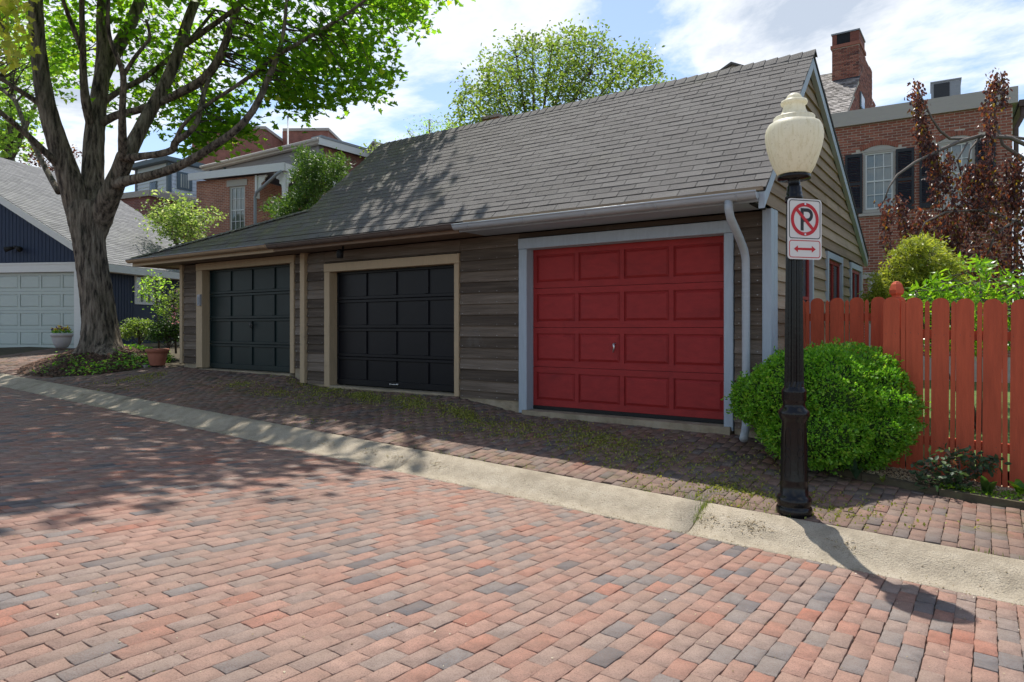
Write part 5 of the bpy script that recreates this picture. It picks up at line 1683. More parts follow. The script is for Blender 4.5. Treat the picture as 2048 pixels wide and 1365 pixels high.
MB().box(XC + .0605, XC + .066, w0[1] + .12, w1_[1] - .12, w0[2] + .06, w1_[2] - .06).build('pane', M['glass'], gw)

# a gable peeping over the ridge
pk = at(1464, 127, 24.0)
pg = thing('rooftop_dormer', 'small greige dormer gable peeping over the garage ridge', 'dormer', (pk[0], pk[1], 3.0))
mb = MB(); mb.prism([(pk[0] - .75, pk[1], 4.0), (pk[0] + .75, pk[1], 4.0), (pk[0] + .75, pk[1], pk[2] - .42), (pk[0], pk[1], pk[2] - .06), (pk[0] - .75, pk[1], pk[2] - .42)], (0, 2.2, 0)); mb.build('front_wall', M['trim_greige'], pg)
for s_ in (-1, 1):
    mb = MB(); mb.prism([(pk[0], pk[1] - .12, pk[2] - .055), (pk[0] + s_ * .95, pk[1] - .12, pk[2] - .52), (pk[0] + s_ * .95, pk[1] - .12, pk[2] - .45), (pk[0], pk[1] - .12, pk[2] + .02)], (0, 2.4, 0)); mb.build('roof_slope', M['shingle'], pg)
# a far chimney stub over the ridge
cp_ = at(980, 233, 24.5)
cs_ = thing('chimney_stack', 'small brick chimney stub just above the garage ridge', 'chimney', (cp_[0], cp_[1], 3))
ob = MB().box(cp_[0] - .35, cp_[0] + .35, cp_[1], cp_[1] + .7, 3, cp_[2] - .08).build('shaft', M['far_brick'], cs_); wall_uv(ob, LX)
MB().box(cp_[0] - .40, cp_[0] + .40, cp_[1] - .05, cp_[1] + .75, cp_[2] - .079, cp_[2] + .03).build('cap', M['far_brick_dark'], cs_)
# ---------------- small brick house with porch (left background)
B1 = Loc(514, 27.0, -20.3)
b1 = thing('brick_house', 'small orange brick house with tall window and white bracketed porch', 'house', B1(-1.5, 1, 1.0))
aw = B1.av(393)
zt1 = B1.zv(352, 0, 0)
wa0, wa1 = B1.av(459), B1.av(490)
wz0, wz1 = B1.zv(470, wa0, 0), B1.zv(374, wa0, 0)
mb = walls_with_holes(B1, aw, 0, 0.5, zt1, [(wa0, wa1, wz0, wz1)], 0, .25)
B1.box(mb, -.25, 0, .2505, 4.2, .5, zt1 - .15); B1.box(mb, aw, aw + .25, .2505, 4.2, .5, zt1 - .05)
ob = mb.build('wall', M['far_brick'], b1); wall_uv(ob, B1)
sash_window(B1, b1, wa0 + .05, wa1 - .05, wz0 + .05, wz1 - .03, .05, 'trim_greige', 3, (2, 2), 'curtain', .05)
mb = MB(); B1.box(mb, wa0 - .12, wa1 + .12, -.03, .02, wz1, wz1 + .25); mb.build('lintel', M['trim_greige'], b1)
# white fascia, sloping a little, carried over the porch
zl, zr = B1.zv(363, aw, 0) , B1.zv(350, 0, 0)
ro = 1.55
mb = MB()
mb.hexa([B1(aw - .15, -.30, zl - .02), B1(ro, -.30, zr - .02), B1(ro, -.26, zr - .02), B1(aw - .15, -.26, zl - .02), B1(aw - .15, -.30, zl + .26), B1(ro, -.30, zr + .30), B1(ro, -.26, zr + .30), B1(aw - .15, -.26, zl + .26)])
mb.build('fascia', M['paint_white'], b1)
mb = MB(); mb.hexa([B1(ro, -.2599, zr - .02), B1(ro + .04, -.2599, zr - .02), B1(ro + .04, 4.5, zr - .02), B1(ro, 4.5, zr - .02), B1(ro, -.2599, zr + .28), B1(ro + .04, -.2599, zr + .28), B1(ro + .04, 4.5, zr + .28), B1(ro, 4.5, zr + .28)]); mb.build('fascia', M['paint_white'], b1)
mb = MB(); mb.hexa([B1(aw - .15, -.2595, zl + .18), B1(ro - .001, -.2595, zr + .2), B1(ro - .001, 4.5, zr + .2), B1(aw - .15, 4.5, zl + .18), B1(aw - .15, -.2595, zl + .25), B1(ro - .001, -.2595, zr + .28), B1(ro - .001, 4.5, zr + .28), B1(aw - .15, 4.5, zl + .25)]); mb.build('roof', M['metal_grey'], b1)
def bracket(Lc, a, b, ztop_, sgn, host):
    mb = MB()
    pts = [(0, 0), (0, -.62), (.05, -.60), (.07, -.48), (.16, -.44), (.15, -.33), (.22, -.26), (.30, -.24), (.33, -.12), (.42, -.06), (.42, 0)]
    mb.prism([Lc(a + sgn * x, b, ztop_ + z_) for x, z_ in pts], tuple(Lc.b * .06)); mb.build('bracket', M['paint_white'], host)
for (pa, pb) in ((ro - .12, -.18), (ro - .12, 2.9)):
    mb = MB(); B1.box(mb, pa - .08, pa + .08, pb, pb + .16, .8, zr - .021); mb.build('porch_post', M['paint_white'], b1)
    bracket(B1, pa - .081, pb + .05, zr - .022, -1, b1)
    bracket(B1, pa + .081, pb + .05, zr - .022, 1, b1)
mb = MB(); B1.box(mb, .001, .09, -.12, .05, zr - .95, zr - .05); mb.build('wall_post', M['paint_white'], b1)
bracket(B1, .091, -.06, zr - .05, 1, b1)
mb = MB(); e0 = B1(ro - .1, -.34, zr - .05)
mb.tube([e0, B1(ro - .3, -.34, zr - .14), B1(.15, -.2, zr - .75), B1(.0, -.1, zr - .9), B1(0, -.1, zr - 1.1), B1(0, -.1, .8)], .06, 10); mb.build('downspout', M['metal_grey'], b1, True)
wy0, wy1 = 2.2, 2.95
mb = MB(); B1.box(mb, .001, .05, wy0, wy1, zr - 2.6, zr - 1.3); pw = mb.build('porch_window', M['paint_white'], b1)
mb = MB(); B1.box(mb, .0505, .055, wy0 + .1, wy1 - .1, zr - 2.5, zr - 1.4); mb.build('pane', M['glass'], pw)

# ---------------- grey sided house behind it
B2 = Loc(638, 32.0, 0)
B2.a = np.array((1., 0, 0)); B2.b = np.array((0, 1., 0))
b2 = thing('sided_house', 'grey clapboard house with brick end wall and sloping roof edge', 'house', B2(-4, 2, 1))
al = B2.av(420); zt2 = B2.zv(281, 0, 0)
mb = MB(); B2.box(mb, al, 0, .03, 6, 1.0, zt2 - .25); mb.build('wall', M['siding_grey'], b2)
k = 0
while True:                                   # lapped boards
    z1 = zt2 - .26 - k * .19; z0 = z1 - .19
    if z0 < 5.6: break
    mb = MB(); mb.hexa([B2(al, -.012, z0), B2(-.12, -.012, z0), B2(-.12, .03, z0), B2(al, .03, z0), B2(al, .010, z1 + .01), B2(-.12, .010, z1 + .01), B2(-.12, .03, z1 + .01), B2(al, .03, z1 + .01)])
    mb.build('siding_board', M['siding_grey'], b2); k += 1
mb = MB(); B2.box(mb, -.119, .02, -.02, .25, 1.0, zt2 - .25); mb.build('corner_board', M['siding_grey'], b2)
mb = MB(); B2.box(mb, -.25, .015, .2505, 8.5, 1.0, zt2 - .25); ob = mb.build('brick_end', M['far_brick_dark'], b2); wall_uv(ob, B2)
mb = MB(); B2.box(mb, al - .3, .35, -.30, -.05, zt2 - .24, zt2 + .03); B2.box(mb, al - .3, .33, -.0495, 8.6, zt2 - .10, zt2 + .02); mb.build('roof', M['trim_greige'], b2)
mb = MB(); mb.tube([B2(al - .3, -.36, zt2 - .08), B2(.35, -.36, zt2 - .08)], .075, 10); mb.build('gutter', M['trim_greige'], b2, True)
mb = MB(); B2.box(mb, .331, .37, -.3, 8.6, zt2 - .3, zt2 + .02); mb.build('fascia', M['paint_white'], b2)
mb = MB(); B2.box(mb, -.3, .40, -.2, 8.6, zt2 + .0305, zt2 + .14); mb.build('roof_edge', M['metal_grey'], b2)
mb = MB(); mb.prism([B2(-.2, 5.2, zt2 + .14), B2(-.2, 8.6, zt2 + .14), B2(-.2, 7, zt2 + .5)], (-4, 0, 0)); mb.build('roof_hump', M['shingle'], b2)
for uu in (424, 451):
    a = B2.av(uu); mb = MB(); mb.tube([B2(a, -.06, zt2 - .25), B2(a, -.06, 5.0)], .05, 8); mb.build('downspout', M['trim_steel'], b2, True)
wa = B2.av(621); mb = MB(); B2.box(mb, wa - .2, wa + .35, -.03, .0, B2.zv(338, wa, 0), B2.zv(314, wa, 0)); gw = mb.build('window', M['paint_white'], b2)
mb = MB(); B2.box(mb, wa - .14, wa + .29, -.036, -.0305, B2.zv(336, wa, 0), B2.zv(317, wa, 0)); mb.build('pane', M['glass'], gw)
# a white dormer against its brick end
dp = at(742, 300, 34)
dm = thing('dormer', 'small greige dormer at the end of the brick wall above the garage roof', 'dormer', (dp[0], dp[1], 6))
mb = MB(); mb.prism([(dp[0] - .4, dp[1], 6), (dp[0] + 1.2, dp[1], 6), (dp[0] + 1.2, dp[1], dp[2] - .2), (dp[0] + .3, dp[1], dp[2] + .25), (dp[0] - .4, dp[1], dp[2] - .25)], (0, 1.5, 0)); mb.build('front_wall', M['trim_greige'], dm)
mb = MB(); mb.prism([(dp[0] - .6, dp[1] - .15, dp[2] - .34), (dp[0] + .3, dp[1] - .15, dp[2] + .29), (dp[0] + .3, dp[1] - .15, dp[2] + .38), (dp[0] - .6, dp[1] - .15, dp[2] - .25)], (0, 1.7, 0)); mb.build('roof_slope', M['trim_greige'], dm)

# ---------------- large plain brick block far behind
B3 = Loc(530, 60.0, -2.0)
b3 = thing('brick_block', 'tall plain windowless brick building far behind the houses', 'building', B3(0, 2, 2))
z3 = B3.zv(259, 0, 0)
mb = MB(); B3.box(mb, B3.av(384), 0, 0, 8, 2, z3); ob = mb.build('wing', M['tower_brick'], b3); wall_uv(ob, B3)
mb = MB(); B3.box(mb, B3.av(384) - .1, .1, -.1, 8.1, z3 + .001, z3 + .25); mb.build('parapet', M['trim_greige'], b3)
a0, a1 = 0.05, B3.av(656, 4.0); z4 = B3.zv(263, a0, 4)
mb = MB(); B3.box(mb, a0, a1, 4.0, 14, 2, z4); ob = mb.build('wing', M['tower_brick'], b3); wall_uv(ob, B3)
mb = MB(); B3.box(mb, a0 + .06, a1 + .1, 3.9, 14.1, z4 + .001, z4 + .25); mb.build('parapet', M['trim_greige'], b3)
fpz = at(576, 237, 45)
fl = thing('flagpole', 'thin white flagpole rising above the grey roof', 'flagpole', (fpz[0], fpz[1], 1))
mb = MB(); mb.tube([(fpz[0], fpz[1], 1), (fpz[0], fpz[1], fpz[2])], [.07, .05], 8); mb.build('pole', M['paint_white'], fl, True)
mb = MB(); mb.lathe([(.02, 0), (.08, .05), (.08, .12), (.02, .17)], (fpz[0], fpz[1], fpz[2]), 10); mb.build('ball', M['metal_grey'], fl, True)

# ---------------- pale blue sided house and the low brick extension
B4 = Loc(337, 38.0, -33.0)
b4 = thing('sided_house', 'pale blue sided house with dark trim and a white balcony rail', 'house', B4(-1, 2, 2))
z5 = B4.zv(325, 0, 0)
aL = B4.av(274)
mb = MB(); B4.box(mb, aL, 0, 0.02, 6, 2, z5); mb.build('wall', M['siding_bluewhite'], b4)
for side in (0, 1):
    k = 0
    while True:
        z1 = z5 - .05 - k * .22; z0 = z1 - .22
        if z0 < 7.0: break
        mb = MB()
        if side == 0: mb.hexa([B4(aL, -.015, z0), B4(-.16, -.015, z0), B4(-.16, .02, z0), B4(aL, .02, z0), B4(aL, .012, z1), B4(-.16, .012, z1), B4(-.16, .02, z1), B4(aL, .02, z1)])
        else: mb.hexa([B4(0, .2, z0), B4(.035, .2, z0), B4(.035, 5.9, z0), B4(0, 5.9, z0), B4(0, .2, z1), B4(.008, .2, z1), B4(.008, 5.9, z1), B4(0, 5.9, z1)])
        mb.build('siding_board', M['siding_bluewhite'], b4); k += 1
mb = MB(); B4.box(mb, -.155, .05, -.04, .15, 2, z5 + .02); mb.build('corner_board', M['trim_steel'], b4)
mb = MB(); B4.box(mb, aL - .1, aL + .05, -.04, .1, 2, z5 + .02); mb.build('corner_board', M['trim_steel'], b4)
mb = MB(); B4.box(mb, aL - .5, .35, -.35, 6.2, z5 + .021, z5 + .26); mb.build('roof', M['trim_steel'], b4)
mb = MB(); B4.box(mb, B4.av(301), B4.av(315), -.05, -.016, B4.zv(384, -1, 0), B4.zv(362, -1, 0)); gw = mb.build('window', M['trim_steel'], b4)
mb = MB(); B4.box(mb, B4.av(303), B4.av(313), -.056, -.0505, B4.zv(382, -1, 0), B4.zv(364, -1, 0)); mb.build('pane', M['glass'], gw)
w0_, w1__ = B4.bv(353), B4.bv(383)
mb = MB(); B4.box(mb, .036, .09, w0_, w1__, B4.zv(378, 0, w0_), B4.zv(343, 0, w0_)); gw = mb.build('window', M['trim_steel'], b4)
mb = MB(); B4.box(mb, .0905, .096, w0_ + .2, w1__ - .2, B4.zv(374, 0, w0_), B4.zv(347, 0, w0_)); mb.build('curtain', M['curtain'], gw)
for k in range(1, 5):
    y = w0_ + .2 + (w1__ - w0_ - .4) * k / 5
    mb = MB(); B4.box(mb, .0965, .11, y - .025, y + .025, B4.zv(374, 0, w0_), B4.zv(347, 0, w0_)); mb.build('sash_bar', M['trim_steel'], gw)
# balcony rail
rl0, rl1 = B4.bv(347), B4.bv(396)
zt_ = B4.zv(383, .8, rl0)
br_ = MB(); B4.box(br_, .75, .83, rl0, rl1, zt_ - .06, zt_); br = br_.build('balcony_rail', M['siding_bluewhite'], b4)
y = rl0
while y < rl1:
    mb = MB(); B4.box(mb, .77, .81, y, y + .07, zt_ - .95, zt_ - .061); mb.build('baluster', M['siding_bluewhite'], br)
    y += .30
mb = MB(); B4.box(mb, .75, .83, rl0, rl1, zt_ - 1.03, zt_ - .951); mb.build('bottom_rail', M['siding_bluewhite'], br)
bc = at(285, 327, 45)
c4 = thing('chimney_stack', 'dark brick chimney left of the pale blue house', 'chimney', (bc[0], bc[1], 3))
ob = MB().box(bc[0] - 1.0, bc[0] + .6, bc[1], bc[1] + .9, 3, bc[2]).build('shaft', M['far_brick_dark'], c4); wall_uv(ob, LX)
MB().box(bc[0] - 1.06, bc[0] + .66, bc[1] - .06, bc[1] + .96, bc[2] + .001, bc[2] + .14).build('cap', M['far_brick_dark'], c4)

B5 = Loc(300, 29.5, -25.0)
b5 = thing('brick_extension', 'low brick extension with grey coping behind the navy garage', 'house', B5(-1, 1, 1))
z6 = B5.zv(393, 0, 0)
mb = MB(); B5.box(mb, -4.5, 0, 0, 5.5, 1, z6); ob = mb.build('wall', M['far_brick_dark'], b5); wall_uv(ob, B5)
mb = MB(); B5.box(mb, -4.6, .12, -.14, 5.6, z6 + .001, z6 + .25); mb.build('coping', M['trim_greige'], b5)
mb = MB(); B5.box(mb, -2.6, .0, .3, 3.0, z6 + .251, z6 + .36); mb.build('roof_hatch', M['trim_greige'], b5)
# ------------------------------------------------------------------ vegetation
def inpoly(x, y, poly):
    c = np.zeros(len(x), bool)
    n = len(poly)
    for i in range(n):
        (x0, y0), (x1, y1) = poly[i], poly[(i + 1) % n]
        k = ((y0 > y) != (y1 > y)) & (x < (x1 - x0) * (y - y0) / ((y1 - y0) or 1e-9) + x0)
        c ^= k
    return c
def at_many(u, v, t):
    r = (u - 1024.0) / FPX * t
    return np.stack([CR * r - SR * t, SR * r + CR * t, CAM_Z + (HOR - v) / FPX * t], 1)
def sample_poly(poly, n, t, dt):
    P = np.array(poly, float)
    out = []
    lo, hi = P.min(0), P.max(0)
    while len(out) < n:
        u = rng.uniform(lo[0], hi[0], n * 3); v = rng.uniform(lo[1], hi[1], n * 3)
        k = inpoly(u, v, poly)
        out += list(zip(u[k], v[k]))
    q = np.array(out[:n])
    return at_many(q[:, 0], q[:, 1], t + rng.uniform(-dt, dt, n))
def clumps(cent, per, rad, sq=0.6):
    n = len(cent)
    d = rng.normal(size=(n, per, 3)) * np.array((1, 1, sq)) * rad
    return (cent[:, None, :] + d).reshape(-1, 3)

# ---- the big maple
T0 = 14.6
mp = at(205, 697, T0)
maple = thing('maple_tree', 'big multi limbed maple with rough grey bark in a mulched island', 'tree', tuple(mp))
SKEL = []                                    # (points, radii) in metres
def limb(pts, n_between=4, k=.72):
    """(photo column, row, half width in photo pixels, metres nearer or farther)"""
    P = np.array([at(u, v, T0 + d) for u, v, r, d in pts])
    Rr = np.array([r * k * (T0 + d) / FPX for u, v, r, d in pts])
    # Catmull-Rom smoothing
    out, orad = [], []
    m = len(P)
    for i in range(m - 1):
        p0, p1, p2, p3 = P[max(i - 1, 0)], P[i], P[i + 1], P[min(i + 2, m - 1)]
        for q_ in range(n_between):
            s = q_ / n_between
            out.append(.5 * ((2 * p1) + (-p0 + p2) * s + (2 * p0 - 5 * p1 + 4 * p2 - p3) * s * s + (-p0 + 3 * p1 - 3 * p2 + p3) * s ** 3))
            orad.append(Rr[i] * (1 - s) + Rr[i + 1] * s)
    out.append(P[-1]); orad.append(Rr[-1])
    SKEL.append((np.array(out), np.array(orad)))
    return out, orad
trunk_pts = [(206, 715, 68, 0), (205, 700, 54, 0), (202, 680, 43, 0), (199, 640, 37, 0), (193, 590, 35, 0), (186, 540, 35, 0), (179, 490, 36.5, 0), (175, 455, 39.5, 0), (174, 425, 43, 0), (177, 405, 38, 0)]
limbs = [
    [(174, 500, 22, 0), (163, 445, 33, 0), (148, 385, 33, -.1), (130, 330, 29, -.2), (112, 275, 26, -.3), (97, 225, 23.5, -.4), (86, 170, 21.5, -.5), (78, 110, 20, -.5), (73, 40, 18.5, -.5), (70, -50, 16, -.4), (62, -190, 12, -.3), (40, -330, 7, 0)],
    [(184, 500, 26, .1), (186, 440, 34, .1), (186, 380, 29, .2), (187, 320, 26.5, .3), (190, 260, 25, .4), (197, 205, 22, .5), (204, 150, 19, .6), (206, 95, 16.5, .7), (205, 30, 15, .8), (209, -60, 12, 1), (220, -200, 9, 1.2), (235, -340, 6, 1.5)],
    [(204, 165, 14, .6), (225, 115, 17.5, .9), (250, 70, 17, 1.2), (275, 15, 15, 1.5), (300, -60, 12, 1.8), (330, -200, 8, 2.2), (345, -330, 5, 2.6)],
    [(183, 250, 13, .3), (172, 205, 12, .1), (167, 150, 9.5, -.1), (166, 90, 8, -.2), (164, 30, 7, -.3), (165, -40, 6, -.4), (170, -160, 4, -.4)],
    [(167, 110, 7, -.2), (150, 65, 7, -.4), (135, 25, 6, -.6), (125, -10, 5, -.8), (110, -120, 4, -1)],
    [(188, 520, 14, .05), (190, 480, 26, .05), (200, 440, 31, 0), (220, 392, 28, -.2), (240, 345, 24, -.4), (252, 312, 23, -.5)],
    [(247, 318, 14, -.6), (245, 270, 11, -.9), (245, 215, 9, -1.2), (247, 155, 8, -1.4), (236, 118, 6.5, -1.6), (221, 80, 5.5, -1.7), (216, 35, 5, -1.8), (219, -20, 4, -1.8)],
    [(247, 152, 6, -1.4), (268, 118, 5.5, -1.5), (290, 90, 4.5, -1.5), (300, 75, 4.5, -1.5), (293, 40, 3.5, -1.5)],
    [(252, 320, 22, -.5), (278, 265, 18.5, -.3), (305, 215, 17, -.1), (332, 165, 15.5, .1), (354, 112, 14.5, .3), (370, 60, 13.5, .5), (386, 15, 12.5, .7), (410, -50, 11, 1), (450, -180, 8, 1.3), (480, -300, 5, 1.6)],
    [(362, 95, 8, .4), (390, 76, 8.5, .3), (420, 55, 7.5, .2), (455, 30, 6.5, .1), (492, 0, 6, 0), (540, -40, 5, 0), (620, -110, 4, 0)],
    [(255, 316, 13, -.6), (285, 313, 10, -.8), (320, 308, 9, -1), (345, 300, 9.5, -1.1), (352, 284, 9.5, -1.2), (378, 266, 8, -1.3), (396, 240, 7, -1.3), (402, 210, 6.5, -1.2), (410, 180, 6, -1.1), (420, 155, 5, -1)],
    [(225, 372, 17, -.3), (255, 362, 14, -.6), (300, 352, 12.5, -.9), (345, 338, 12, -1.2), (390, 316, 11.5, -1.4), (430, 290, 10.5, -1.6), (470, 262, 10, -1.7), (500, 230, 9.5, -1.8), (520, 196, 9, -1.8), (540, 150, 8.5, -1.8), (556, 108, 7, -1.8), (566, 70, 5.5, -1.8), (572, 20, 4.5, -1.8), (575, -40, 4, -1.8)],
    [(350, 288, 7, -1.2), (362, 258, 5.5, -1.3), (385, 232, 5, -1.4), (420, 206, 5, -1.5), (470, 174, 5, -1.6), (520, 138, 5.5, -1.7), (560, 108, 6, -1.8), (610, 80, 5.5, -1.9), (660, 50, 5, -2), (705, 20, 4, -2.1), (760, -20, 3.5, -2.2), (850, -70, 3, -2.3)],
    [(205, 245, 12, .4), (235, 230, 10.5, .3), (270, 222, 10, .1), (315, 207, 10.5, 0), (360, 186, 11.5, -.2), (400, 164, 12, -.4), (428, 135, 11.5, -.5), (448, 95, 10.5, -.6), (465, 45, 9.5, -.7), (482, 0, 8, -.8), (510, -80, 6.5, -.9), (560, -190, 5, -1)],
    [(207, 205, 9, .5), (240, 182, 8, .6), (290, 155, 7.5, .8), (340, 116, 6.5, 1), (380, 80, 5, 1.2), (430, 20, 4, 1.4)],
    [(402, 172, 5, -.4), (408, 200, 5, -.5), (400, 235, 4.5, -.7), (385, 265, 4, -.9)],
    [(90, 215, 9, -.4), (60, 195, 7.5, -.6), (25, 172, 6.5, -.9), (-10, 150, 6, -1.1), (-70, 110, 5, -1.4), (-160, 40, 4, -1.8)],
    [(128, 342, 12, -.2), (98, 312, 10, -.5), (60, 275, 8.5, -.8), (25, 245, 7.5, -1.1), (-15, 212, 6.5, -1.4), (-90, 150, 5, -1.8)],
    [(118, 385, 9, .2), (95, 345, 7.5, .5), (72, 300, 6.5, .8), (52, 262, 6, 1), (32, 205, 5.5, 1.3), (5, 180, 5, 1.5), (-60, 120, 4, 2)],
    [(440, -20, 6, .2), (560, -90, 5, .6), (700, -150, 4, 1), (820, -210, 3, 1.4)],
]
tm = MB()
out, orad = limb(trunk_pts, 9, .79)
nseg = 72
V, F = [], []
for i, (c_, r_) in enumerate(zip(out, orad)):
    hgt = i / (len(out) - 1); ii = i / 3.0
    for k in range(nseg):
        a = 2 * math.pi * k / nseg
        fl_ = max(0, 1 - ii / 7.0)
        butt = 1 + fl_ ** 1.3 * (0.34 * math.cos(a * 3 + .5) + .16 * math.cos(a * 5 + 2)) + .045 * math.sin(a * 4 + ii * .35) + .02 * math.sin(a * 9 + ii * .5) + .030 * abs(math.sin(a * 13 + 1.6 * math.sin(ii * .9 + a * 2))) + .018 * math.sin(a * 27 + 2.2 * math.sin(ii * 1.7 + a * 3)) + random.uniform(-.010, .010)
        rr = r_ * butt
        V.append((c_[0] + rr * math.cos(a), c_[1] + rr * math.sin(a), c_[2]))
for i in range(len(out) - 1):
    for k in range(nseg):
        k2 = (k + 1) % nseg
        F.append((i * nseg + k, i * nseg + k2, (i + 1) * nseg + k2, (i + 1) * nseg + k))
F.append(tuple((len(out) - 1) * nseg + k for k in range(nseg)))
tm.add(V, F)
trunk = tm.build('trunk', M['bark'], maple, True)
for j, lp in enumerate(limbs):
    o_, r_ = limb(lp)
    MB().tube(o_, list(r_), 14 if lp[0][2] > 12 else 9, True, .03, j).build('limb', M['bark'], maple, True)
# foliage: regions of the crown as seen, then the part of the crown above the frame
regions = [([(430, -60), (560, -60), (700, -60), (890, -60), (885, 5), (840, 20), (850, 60), (800, 65), (770, 75), (765, 125), (700, 140), (560, 130), (480, 120), (440, 60)], 132, -1.0, 2.0, 1.0),
           ([(555, 125), (765, 120), (768, 150), (755, 185), (705, 205), (640, 200), (575, 215), (530, 165)], 64, -1.2, 1.3, 1.0),
           ([(570, 200), (640, 195), (625, 222), (585, 226)], 8, -1.4, .6, 1.0),
           ([(330, 90), (440, 60), (540, 100), (520, 190), (455, 215), (400, 150), (330, 140)], 36, .4, 1.6, 1.0),
           ([(385, 240), (440, 215), (495, 230), (500, 262), (440, 275), (400, 312), (378, 300), (385, 270)], 26, -1.4, .6, 1.0),
           ([(455, 245), (530, 252), (528, 270), (470, 280)], 5, -1.7, .3, 1.0),
           ([(210, -40), (330, -40), (420, -20), (430, 40), (350, 90), (320, 130), (250, 140), (225, 60)], 38, 1.2, 1.8, 1.0),
           ([(300, 120), (390, 130), (400, 200), (350, 230), (300, 190), (262, 175)], 20, 1.0, 1.2, .9),
           ([(215, 140), (262, 165), (300, 210), (260, 240), (218, 225)], 7, .6, .8, .85),
           ([(340, 195), (430, 180), (440, 235), (355, 240), (310, 258), (305, 235)], 14, -.6, .9, .9),
           ([(92, 20), (165, 10), (170, 120), (160, 165), (110, 190), (92, 120)], 36, 1.4, 1.4, 1.0),
           ([(95, -60), (230, -60), (215, 15), (95, 20)], 26, .2, 2.0, 1.0),
           ([(-60, -60), (90, -60), (70, 30), (50, 60), (-60, 60)], 20, .8, 1.8, 1.0)]
C = [sample_poly(pl, max(3, int(n_ * .72)), T0 + d + 1.1, dd) for pl, n_, d, dd, s_ in regions]
C = np.concatenate(C)
skp = np.concatenate([s[0][len(s[0]) // 3:] for s in SKEL[1:]])
def twigs_to(Cs, sk, maxlen, r0=.011, seed=3, host=None, m='twig', name='twigs'):
    mb = MB()
    lr = random.Random(seed)
    for c_ in Cs:
        d = np.linalg.norm(sk - c_, axis=1)
        j = int(np.argmin(d + np.random.default_rng(int(abs(c_[0]) * 1e4) % 99991).random(len(d)) * .5))
        if d[j] > maxlen or d[j] < .1: continue
        a = sk[j]
        md = (a + c_) / 2 + np.array((lr.uniform(-.12, .12), lr.uniform(-.12, .12), lr.uniform(-.05, .18))) * d[j]
        mb.tube([a, (a + md) / 2 + np.array((0, 0, .02)), md, (md + c_) / 2, c_], [r0 * (1 + d[j]), r0 * 1.1, r0 * .9, r0 * .6, r0 * .3], 5, False)
    return mb.build(name, M[m], host, True, kind='stuff')
twigs_to(C, skp, 2.6, .010, 3, maple)
P1 = clumps(C, 34, .26, .62)
# above and beside the frame
def crown_out(n, c, r, extra=lambda P: np.ones(len(P), bool)):
    out = []
    while len(out) < n:
        d = rng.normal(size=(4000, 3)); d /= np.linalg.norm(d, axis=1)[:, None]
        q = np.array(c) + d * np.array(r) * (rng.random(4000) ** .42)[:, None]
        u, v, t = uvt(q)
        ok = ((v < -75) | (u < -80)) & extra(q)
        out += list(q[ok])
    return np.array(out[:n])
def shade_edge(q):                          # the crown ends where its shadow ends on street and roof
    p_, s_ = q[:, 0] + .316 * q[:, 2], q[:, 1] - .364 * q[:, 2]
    return (p_ < -5.35 - .8 * np.clip(s_ - 5.8, 0, 4)) & (s_ > -1.5)
C2 = crown_out(470, (-12.9, 6.9, 11.0), (6.6, 6.3, 4.6), shade_edge)
P2 = clumps(C2, 26, .45, .6)
lp = np.concatenate([P1, P2])
sz = np.concatenate([rng.uniform(.095, .165, len(P1)), rng.uniform(.16, .22, len(P2))])
leaves('foliage', lp, sz, LEAF_MAPLE, flat_rot(len(lp), .55), M['leaf_maple'], maple)
MB().tube([at(66, -50, T0 - .4), at(40, -350, T0), at(20, -600, T0 + .3)], [.16, .09, .03], 8).build('limb', M['bark'], maple, True)
# golden spray hanging in from the upper left, nearer the viewer: a branch of a tree outside the frame
gb = thing('golden_branch', 'yellow green maple branch hanging in at the upper left corner', 'branch', tuple(at(-60, 60, 8.2)))
Cg = sample_poly([(-90, -60), (55, -60), (60, 5), (40, 25), (30, 70), (45, 100), (10, 125), (-90, 130)], 30, 8.2, .5)
MB().tube([at(-520, -260, 8.6), at(-260, -120, 8.4), at(-90, -40, 8.2), at(-20, 20, 8.2), at(20, 70, 8.1)], [.06, .04, .02, .010, .004], 7).build('stem', M['twig'], gb, True)
twigs_to(Cg, np.array([at(-90, -40, 8.2), at(-40, 0, 8.2), at(0, 45, 8.1)]), 1.2, .004, 5, gb)
Pg = clumps(Cg, 15, .12, .8)
leaves('foliage', Pg, rng.uniform(.06, .11, len(Pg)), LEAF_MAPLE, rand_rot(len(Pg), (0, 0, -.9), .8), M['leaf_maple_gold'], gb)

# ---- mulched island under the maple
bc_ = np.array((-15.55, 6.85))
mbm = MB()
rings, nn = 9, 40
V, F = [], []
for i in range(rings):
    k = i / (rings - 1)
    for j in range(nn):
        a = 2 * math.pi * j / nn
        x = bc_[0] + 1.62 * k * math.cos(a) * (1 + .05 * math.sin(3 * a)); y = bc_[1] + 1.36 * k * math.sin(a) * (1 + .05 * math.cos(4 * a))
        V.append((x, y, float(zland(np.array(x), np.array(y))) + .27 * (1 - k ** 2) - .02 * (k > .95)))
for i in range(rings - 1):
    for j in range(nn):
        j2 = (j + 1) % nn; F.append((i * nn + j, (i + 1) * nn + j, (i + 1) * nn + j2, i * nn + j2))
mbm.add(V, F)
mound = mbm.build('mulch_mound', M['soil'], None, True, 'structure')
def zm(x, y):
    k = np.sqrt(((x - bc_[0]) / 1.62) ** 2 + ((y - bc_[1]) / 1.36) ** 2)
    return zland(x, y) + .27 * np.clip(1 - k ** 2, 0, 1)
n = 5200
th_ = rng.uniform(0, 2 * math.pi, n); kk = np.sqrt(rng.random(n)) * .99
x, y = bc_[0] + 1.62 * kk * np.cos(th_), bc_[1] + 1.36 * kk * np.sin(th_)
leaves('mulch_chips', np.stack([x, y, zm(x, y) + .008], 1), rng.uniform(.02, .06, n), CH, flat_rot(n, .4), M['mulch_chip'], None, 'stuff')
n = 2600
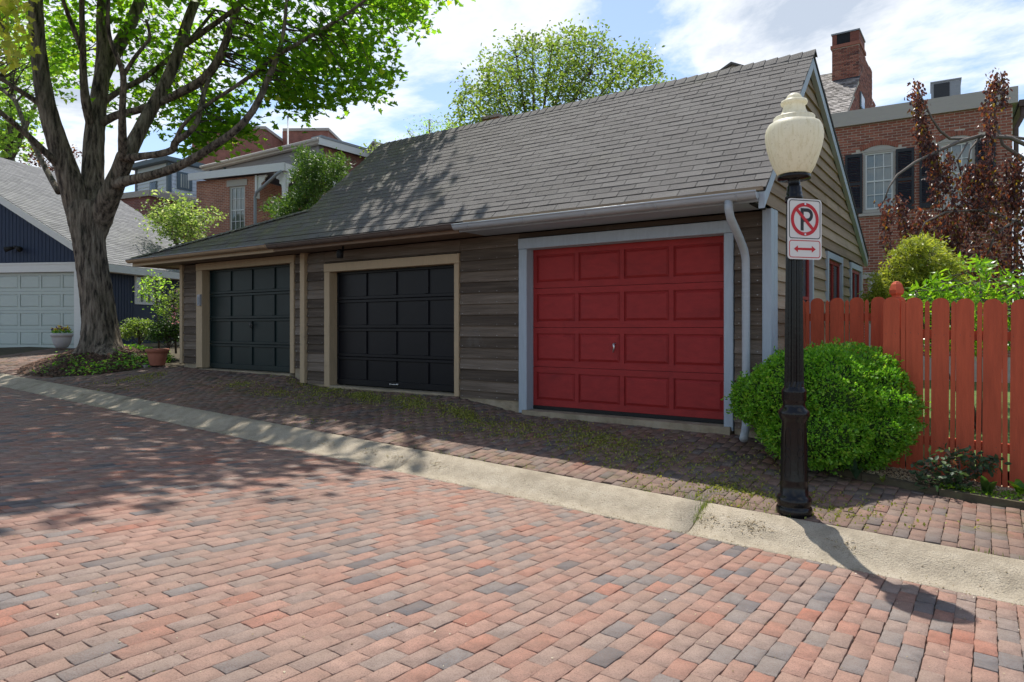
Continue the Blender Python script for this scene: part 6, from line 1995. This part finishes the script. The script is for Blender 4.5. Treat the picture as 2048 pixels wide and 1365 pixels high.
th_ = rng.uniform(0, 2 * math.pi, n); kk = .35 + .65 * np.sqrt(rng.random(n))
x, y = bc_[0] + 1.66 * kk * np.cos(th_), bc_[1] + 1.42 * kk * np.sin(th_)
r_cam = CR * (x - bc_[0]) + SR * (y - bc_[1])
ok = (r_cam > -.25 + rng.normal(size=n) * .35) & (np.sin(x * 6.1) + np.sin(y * 7.3 + 1) + rng.normal(size=n) * .6 > -.5)
x, y = x[ok], y[ok]; n = len(x)
leaves('ground_cover', np.stack([x, y, zm(x, y) + rng.uniform(.01, .10, n)], 1), rng.uniform(.04, .085, n), LEAF_OVAL, flat_rot(n, .5), M['leaf_box'], None, 'stuff')

# ---- generic shrubs and trees
def leafy(name, label, cat, basep, cent, per, rad, size, tmpl, m, stems=None, tw=1.0, rots=None, group=None, droop=None, sq=.7, twm='twig', twr=.006):
    t_ = thing(name, label, cat, tuple(basep), group)
    sk = []
    if stems:
        for pts, r0 in stems:
            pts = [np.array(q) for q in pts]
            MB().tube(pts, [r0 * (1 - .75 * i / (len(pts) - 1)) for i in range(len(pts))], 8).build('trunk' if cat == 'tree' else 'stem', M['bark'] if cat == 'tree' else M[twm], t_, True)
            for a, b in zip(pts[:-1], pts[1:]):
                for s in np.linspace(0, 1, 5): sk.append(a * (1 - s) + b * s)
        if tw: twigs_to(cent, np.array(sk[len(sk) // 4:]), tw, twr, 9, t_, twm)
    P = clumps(cent, per, rad, sq)
    n = len(P)
    rt = rots(n) if rots else (rand_rot(n, droop, .9) if droop is not None else flat_rot(n, .8))
    leaves('foliage', P, rng.uniform(size * .7, size * 1.25, n), tmpl, rt, M[m], t_)
    return t_
# linden behind the garage ridge
TL = 27.0
poly = [(880, 300), (905, 262), (898, 215), (925, 185), (918, 160), (960, 150), (965, 115), (1000, 108), (1010, 78), (1035, 90), (1048, 48), (1062, 80), (1095, 78), (1110, 60), (1125, 85), (1150, 50), (1168, 68), (1205, 62),
        (1215, 98), (1240, 112), (1262, 92), (1278, 105), (1300, 85), (1305, 120), (1322, 115), (1328, 160), (1340, 180), (1290, 210), (1150, 260), (1000, 300)]
Cl = sample_poly(poly, 540, TL, 2.6)
Lb = at(1075, 640, TL); Lb[2] = 0.3
Lc = at(1070, 330, TL)
stems = [([Lb, Lc], .30)]
for (u, v, d) in ((940, 200, -1), (985, 140, .5), (1030, 100, -1.5), (1065, 75, 1), (1105, 90, -.5), (1150, 85, 1.5), (1200, 100, -1), (1255, 130, .5), (1305, 140, 0), (1000, 200, 1.5), (1180, 150, -2)):
    e = at(u, v, TL + d); stems.append(([Lc - np.array((0, 0, .4)), Lc * .6 + e * .4 + np.array((0, 0, -.25)), Lc * .25 + e * .75, e], .08))
leafy('linden_tree', 'light green linden with a fan of stems behind the garage roof', 'tree', Lb, Cl, 26, .23, .15, LEAF_OVAL, 'leaf_tree', stems, 1.4, None, None, None, .8, 'twig', .008)
poly = [(800, 285), (815, 258), (835, 262), (855, 225), (868, 240), (880, 250), (905, 240), (920, 280), (840, 300)]
Cs = sample_poly(poly, 40, 24, 1)
bs = at(862, 600, 24); bs[2] = .3
leafy('sapling', 'loose pale green tree top at the left end of the garage ridge', 'tree', bs, Cs, 24, .22, .12, LEAF_LANCE, 'leaf_tree_pale', [([bs, at(862, 330, 24), at(858, 240, 24)], .09), ([at(862, 330, 24), at(815, 262, 24)], .05), ([at(862, 330, 24), at(900, 255, 24)], .05)], 1.2)
poly = [(725, 300), (735, 288), (760, 290), (770, 295), (770, 310), (730, 312)]
bs = at(750, 600, 30); bs[2] = .3
leafy('sapling', 'tiny tree top beside the dormer, left of the garage ridge', 'tree', bs, sample_poly(poly, 7, 30, .5), 20, .2, .13, LEAF_OVAL, 'leaf_tree', [([bs, at(750, 330, 30), at(748, 295, 30)], .07)], 1.0)
# trees far left behind the navy garage
poly = [(-120, 330), (-120, 40), (60, 60), (150, 90), (160, 130), (130, 190), (95, 205), (80, 180), (60, 250), (60, 290), (30, 330)]
bs = at(20, 600, 31); bs[2] = 1.0
leafy('background_tree', 'pale green tree behind the navy garage roof at the left edge', 'tree', bs, sample_poly(poly, 210, 31, 2.5), 26, .42, .19, LEAF_MAPLE, 'leaf_tree_pale', [([bs, at(20, 300, 31), at(30, 120, 31)], .3), ([at(20, 300, 31), at(-70, 150, 31)], .16), ([at(20, 320, 31), at(100, 150, 31)], .16)], 3.0, None, None, None, .7, 'twig', .014)
poly = [(60, 330), (75, 300), (100, 305), (140, 290), (152, 300), (150, 318), (110, 325), (90, 345)]
bs = at(105, 600, 27); bs[2] = 1.0
leafy('copper_shrub', 'reddish tree crown just above the navy garage ridge', 'tree', bs, sample_poly(poly, 26, 27, .8), 26, .24, .12, LEAF_OVAL, 'leaf_beech', [([bs, at(105, 340, 27)], .12)], 1.0)
# yew by the roof
poly = [(530, 420), (545, 400), (568, 405), (585, 385), (605, 370), (590, 355), (585, 345), (600, 335), (595, 305), (612, 300), (625, 320), (640, 305), (655, 330), (680, 305), (692, 345), (690, 365), (660, 375), (640, 400), (620, 440), (560, 445)]
TY = 21.0
bs = at(600, 600, TY); bs[2] = .6
leafy('yew', 'dark green yew in front of the brick porch above the low roof', 'tree', bs, sample_poly(poly, 210, TY, 1.0), 34, .12, .15, LEAF_LANCE, 'leaf_yew',
      [([bs, at(605, 440, TY), at(618, 390, TY), at(625, 330, TY)], .14), ([at(605, 440, TY), at(560, 410, TY)], .06), ([at(612, 410, TY), at(670, 350, TY)], .06)], 1.0, lambda n: rand_rot(n, (0, 0, .3), 1.0))
# dogwood
poly = [(300, 460), (310, 430), (295, 425), (303, 390), (315, 392), (318, 425), (345, 410), (362, 400), (380, 402), (390, 430), (435, 430), (425, 445), (395, 452), (405, 480), (365, 490), (345, 470)]
TD = 21.5
bs = at(360, 640, TD); bs[2] = 1.0
leafy('dogwood', 'pale sunlit dogwood between the navy garage roof and the brick houses', 'tree', bs, sample_poly(poly, 95, TD, .7), 28, .2, .105, LEAF_OVAL, 'leaf_dogwood', [([bs, at(355, 500, TD), at(350, 430, TD)], .09), ([at(355, 500, TD), at(410, 440, TD)], .05), ([at(355, 490, TD), at(310, 420, TD)], .05)], 1.2)
# ---- shrubs beside the low end of the garage
def dome(c, r, n, shell=.25):
    d = rng.normal(size=(n, 3)); d /= np.linalg.norm(d, axis=1)[:, None]
    d[:, 2] = np.abs(d[:, 2]) * 1.0 - .25
    return np.array(c) + d * np.array(r) * (1 - shell * rng.random(n) ** 1.5)[:, None]
def shrub_at(name, label, u, v, t, wpx, hpx, n, size, m, tmpl=LEAF_OVAL, cat='shrub'):
    b = at(u, v, t); k = t / FPX
    cen = b + np.array((0, 0, hpx * k * .5))
    return leafy(name, label, cat, b, dome(cen, (wpx * k / 2, wpx * k / 2, hpx * k / 2), n), 16, .07, size, tmpl, m, [([b, cen + np.array((0, 0, hpx * k * .2))], .03), ([b, cen + np.array((.2, 0, hpx * k * .1))], .02), ([b, cen + np.array((-.2, .1, hpx * k * .1))], .02)], .6)
shrub_at('round_shrub', 'round yellow green shrub under the navy garage window', 278, 698, 16.3, 66, 66, 140, .055, 'leaf_tree')
shrub_at('dark_hedge', 'dark green clipped hedge against the low end of the garage', 336, 708, 15.2, 74, 74, 190, .05, 'leaf_dark')
b = at(318, 640, 16.0); b[2] = 1.0
Cz = sample_poly([(290, 560), (305, 540), (320, 560), (335, 570), (325, 600), (335, 625), (310, 632), (300, 600), (282, 595)], 30, 16.0, .4)
leafy('young_dogwood', 'slender light green shrub in front of the navy garage window', 'shrub', b, Cz, 14, .09, .075, LEAF_OVAL, 'leaf_tree_pale', [([b, at(315, 610, 16), at(305, 555, 16)], .025), ([at(315, 620, 16), at(330, 575, 16)], .015)], .7)
b = at(352, 640, 15.6); b[2] = 1.0
Cz = sample_poly([(325, 640), (330, 605), (345, 575), (365, 570), (372, 640)], 50, 15.6, .4)
az = leafy('azalea', 'azalea with a few pink blooms beside the tan corner board', 'shrub', b, Cz, 14, .09, .06, LEAF_OVAL, 'leaf_tree', [([b, at(348, 600, 15.6)], .025)], .7)
Pz = clumps(sample_poly([(328, 640), (345, 575), (366, 572), (350, 690)], 10, 15.3, .3), 7, .06)
leaves('blossom', Pz, .06, LEAF_OVAL, rand_rot(len(Pz)), M['petal_pink'], az)

# ---- pots
def pot(name, label, u, v, t, prof, m, cat='flower pot'):
    b = at(u, v, t)
    p_ = thing(name, label, cat, tuple(b))
    MB().lathe(prof, tuple(b), 28).build('vessel', M[m], p_, True)
    return p_, b
k = 17.0 / FPX
p1_, b = pot('planter', 'pale grey planter of pansies in front of the white garage door', 124, 696, 17.0, [(.11, 0), (.14, .02), (.19, .12), (.215, .24), (.22, .28), (.24, .285), (.245, .355), (.235, .365), (.215, .36), (.20, .33), (0.02, .33)], 'pot_grey')
MB().lathe([(.205, .335), (.10, .345), (.01, .35)], tuple(b), 20).build('soil', M['soil'], p1_)
n = 240
a = rng.uniform(0, 2 * math.pi, n); r_ = np.sqrt(rng.random(n)) * .22
P = np.stack([b[0] + r_ * np.cos(a), b[1] + r_ * np.sin(a), b[2] + .37 + rng.random(n) * .11 * (1.2 - r_ * 3)], 1)
leaves('leaves', P, .05, LEAF_OVAL, flat_rot(n, .7), M['leaf_box'], p1_)
for key, ids in (('petal_yellow', slice(0, 70)), ('petal_purple', slice(70, 105))):
    Q = P[ids] + np.array((0, 0, .05)); leaves('pansies', Q, .062, LEAF_OVAL, rand_rot(len(Q), (-.3, -.6, .6), .8), M[key], p1_)
p2_, b = pot('terracotta_pot', 'empty terracotta pot on the flagstones beside the hedge', 315, 731, 13.9, [(.135, 0), (.14, .01), (.19, .24), (.192, .262), (.215, .265), (.22, .33), (.212, .338), (.195, .33), (.185, .27), (.15, .06), (.02, .05)], 'terracotta')
MB().lathe([(.18, .20), (.09, .21), (.01, .21)], tuple(b), 20).build('soil', M['soil'], p2_)
# flagstones
for i, (u, v, w, d, lab) in enumerate(((248, 731, .62, .36, 'flagstone nearest the mulched island'), (285, 737, .60, .30, 'front flagstone before the terracotta pot'), (300, 722, .70, .42, 'flagstone under the terracotta pot'), (262, 719, .50, .36, 'rear flagstone beside the ground cover'))):
    b = at(u, v, 14.0 if v > 730 else 14.5)
    z = float(zland(np.array(b[0]), np.array(b[1])))
    mb = MB(); mb.hexa([(b[0] - w / 2, b[1] - d / 2, z - .03), (b[0] + w / 2, b[1] - d / 2 + .05, z - .03), (b[0] + w / 2 - .06, b[1] + d / 2, z - .03), (b[0] - w / 2 + .04, b[1] + d / 2 - .03, z - .03),
                        (b[0] - w / 2, b[1] - d / 2, z + .028), (b[0] + w / 2, b[1] - d / 2 + .05, z + .028), (b[0] + w / 2 - .06, b[1] + d / 2, z + .03), (b[0] - w / 2 + .04, b[1] + d / 2 - .03, z + .03)])
    o = mb.build('flagstone', M['flagstone'], None, False, None, None, (b[0], b[1], z)); tag(o, 'grey ' + lab, 'flagstone', 'flagstones by the maple')

# ---- the clipped boxwood at the garage corner
bw = at(1650, 930, 6.5); bw[2] = .22
box = thing('boxwood', 'big rounded bright green boxwood between the lamp post and the fence', 'bush', tuple(bw))
kB = 6.5 / FPX
ell = []
for (u, v, d, rx, rz) in ((1640, 800, .05, 105, 98), (1735, 815, .10, 86, 88), (1590, 790, .0, 74, 82), (1690, 755, .28, 100, 64), (1540, 795, .1, 48, 62), (1500, 800, .32, 36, 46), (1630, 865, -.12, 92, 62), (1735, 855, -.05, 80, 52), (1700, 890, .05, 80, 45), (1580, 840, .05, 60, 66)):
    ell.append((at(u, v, 6.5 + d), np.array((rx * kB, rx * kB, rz * kB))))
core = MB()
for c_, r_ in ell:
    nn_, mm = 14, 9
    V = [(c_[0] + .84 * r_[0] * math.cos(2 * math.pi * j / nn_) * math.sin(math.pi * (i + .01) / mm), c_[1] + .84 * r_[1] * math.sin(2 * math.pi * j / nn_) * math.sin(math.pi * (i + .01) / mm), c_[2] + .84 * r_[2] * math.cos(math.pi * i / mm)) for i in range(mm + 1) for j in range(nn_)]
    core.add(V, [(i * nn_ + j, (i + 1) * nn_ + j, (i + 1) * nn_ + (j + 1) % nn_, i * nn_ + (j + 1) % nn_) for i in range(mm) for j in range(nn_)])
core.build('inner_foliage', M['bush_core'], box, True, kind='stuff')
PP, NN = [], []
for c_, r_ in ell:
    n = int(15000 * (r_[0] * r_[2]) / .20)
    d = rng.normal(size=(n, 3)); d /= np.linalg.norm(d, axis=1)[:, None]
    lump = 1 + .075 * np.sin(d[:, 0] * 11 + c_[0] * 9) * np.sin(d[:, 1] * 10) + .05 * np.sin(d[:, 2] * 13 + d[:, 0] * 7)
    p_ = c_ + d * r_ * (lump * (1.03 - .15 * rng.random(n) ** 1.6))[:, None]
    PP.append(p_); NN.append(d)
PP, NN = np.concatenate(PP), np.concatenate(NN)
spr = rng.integers(0, len(PP), 1100)            # new shoots standing out of the clipped outline
sp_p = np.repeat(PP[spr], 9, 0) + np.repeat(NN[spr], 9, 0) * (rng.random(9900) * .075)[:, None] + rng.normal(size=(9900, 3)) * .010
PP, NN = np.concatenate([PP, sp_p]), np.concatenate([NN, np.repeat(NN[spr], 9, 0)])
keep = np.ones(len(PP), bool)
for c_, r_ in ell:
    keep &= np.sum(((PP - c_) / (r_ * .90)) ** 2, axis=1) > 1.0
keep &= PP[:, 2] > .27
PP, NN = PP[keep], NN[keep]
tip = NN + rng.normal(size=PP.shape) * .75 + np.array((0, 0, .25)); tip /= np.linalg.norm(tip, axis=1)[:, None]
h = rng.normal(size=PP.shape); bb = np.cross(tip, h); bb /= np.linalg.norm(bb, axis=1)[:, None]
leaves('foliage', PP, rng.uniform(.022, .038, len(PP)), LEAF_OVAL, np.stack([tip, bb, np.cross(tip, bb)], 2), M['leaf_box'], box)
for (dx, dy) in ((0, 0), (.25, .1), (-.3, .05), (.45, .15)):
    MB().tube([bw + np.array((dx * .5, dy, -.05)), bw + np.array((dx, dy, .35))], [.022, .012], 7).build('stem', M['twig'], box, True)

# ---- weeping copper beech
TB = 12.2
bb_ = at(2150, 700, TB); bb_[2] = .3
beech = thing('weeping_beech', 'weeping copper beech with hanging dark purple foliage', 'tree', tuple(bb_))
bl_ = [([(2150, 720, 0, 26), (2145, 560, 0, 22), (2135, 430, 0, 18), (2120, 340, 0, 12), (2085, 305, 0, 7)], 0),
       ([(2095, 310, 0, 7), (2020, 276, -.1, 6.5), (1960, 272, -.2, 6.5), (1915, 285, -.3, 6), (1870, 305, -.4, 5), (1830, 325, -.5, 4.5), (1795, 350, -.6, 3.5), (1778, 375, -.6, 2.5), (1768, 402, -.6, 1.8)], 0),
       ([(1945, 278, -.2, 5), (1900, 278, -.3, 4.5), (1880, 262, -.35, 4), (1862, 235, -.4, 3), (1848, 205, -.4, 2.5), (1832, 175, -.4, 1.8)], 0),
       ([(2050, 320, 0, 7), (2005, 290, .1, 5), (1990, 240, .1, 4), (1985, 190, .1, 3), (1996, 155, .1, 2), (2008, 168, .1, 1.5), (2004, 210, .1, 1)], 0),
       ([(2060, 340, .2, 7), (2110, 300, .2, 6), (2048, 278, .1, 5), (1990, 270, 0, 4)], 0),
       ([(2080, 470, -.4, 8), (2030, 440, -.5, 5), (1990, 470, -.6, 3.5), (1975, 510, -.6, 2.5)], 0),
       ([(2070, 560, -.5, 5), (2040, 530, -.6, 3.5), (2022, 545, -.6, 3), (2018, 575, -.6, 2)], 0),
       ([(1935, 285, -.3, 3), (1915, 320, -.3, 2.5), (1922, 350, -.3, 2)], 0),
       ([(1960, 275, -.2, 3), (1940, 300, -.2, 2.5), (1935, 335, -.3, 2)], 0),
       ([(2080, 460, -.3, 5), (1960, 420, -.5, 3.5), (1890, 425, -.6, 3), (1850, 445, -.7, 2), (1835, 475, -.7, 1.5)], 0)]
sk = []
for j, (pts, _) in enumerate(bl_):
    q = [at(u, v, TB + d) for u, v, d, r in pts]
    MB().tube(q, [r * TB / FPX * (.9 if j == 0 else .62) for u, v, d, r in pts], 9 if j == 0 else 7, True, .06, j).build('trunk' if j == 0 else 'branch', M['beech_twig'], beech, True)
strands = [([(1832, 165), (1836, 215), (1848, 265), (1862, 310), (1870, 360)], 17, 230), ([(1838, 200), (1842, 255), (1850, 300)], 15, 110), ([(1996, 150), (1984, 185), (1978, 250), (1974, 320), (1985, 390)], 17, 300), ([(2006, 158), (2010, 185), (2004, 215)], 9, 50),
           ([(1872, 310), (1876, 360), (1872, 410)], 16, 120), ([(1900, 305), (1895, 345), (1894, 378)], 13, 80), ([(1768, 400), (1775, 430), (1768, 470), (1778, 500)], 13, 90), ([(1800, 395), (1803, 430), (1812, 480)], 15, 110), ([(1848, 420), (1835, 455), (1828, 500)], 20, 130),
           ([(1952, 330), (1948, 380), (1955, 450)], 26, 260), ([(2030, 320), (2030, 420)], 30, 260), ([(1900, 440), (1895, 520)], 28, 260)]
LP = []
hang = MB()
for (pts, w, n) in strands:
    q = np.array(pts, float)
    s = rng.random(n) * (len(q) - 1)
    i = np.minimum(s.astype(int), len(q) - 2); f_ = (s - i)[:, None]
    c_ = q[i] * (1 - f_) + q[i + 1] * f_
    n *= 3; c_ = np.repeat(c_, 3, 0)
    c_ += rng.normal(size=c_.shape) * np.array((w * .5, 7))
    LP.append(at_many(c_[:, 0], c_[:, 1], TB - .3 + rng.normal(size=n) * .15))
    hang.tube([at(u, v, TB - .3) for u, v in pts], .008, 5)
hang.build('hanging_twigs', M['beech_twig'], beech, True, kind='stuff')
mass = [(1845, 450), (1880, 400), (1925, 345), (1975, 340), (2000, 360), (2048, 325), (2130, 330), (2140, 640), (1870, 640), (1850, 540)]
LP.append(clumps(sample_poly(mass, 500, TB - .2, .6), 15, .085, 1.5))
LP = np.concatenate(LP)
leaves('foliage', LP, rng.uniform(.05, .085, len(LP)), LEAF_OVAL, rand_rot(len(LP), (0, 0, -1.0), .8), M['leaf_beech'], beech)

# ---- golden cypress and the bright lance leaved shrub behind the fence
gold = [(1728, 640), (1730, 590), (1752, 575), (1748, 552), (1778, 540), (1776, 512), (1800, 500), (1798, 478), (1830, 480), (1845, 466), (1868, 486), (1882, 482), (1890, 512), (1918, 520), (1912, 545), (1932, 560), (1940, 640)]
TG = 10.0
bs = at(1830, 720, TG); bs[2] = .3
cg = sample_poly(gold, 640, TG, .55)
leafy('golden_cypress', 'feathery golden green cypress mound behind the fence', 'shrub', bs, cg, 34, .055, .07, LEAF_LANCE, 'leaf_gold', [([bs, at(1830, 600, TG), at(1835, 500, TG)], .06), ([at(1830, 640, TG), at(1770, 560, TG)], .03), ([at(1830, 640, TG), at(1890, 560, TG)], .03)], .8, lambda n: rand_rot(n, (.25, -.3, -.15), .7), None, None, .5)
pe = [(1812, 640), (1816, 585), (1840, 572), (1880, 556), (1905, 550), (1935, 552), (1945, 530), (1962, 516), (1978, 525), (1995, 548), (2030, 556), (2090, 560), (2140, 580), (2140, 700), (1830, 700)]
TP = 8.5
bs = at(1960, 760, TP); bs[2] = .25
ce = sample_poly(pe, 210, TP, .5)
leafy('peach_shrub', 'bright green shrub with drooping lance leaves above the fence tops', 'shrub', bs, ce, 12, .06, .12, LEAF_LANCE, 'leaf_peach', [([bs, at(1960, 640, TP), at(1962, 525, TP)], .03), ([bs, at(1900, 640, TP), at(1880, 565, TP)], .025), ([bs, at(2030, 640, TP), at(2040, 565, TP)], .025), ([bs, at(1850, 660, TP), at(1830, 585, TP)], .02)], .5, lambda n: rand_rot(n, (0, 0, -.35), .95))

# ---- small plants in the bed
rb_ = at(1905, 985, 5.95); rb_[2] = float(zbed(np.array(rb_[0]), np.array(rb_[1])))
cr_ = sample_poly([(1830, 925), (1850, 915), (1900, 900), (1945, 905), (1990, 915), (1985, 940), (1940, 965), (1900, 990), (1860, 990), (1845, 955)], 60, 5.95, .14)
leafy('rose_bush', 'low dark leaved rose bush at the foot of the fence', 'shrub', rb_, cr_, 9, .04, .06, LEAF_OVAL, 'leaf_rose', [([rb_, at(1890, 940, 5.95), at(1870, 905, 5.95)], .008), ([rb_, at(1920, 935, 5.9), at(1915, 890, 5.9)], .007), ([rb_, at(1950, 945, 5.95), at(1990, 920, 5.95)], .007), ([rb_, at(1870, 960, 5.9), at(1835, 930, 5.9)], .006)], .5, None, None, None, .7, 'twig', .0022)
def strap_plant(label, u, v, t, n, h, w, m='leaf_rose', name='strap_plant'):
    b = at(u, v, t); b[2] = float(zbed(np.array(b[0]), np.array(b[1])))
    p_ = thing(name, label, 'plant', tuple(b))
    lr = random.Random(int(u))
    for i in range(n):
        a = 2 * math.pi * i / n + lr.uniform(-.4, .4); L_ = h * lr.uniform(.7, 1.15); out_ = L_ * lr.uniform(.3, .8)
        mb = MB(); prev = None; V = []
        for k in range(7):
            s = k / 6
            c_ = b + np.array((math.cos(a) * out_ * s, math.sin(a) * out_ * s, L_ * (s * 1.3 - .75 * s * s * (out_ / L_) * 1.3)))
            ww = w * math.sin(math.pi * (.12 + .88 * s) ** .8) * .5 + .001
            V += [c_ + np.array((-math.sin(a), math.cos(a), .25)) * ww, c_ - np.array((-math.sin(a), math.cos(a), -.25)) * ww]
        mb.add(V, [(2 * k, 2 * k + 1, 2 * k + 3, 2 * k + 2) for k in range(6)])
        mb.build('leaf', M[m], p_, True)
    return p_
strap_plant('strappy grey green plant under the boxwood', 1712, 960, 6.15, 7, .20, .035)
strap_plant('upright broad leaved plant right of the rose bush', 1975, 1005, 5.75, 6, .20, .07, 'leaf_dark', 'broad_leaf_plant')
strap_plant('leafy green plant at the right edge of the bed', 2040, 1000, 5.75, 9, .15, .06, 'leaf_peach', 'broad_leaf_plant')
strap_plant('small bright weed near the fence corner', 1765, 972, 6.05, 8, .08, .02, 'leaf_weed', 'weed')

def vnoise(x, y, s):
    return (np.sin(x * s + 1.7 * np.sin(y * s * .7)) + np.sin(y * s * 1.3 + 2.1 * np.sin(x * s * .55 + 1)) + .6 * np.sin((x + y) * s * 2.3)) / 2.6
# ground-hugging weeds in the bed
n = 1500
x = rng.uniform(-.35, 1.2, n); y = bed_front(x) + rng.uniform(-.02, .25, n)
leaves('creeping_weeds', np.stack([x, y, zbed(x, y) + rng.uniform(.0, .05, n)], 1), rng.uniform(.015, .032, n), LEAF_OVAL, flat_rot(n, .7), M['leaf_peach'], None, 'stuff')
# moss and grass in the joints of the forecourt
n = 60000
x = rng.uniform(-13.2, 1.6, n); y = rng.uniform(YC + .01, YW - .05, n)
d = vnoise(x, y, 1.15) + .55 * vnoise(x + 9, y, 3.9) + rng.normal(size=n) * .28 - 1.1 * np.abs((y - 6.55) / 1.2) * (x < -2) + .15
d = d + np.where(x > -2.2, -.1, 0)
joint = (np.abs((x + 19.5 + .04725) / .0945 - np.round((x + 19.5 + .04725) / .0945)) < .14)
ok = (d > .50) | ((d > .0) & joint & (rng.random(n) < .5)) | (joint & (x > -2.6) & (d > -.15) & (rng.random(n) < .5))
ok &= (x < -1.62) | (y < bed_front(np.maximum(x, -1.62)) - .06)
x, y = x[ok], y[ok]; n = len(x)
mx_, my_ = [x], [y]
for (u, v, su, sv, cnt) in ((520, 778, .55, .14, 1500), (620, 772, .5, .10, 1300), (700, 788, .5, .16, 2200), (790, 800, .45, .16, 2200), (880, 822, .45, .16, 2400), (960, 838, .4, .15, 1600), (1010, 862, .3, .2, 700), (1130, 872, .4, .2, 1100), (1230, 885, .4, .15, 800), (1430, 950, .35, .2, 500), (1520, 992, .35, .06, 700), (1690, 1010, .3, .2, 400)):
    ysol = np.linspace(5.45, 7.4, 80); zz_ = np.array([on_y(u, v, q)[2] for q in ysol]); xx_ = np.array([on_y(u, v, q)[0] for q in ysol])
    k = int(np.argmin(np.abs(zz_ - zap(xx_, ysol))))
    cnt = int(cnt * 1.8)
    nx_, ny_ = rng.normal(xx_[k], su, cnt), rng.normal(ysol[k], sv, cnt)
    o_ = (vnoise(nx_, ny_, 6.5) + rng.normal(size=cnt) * .5 > -.1) & (ny_ > YC + .02) & (ny_ < YW - .06)
    mx_.append(nx_[o_]); my_.append(ny_[o_])
x, y = np.concatenate(mx_), np.concatenate(my_); n = len(x)
leaves('moss', np.stack([x, y, zap(x, y) - .004], 1), rng.uniform(.012, .036, n), LEAF_DIAMOND, rand_rot(n, (0, 0, .25), .9), M['moss'], None, 'stuff')
# weeds along kerb and in its joint
xs_ = np.concatenate([rng.normal(-1.845, .015, 160), rng.uniform(-2.4, -1.2, 260), rng.uniform(-8, 1.5, 420)])
ys_ = np.concatenate([rng.uniform(YG + .15, YC, 160), rng.normal(YC + .06, .05, 260), rng.normal(YC + .02, .03, 420)])
z_ = np.where(ys_ < YC, zg(xs_) + (zc(xs_) - zg(xs_)) * np.interp((ys_ - YG) / (YC - YG), [q[0] for q in prof[2:11]], [q[1] for q in prof[2:11]]), zap(xs_, ys_))
ok = (vnoise(xs_, ys_ * 0, 2.6) > .05) | (np.arange(len(xs_)) < 420)
xs_, ys_, z_ = xs_[ok], ys_[ok], z_[ok]
leaves('weeds', np.stack([xs_, ys_, z_], 1), rng.uniform(.015, .045, len(xs_)), LEAF_BLADE, rand_rot(len(xs_), (0, 0, .0), 1) * 0 + np.eye(3)[None] + rng.normal(size=(len(xs_), 3, 3)) * .25, M['leaf_weed'], None, 'stuff')
# fallen bits on kerb and street
n = 3600
x = rng.uniform(-12, 2, n); pk_ = rng.random(n)
y = np.where(pk_ < .35, rng.normal(YG - .01, .025, n), np.where(pk_ < .6, rng.normal(YG + .1, .16, n), rng.uniform(1.2, YG, n)))
z_ = np.where(y < YG, zs(x, y) + .003, zg(x) + (zc(x) - zg(x)) * np.interp((y - YG) / (YC - YG), [q[0] for q in prof[2:11]], [q[1] for q in prof[2:11]]) + .006)
leaves('leaf_litter', np.stack([x, y, z_], 1), rng.uniform(.006, .018, n), LEAF_DIAMOND, flat_rot(n, .35), M['litter'], None, 'stuff')
# a few wads of dried catkins on the kerb
wads = [(1505, 1058), (1500, 1050), (1420, 1048), (735, 893), (795, 908), (165, 780), (870, 942), (650, 910), (1690, 1062)]
PP = []
for (u, v) in wads:
    p_ = on_y(u, v, 5.15)
    q = np.array((p_[0], 5.15 + .0, 0)) + rng.normal(size=(60, 3)) * np.array((.07, .035, 0))
    q[:, 2] = zg(q[:, 0]) + (zc(q[:, 0]) - zg(q[:, 0])) * np.interp((q[:, 1] - YG) / (YC - YG), [w_[0] for w_ in prof[2:11]], [w_[1] for w_ in prof[2:11]]) + .008
    PP.append(q)
PP = np.concatenate(PP)
leaves('catkins', PP, rng.uniform(.012, .035, len(PP)), LEAF_LANCE, flat_rot(len(PP), .5), M['litter'], None, 'stuff')
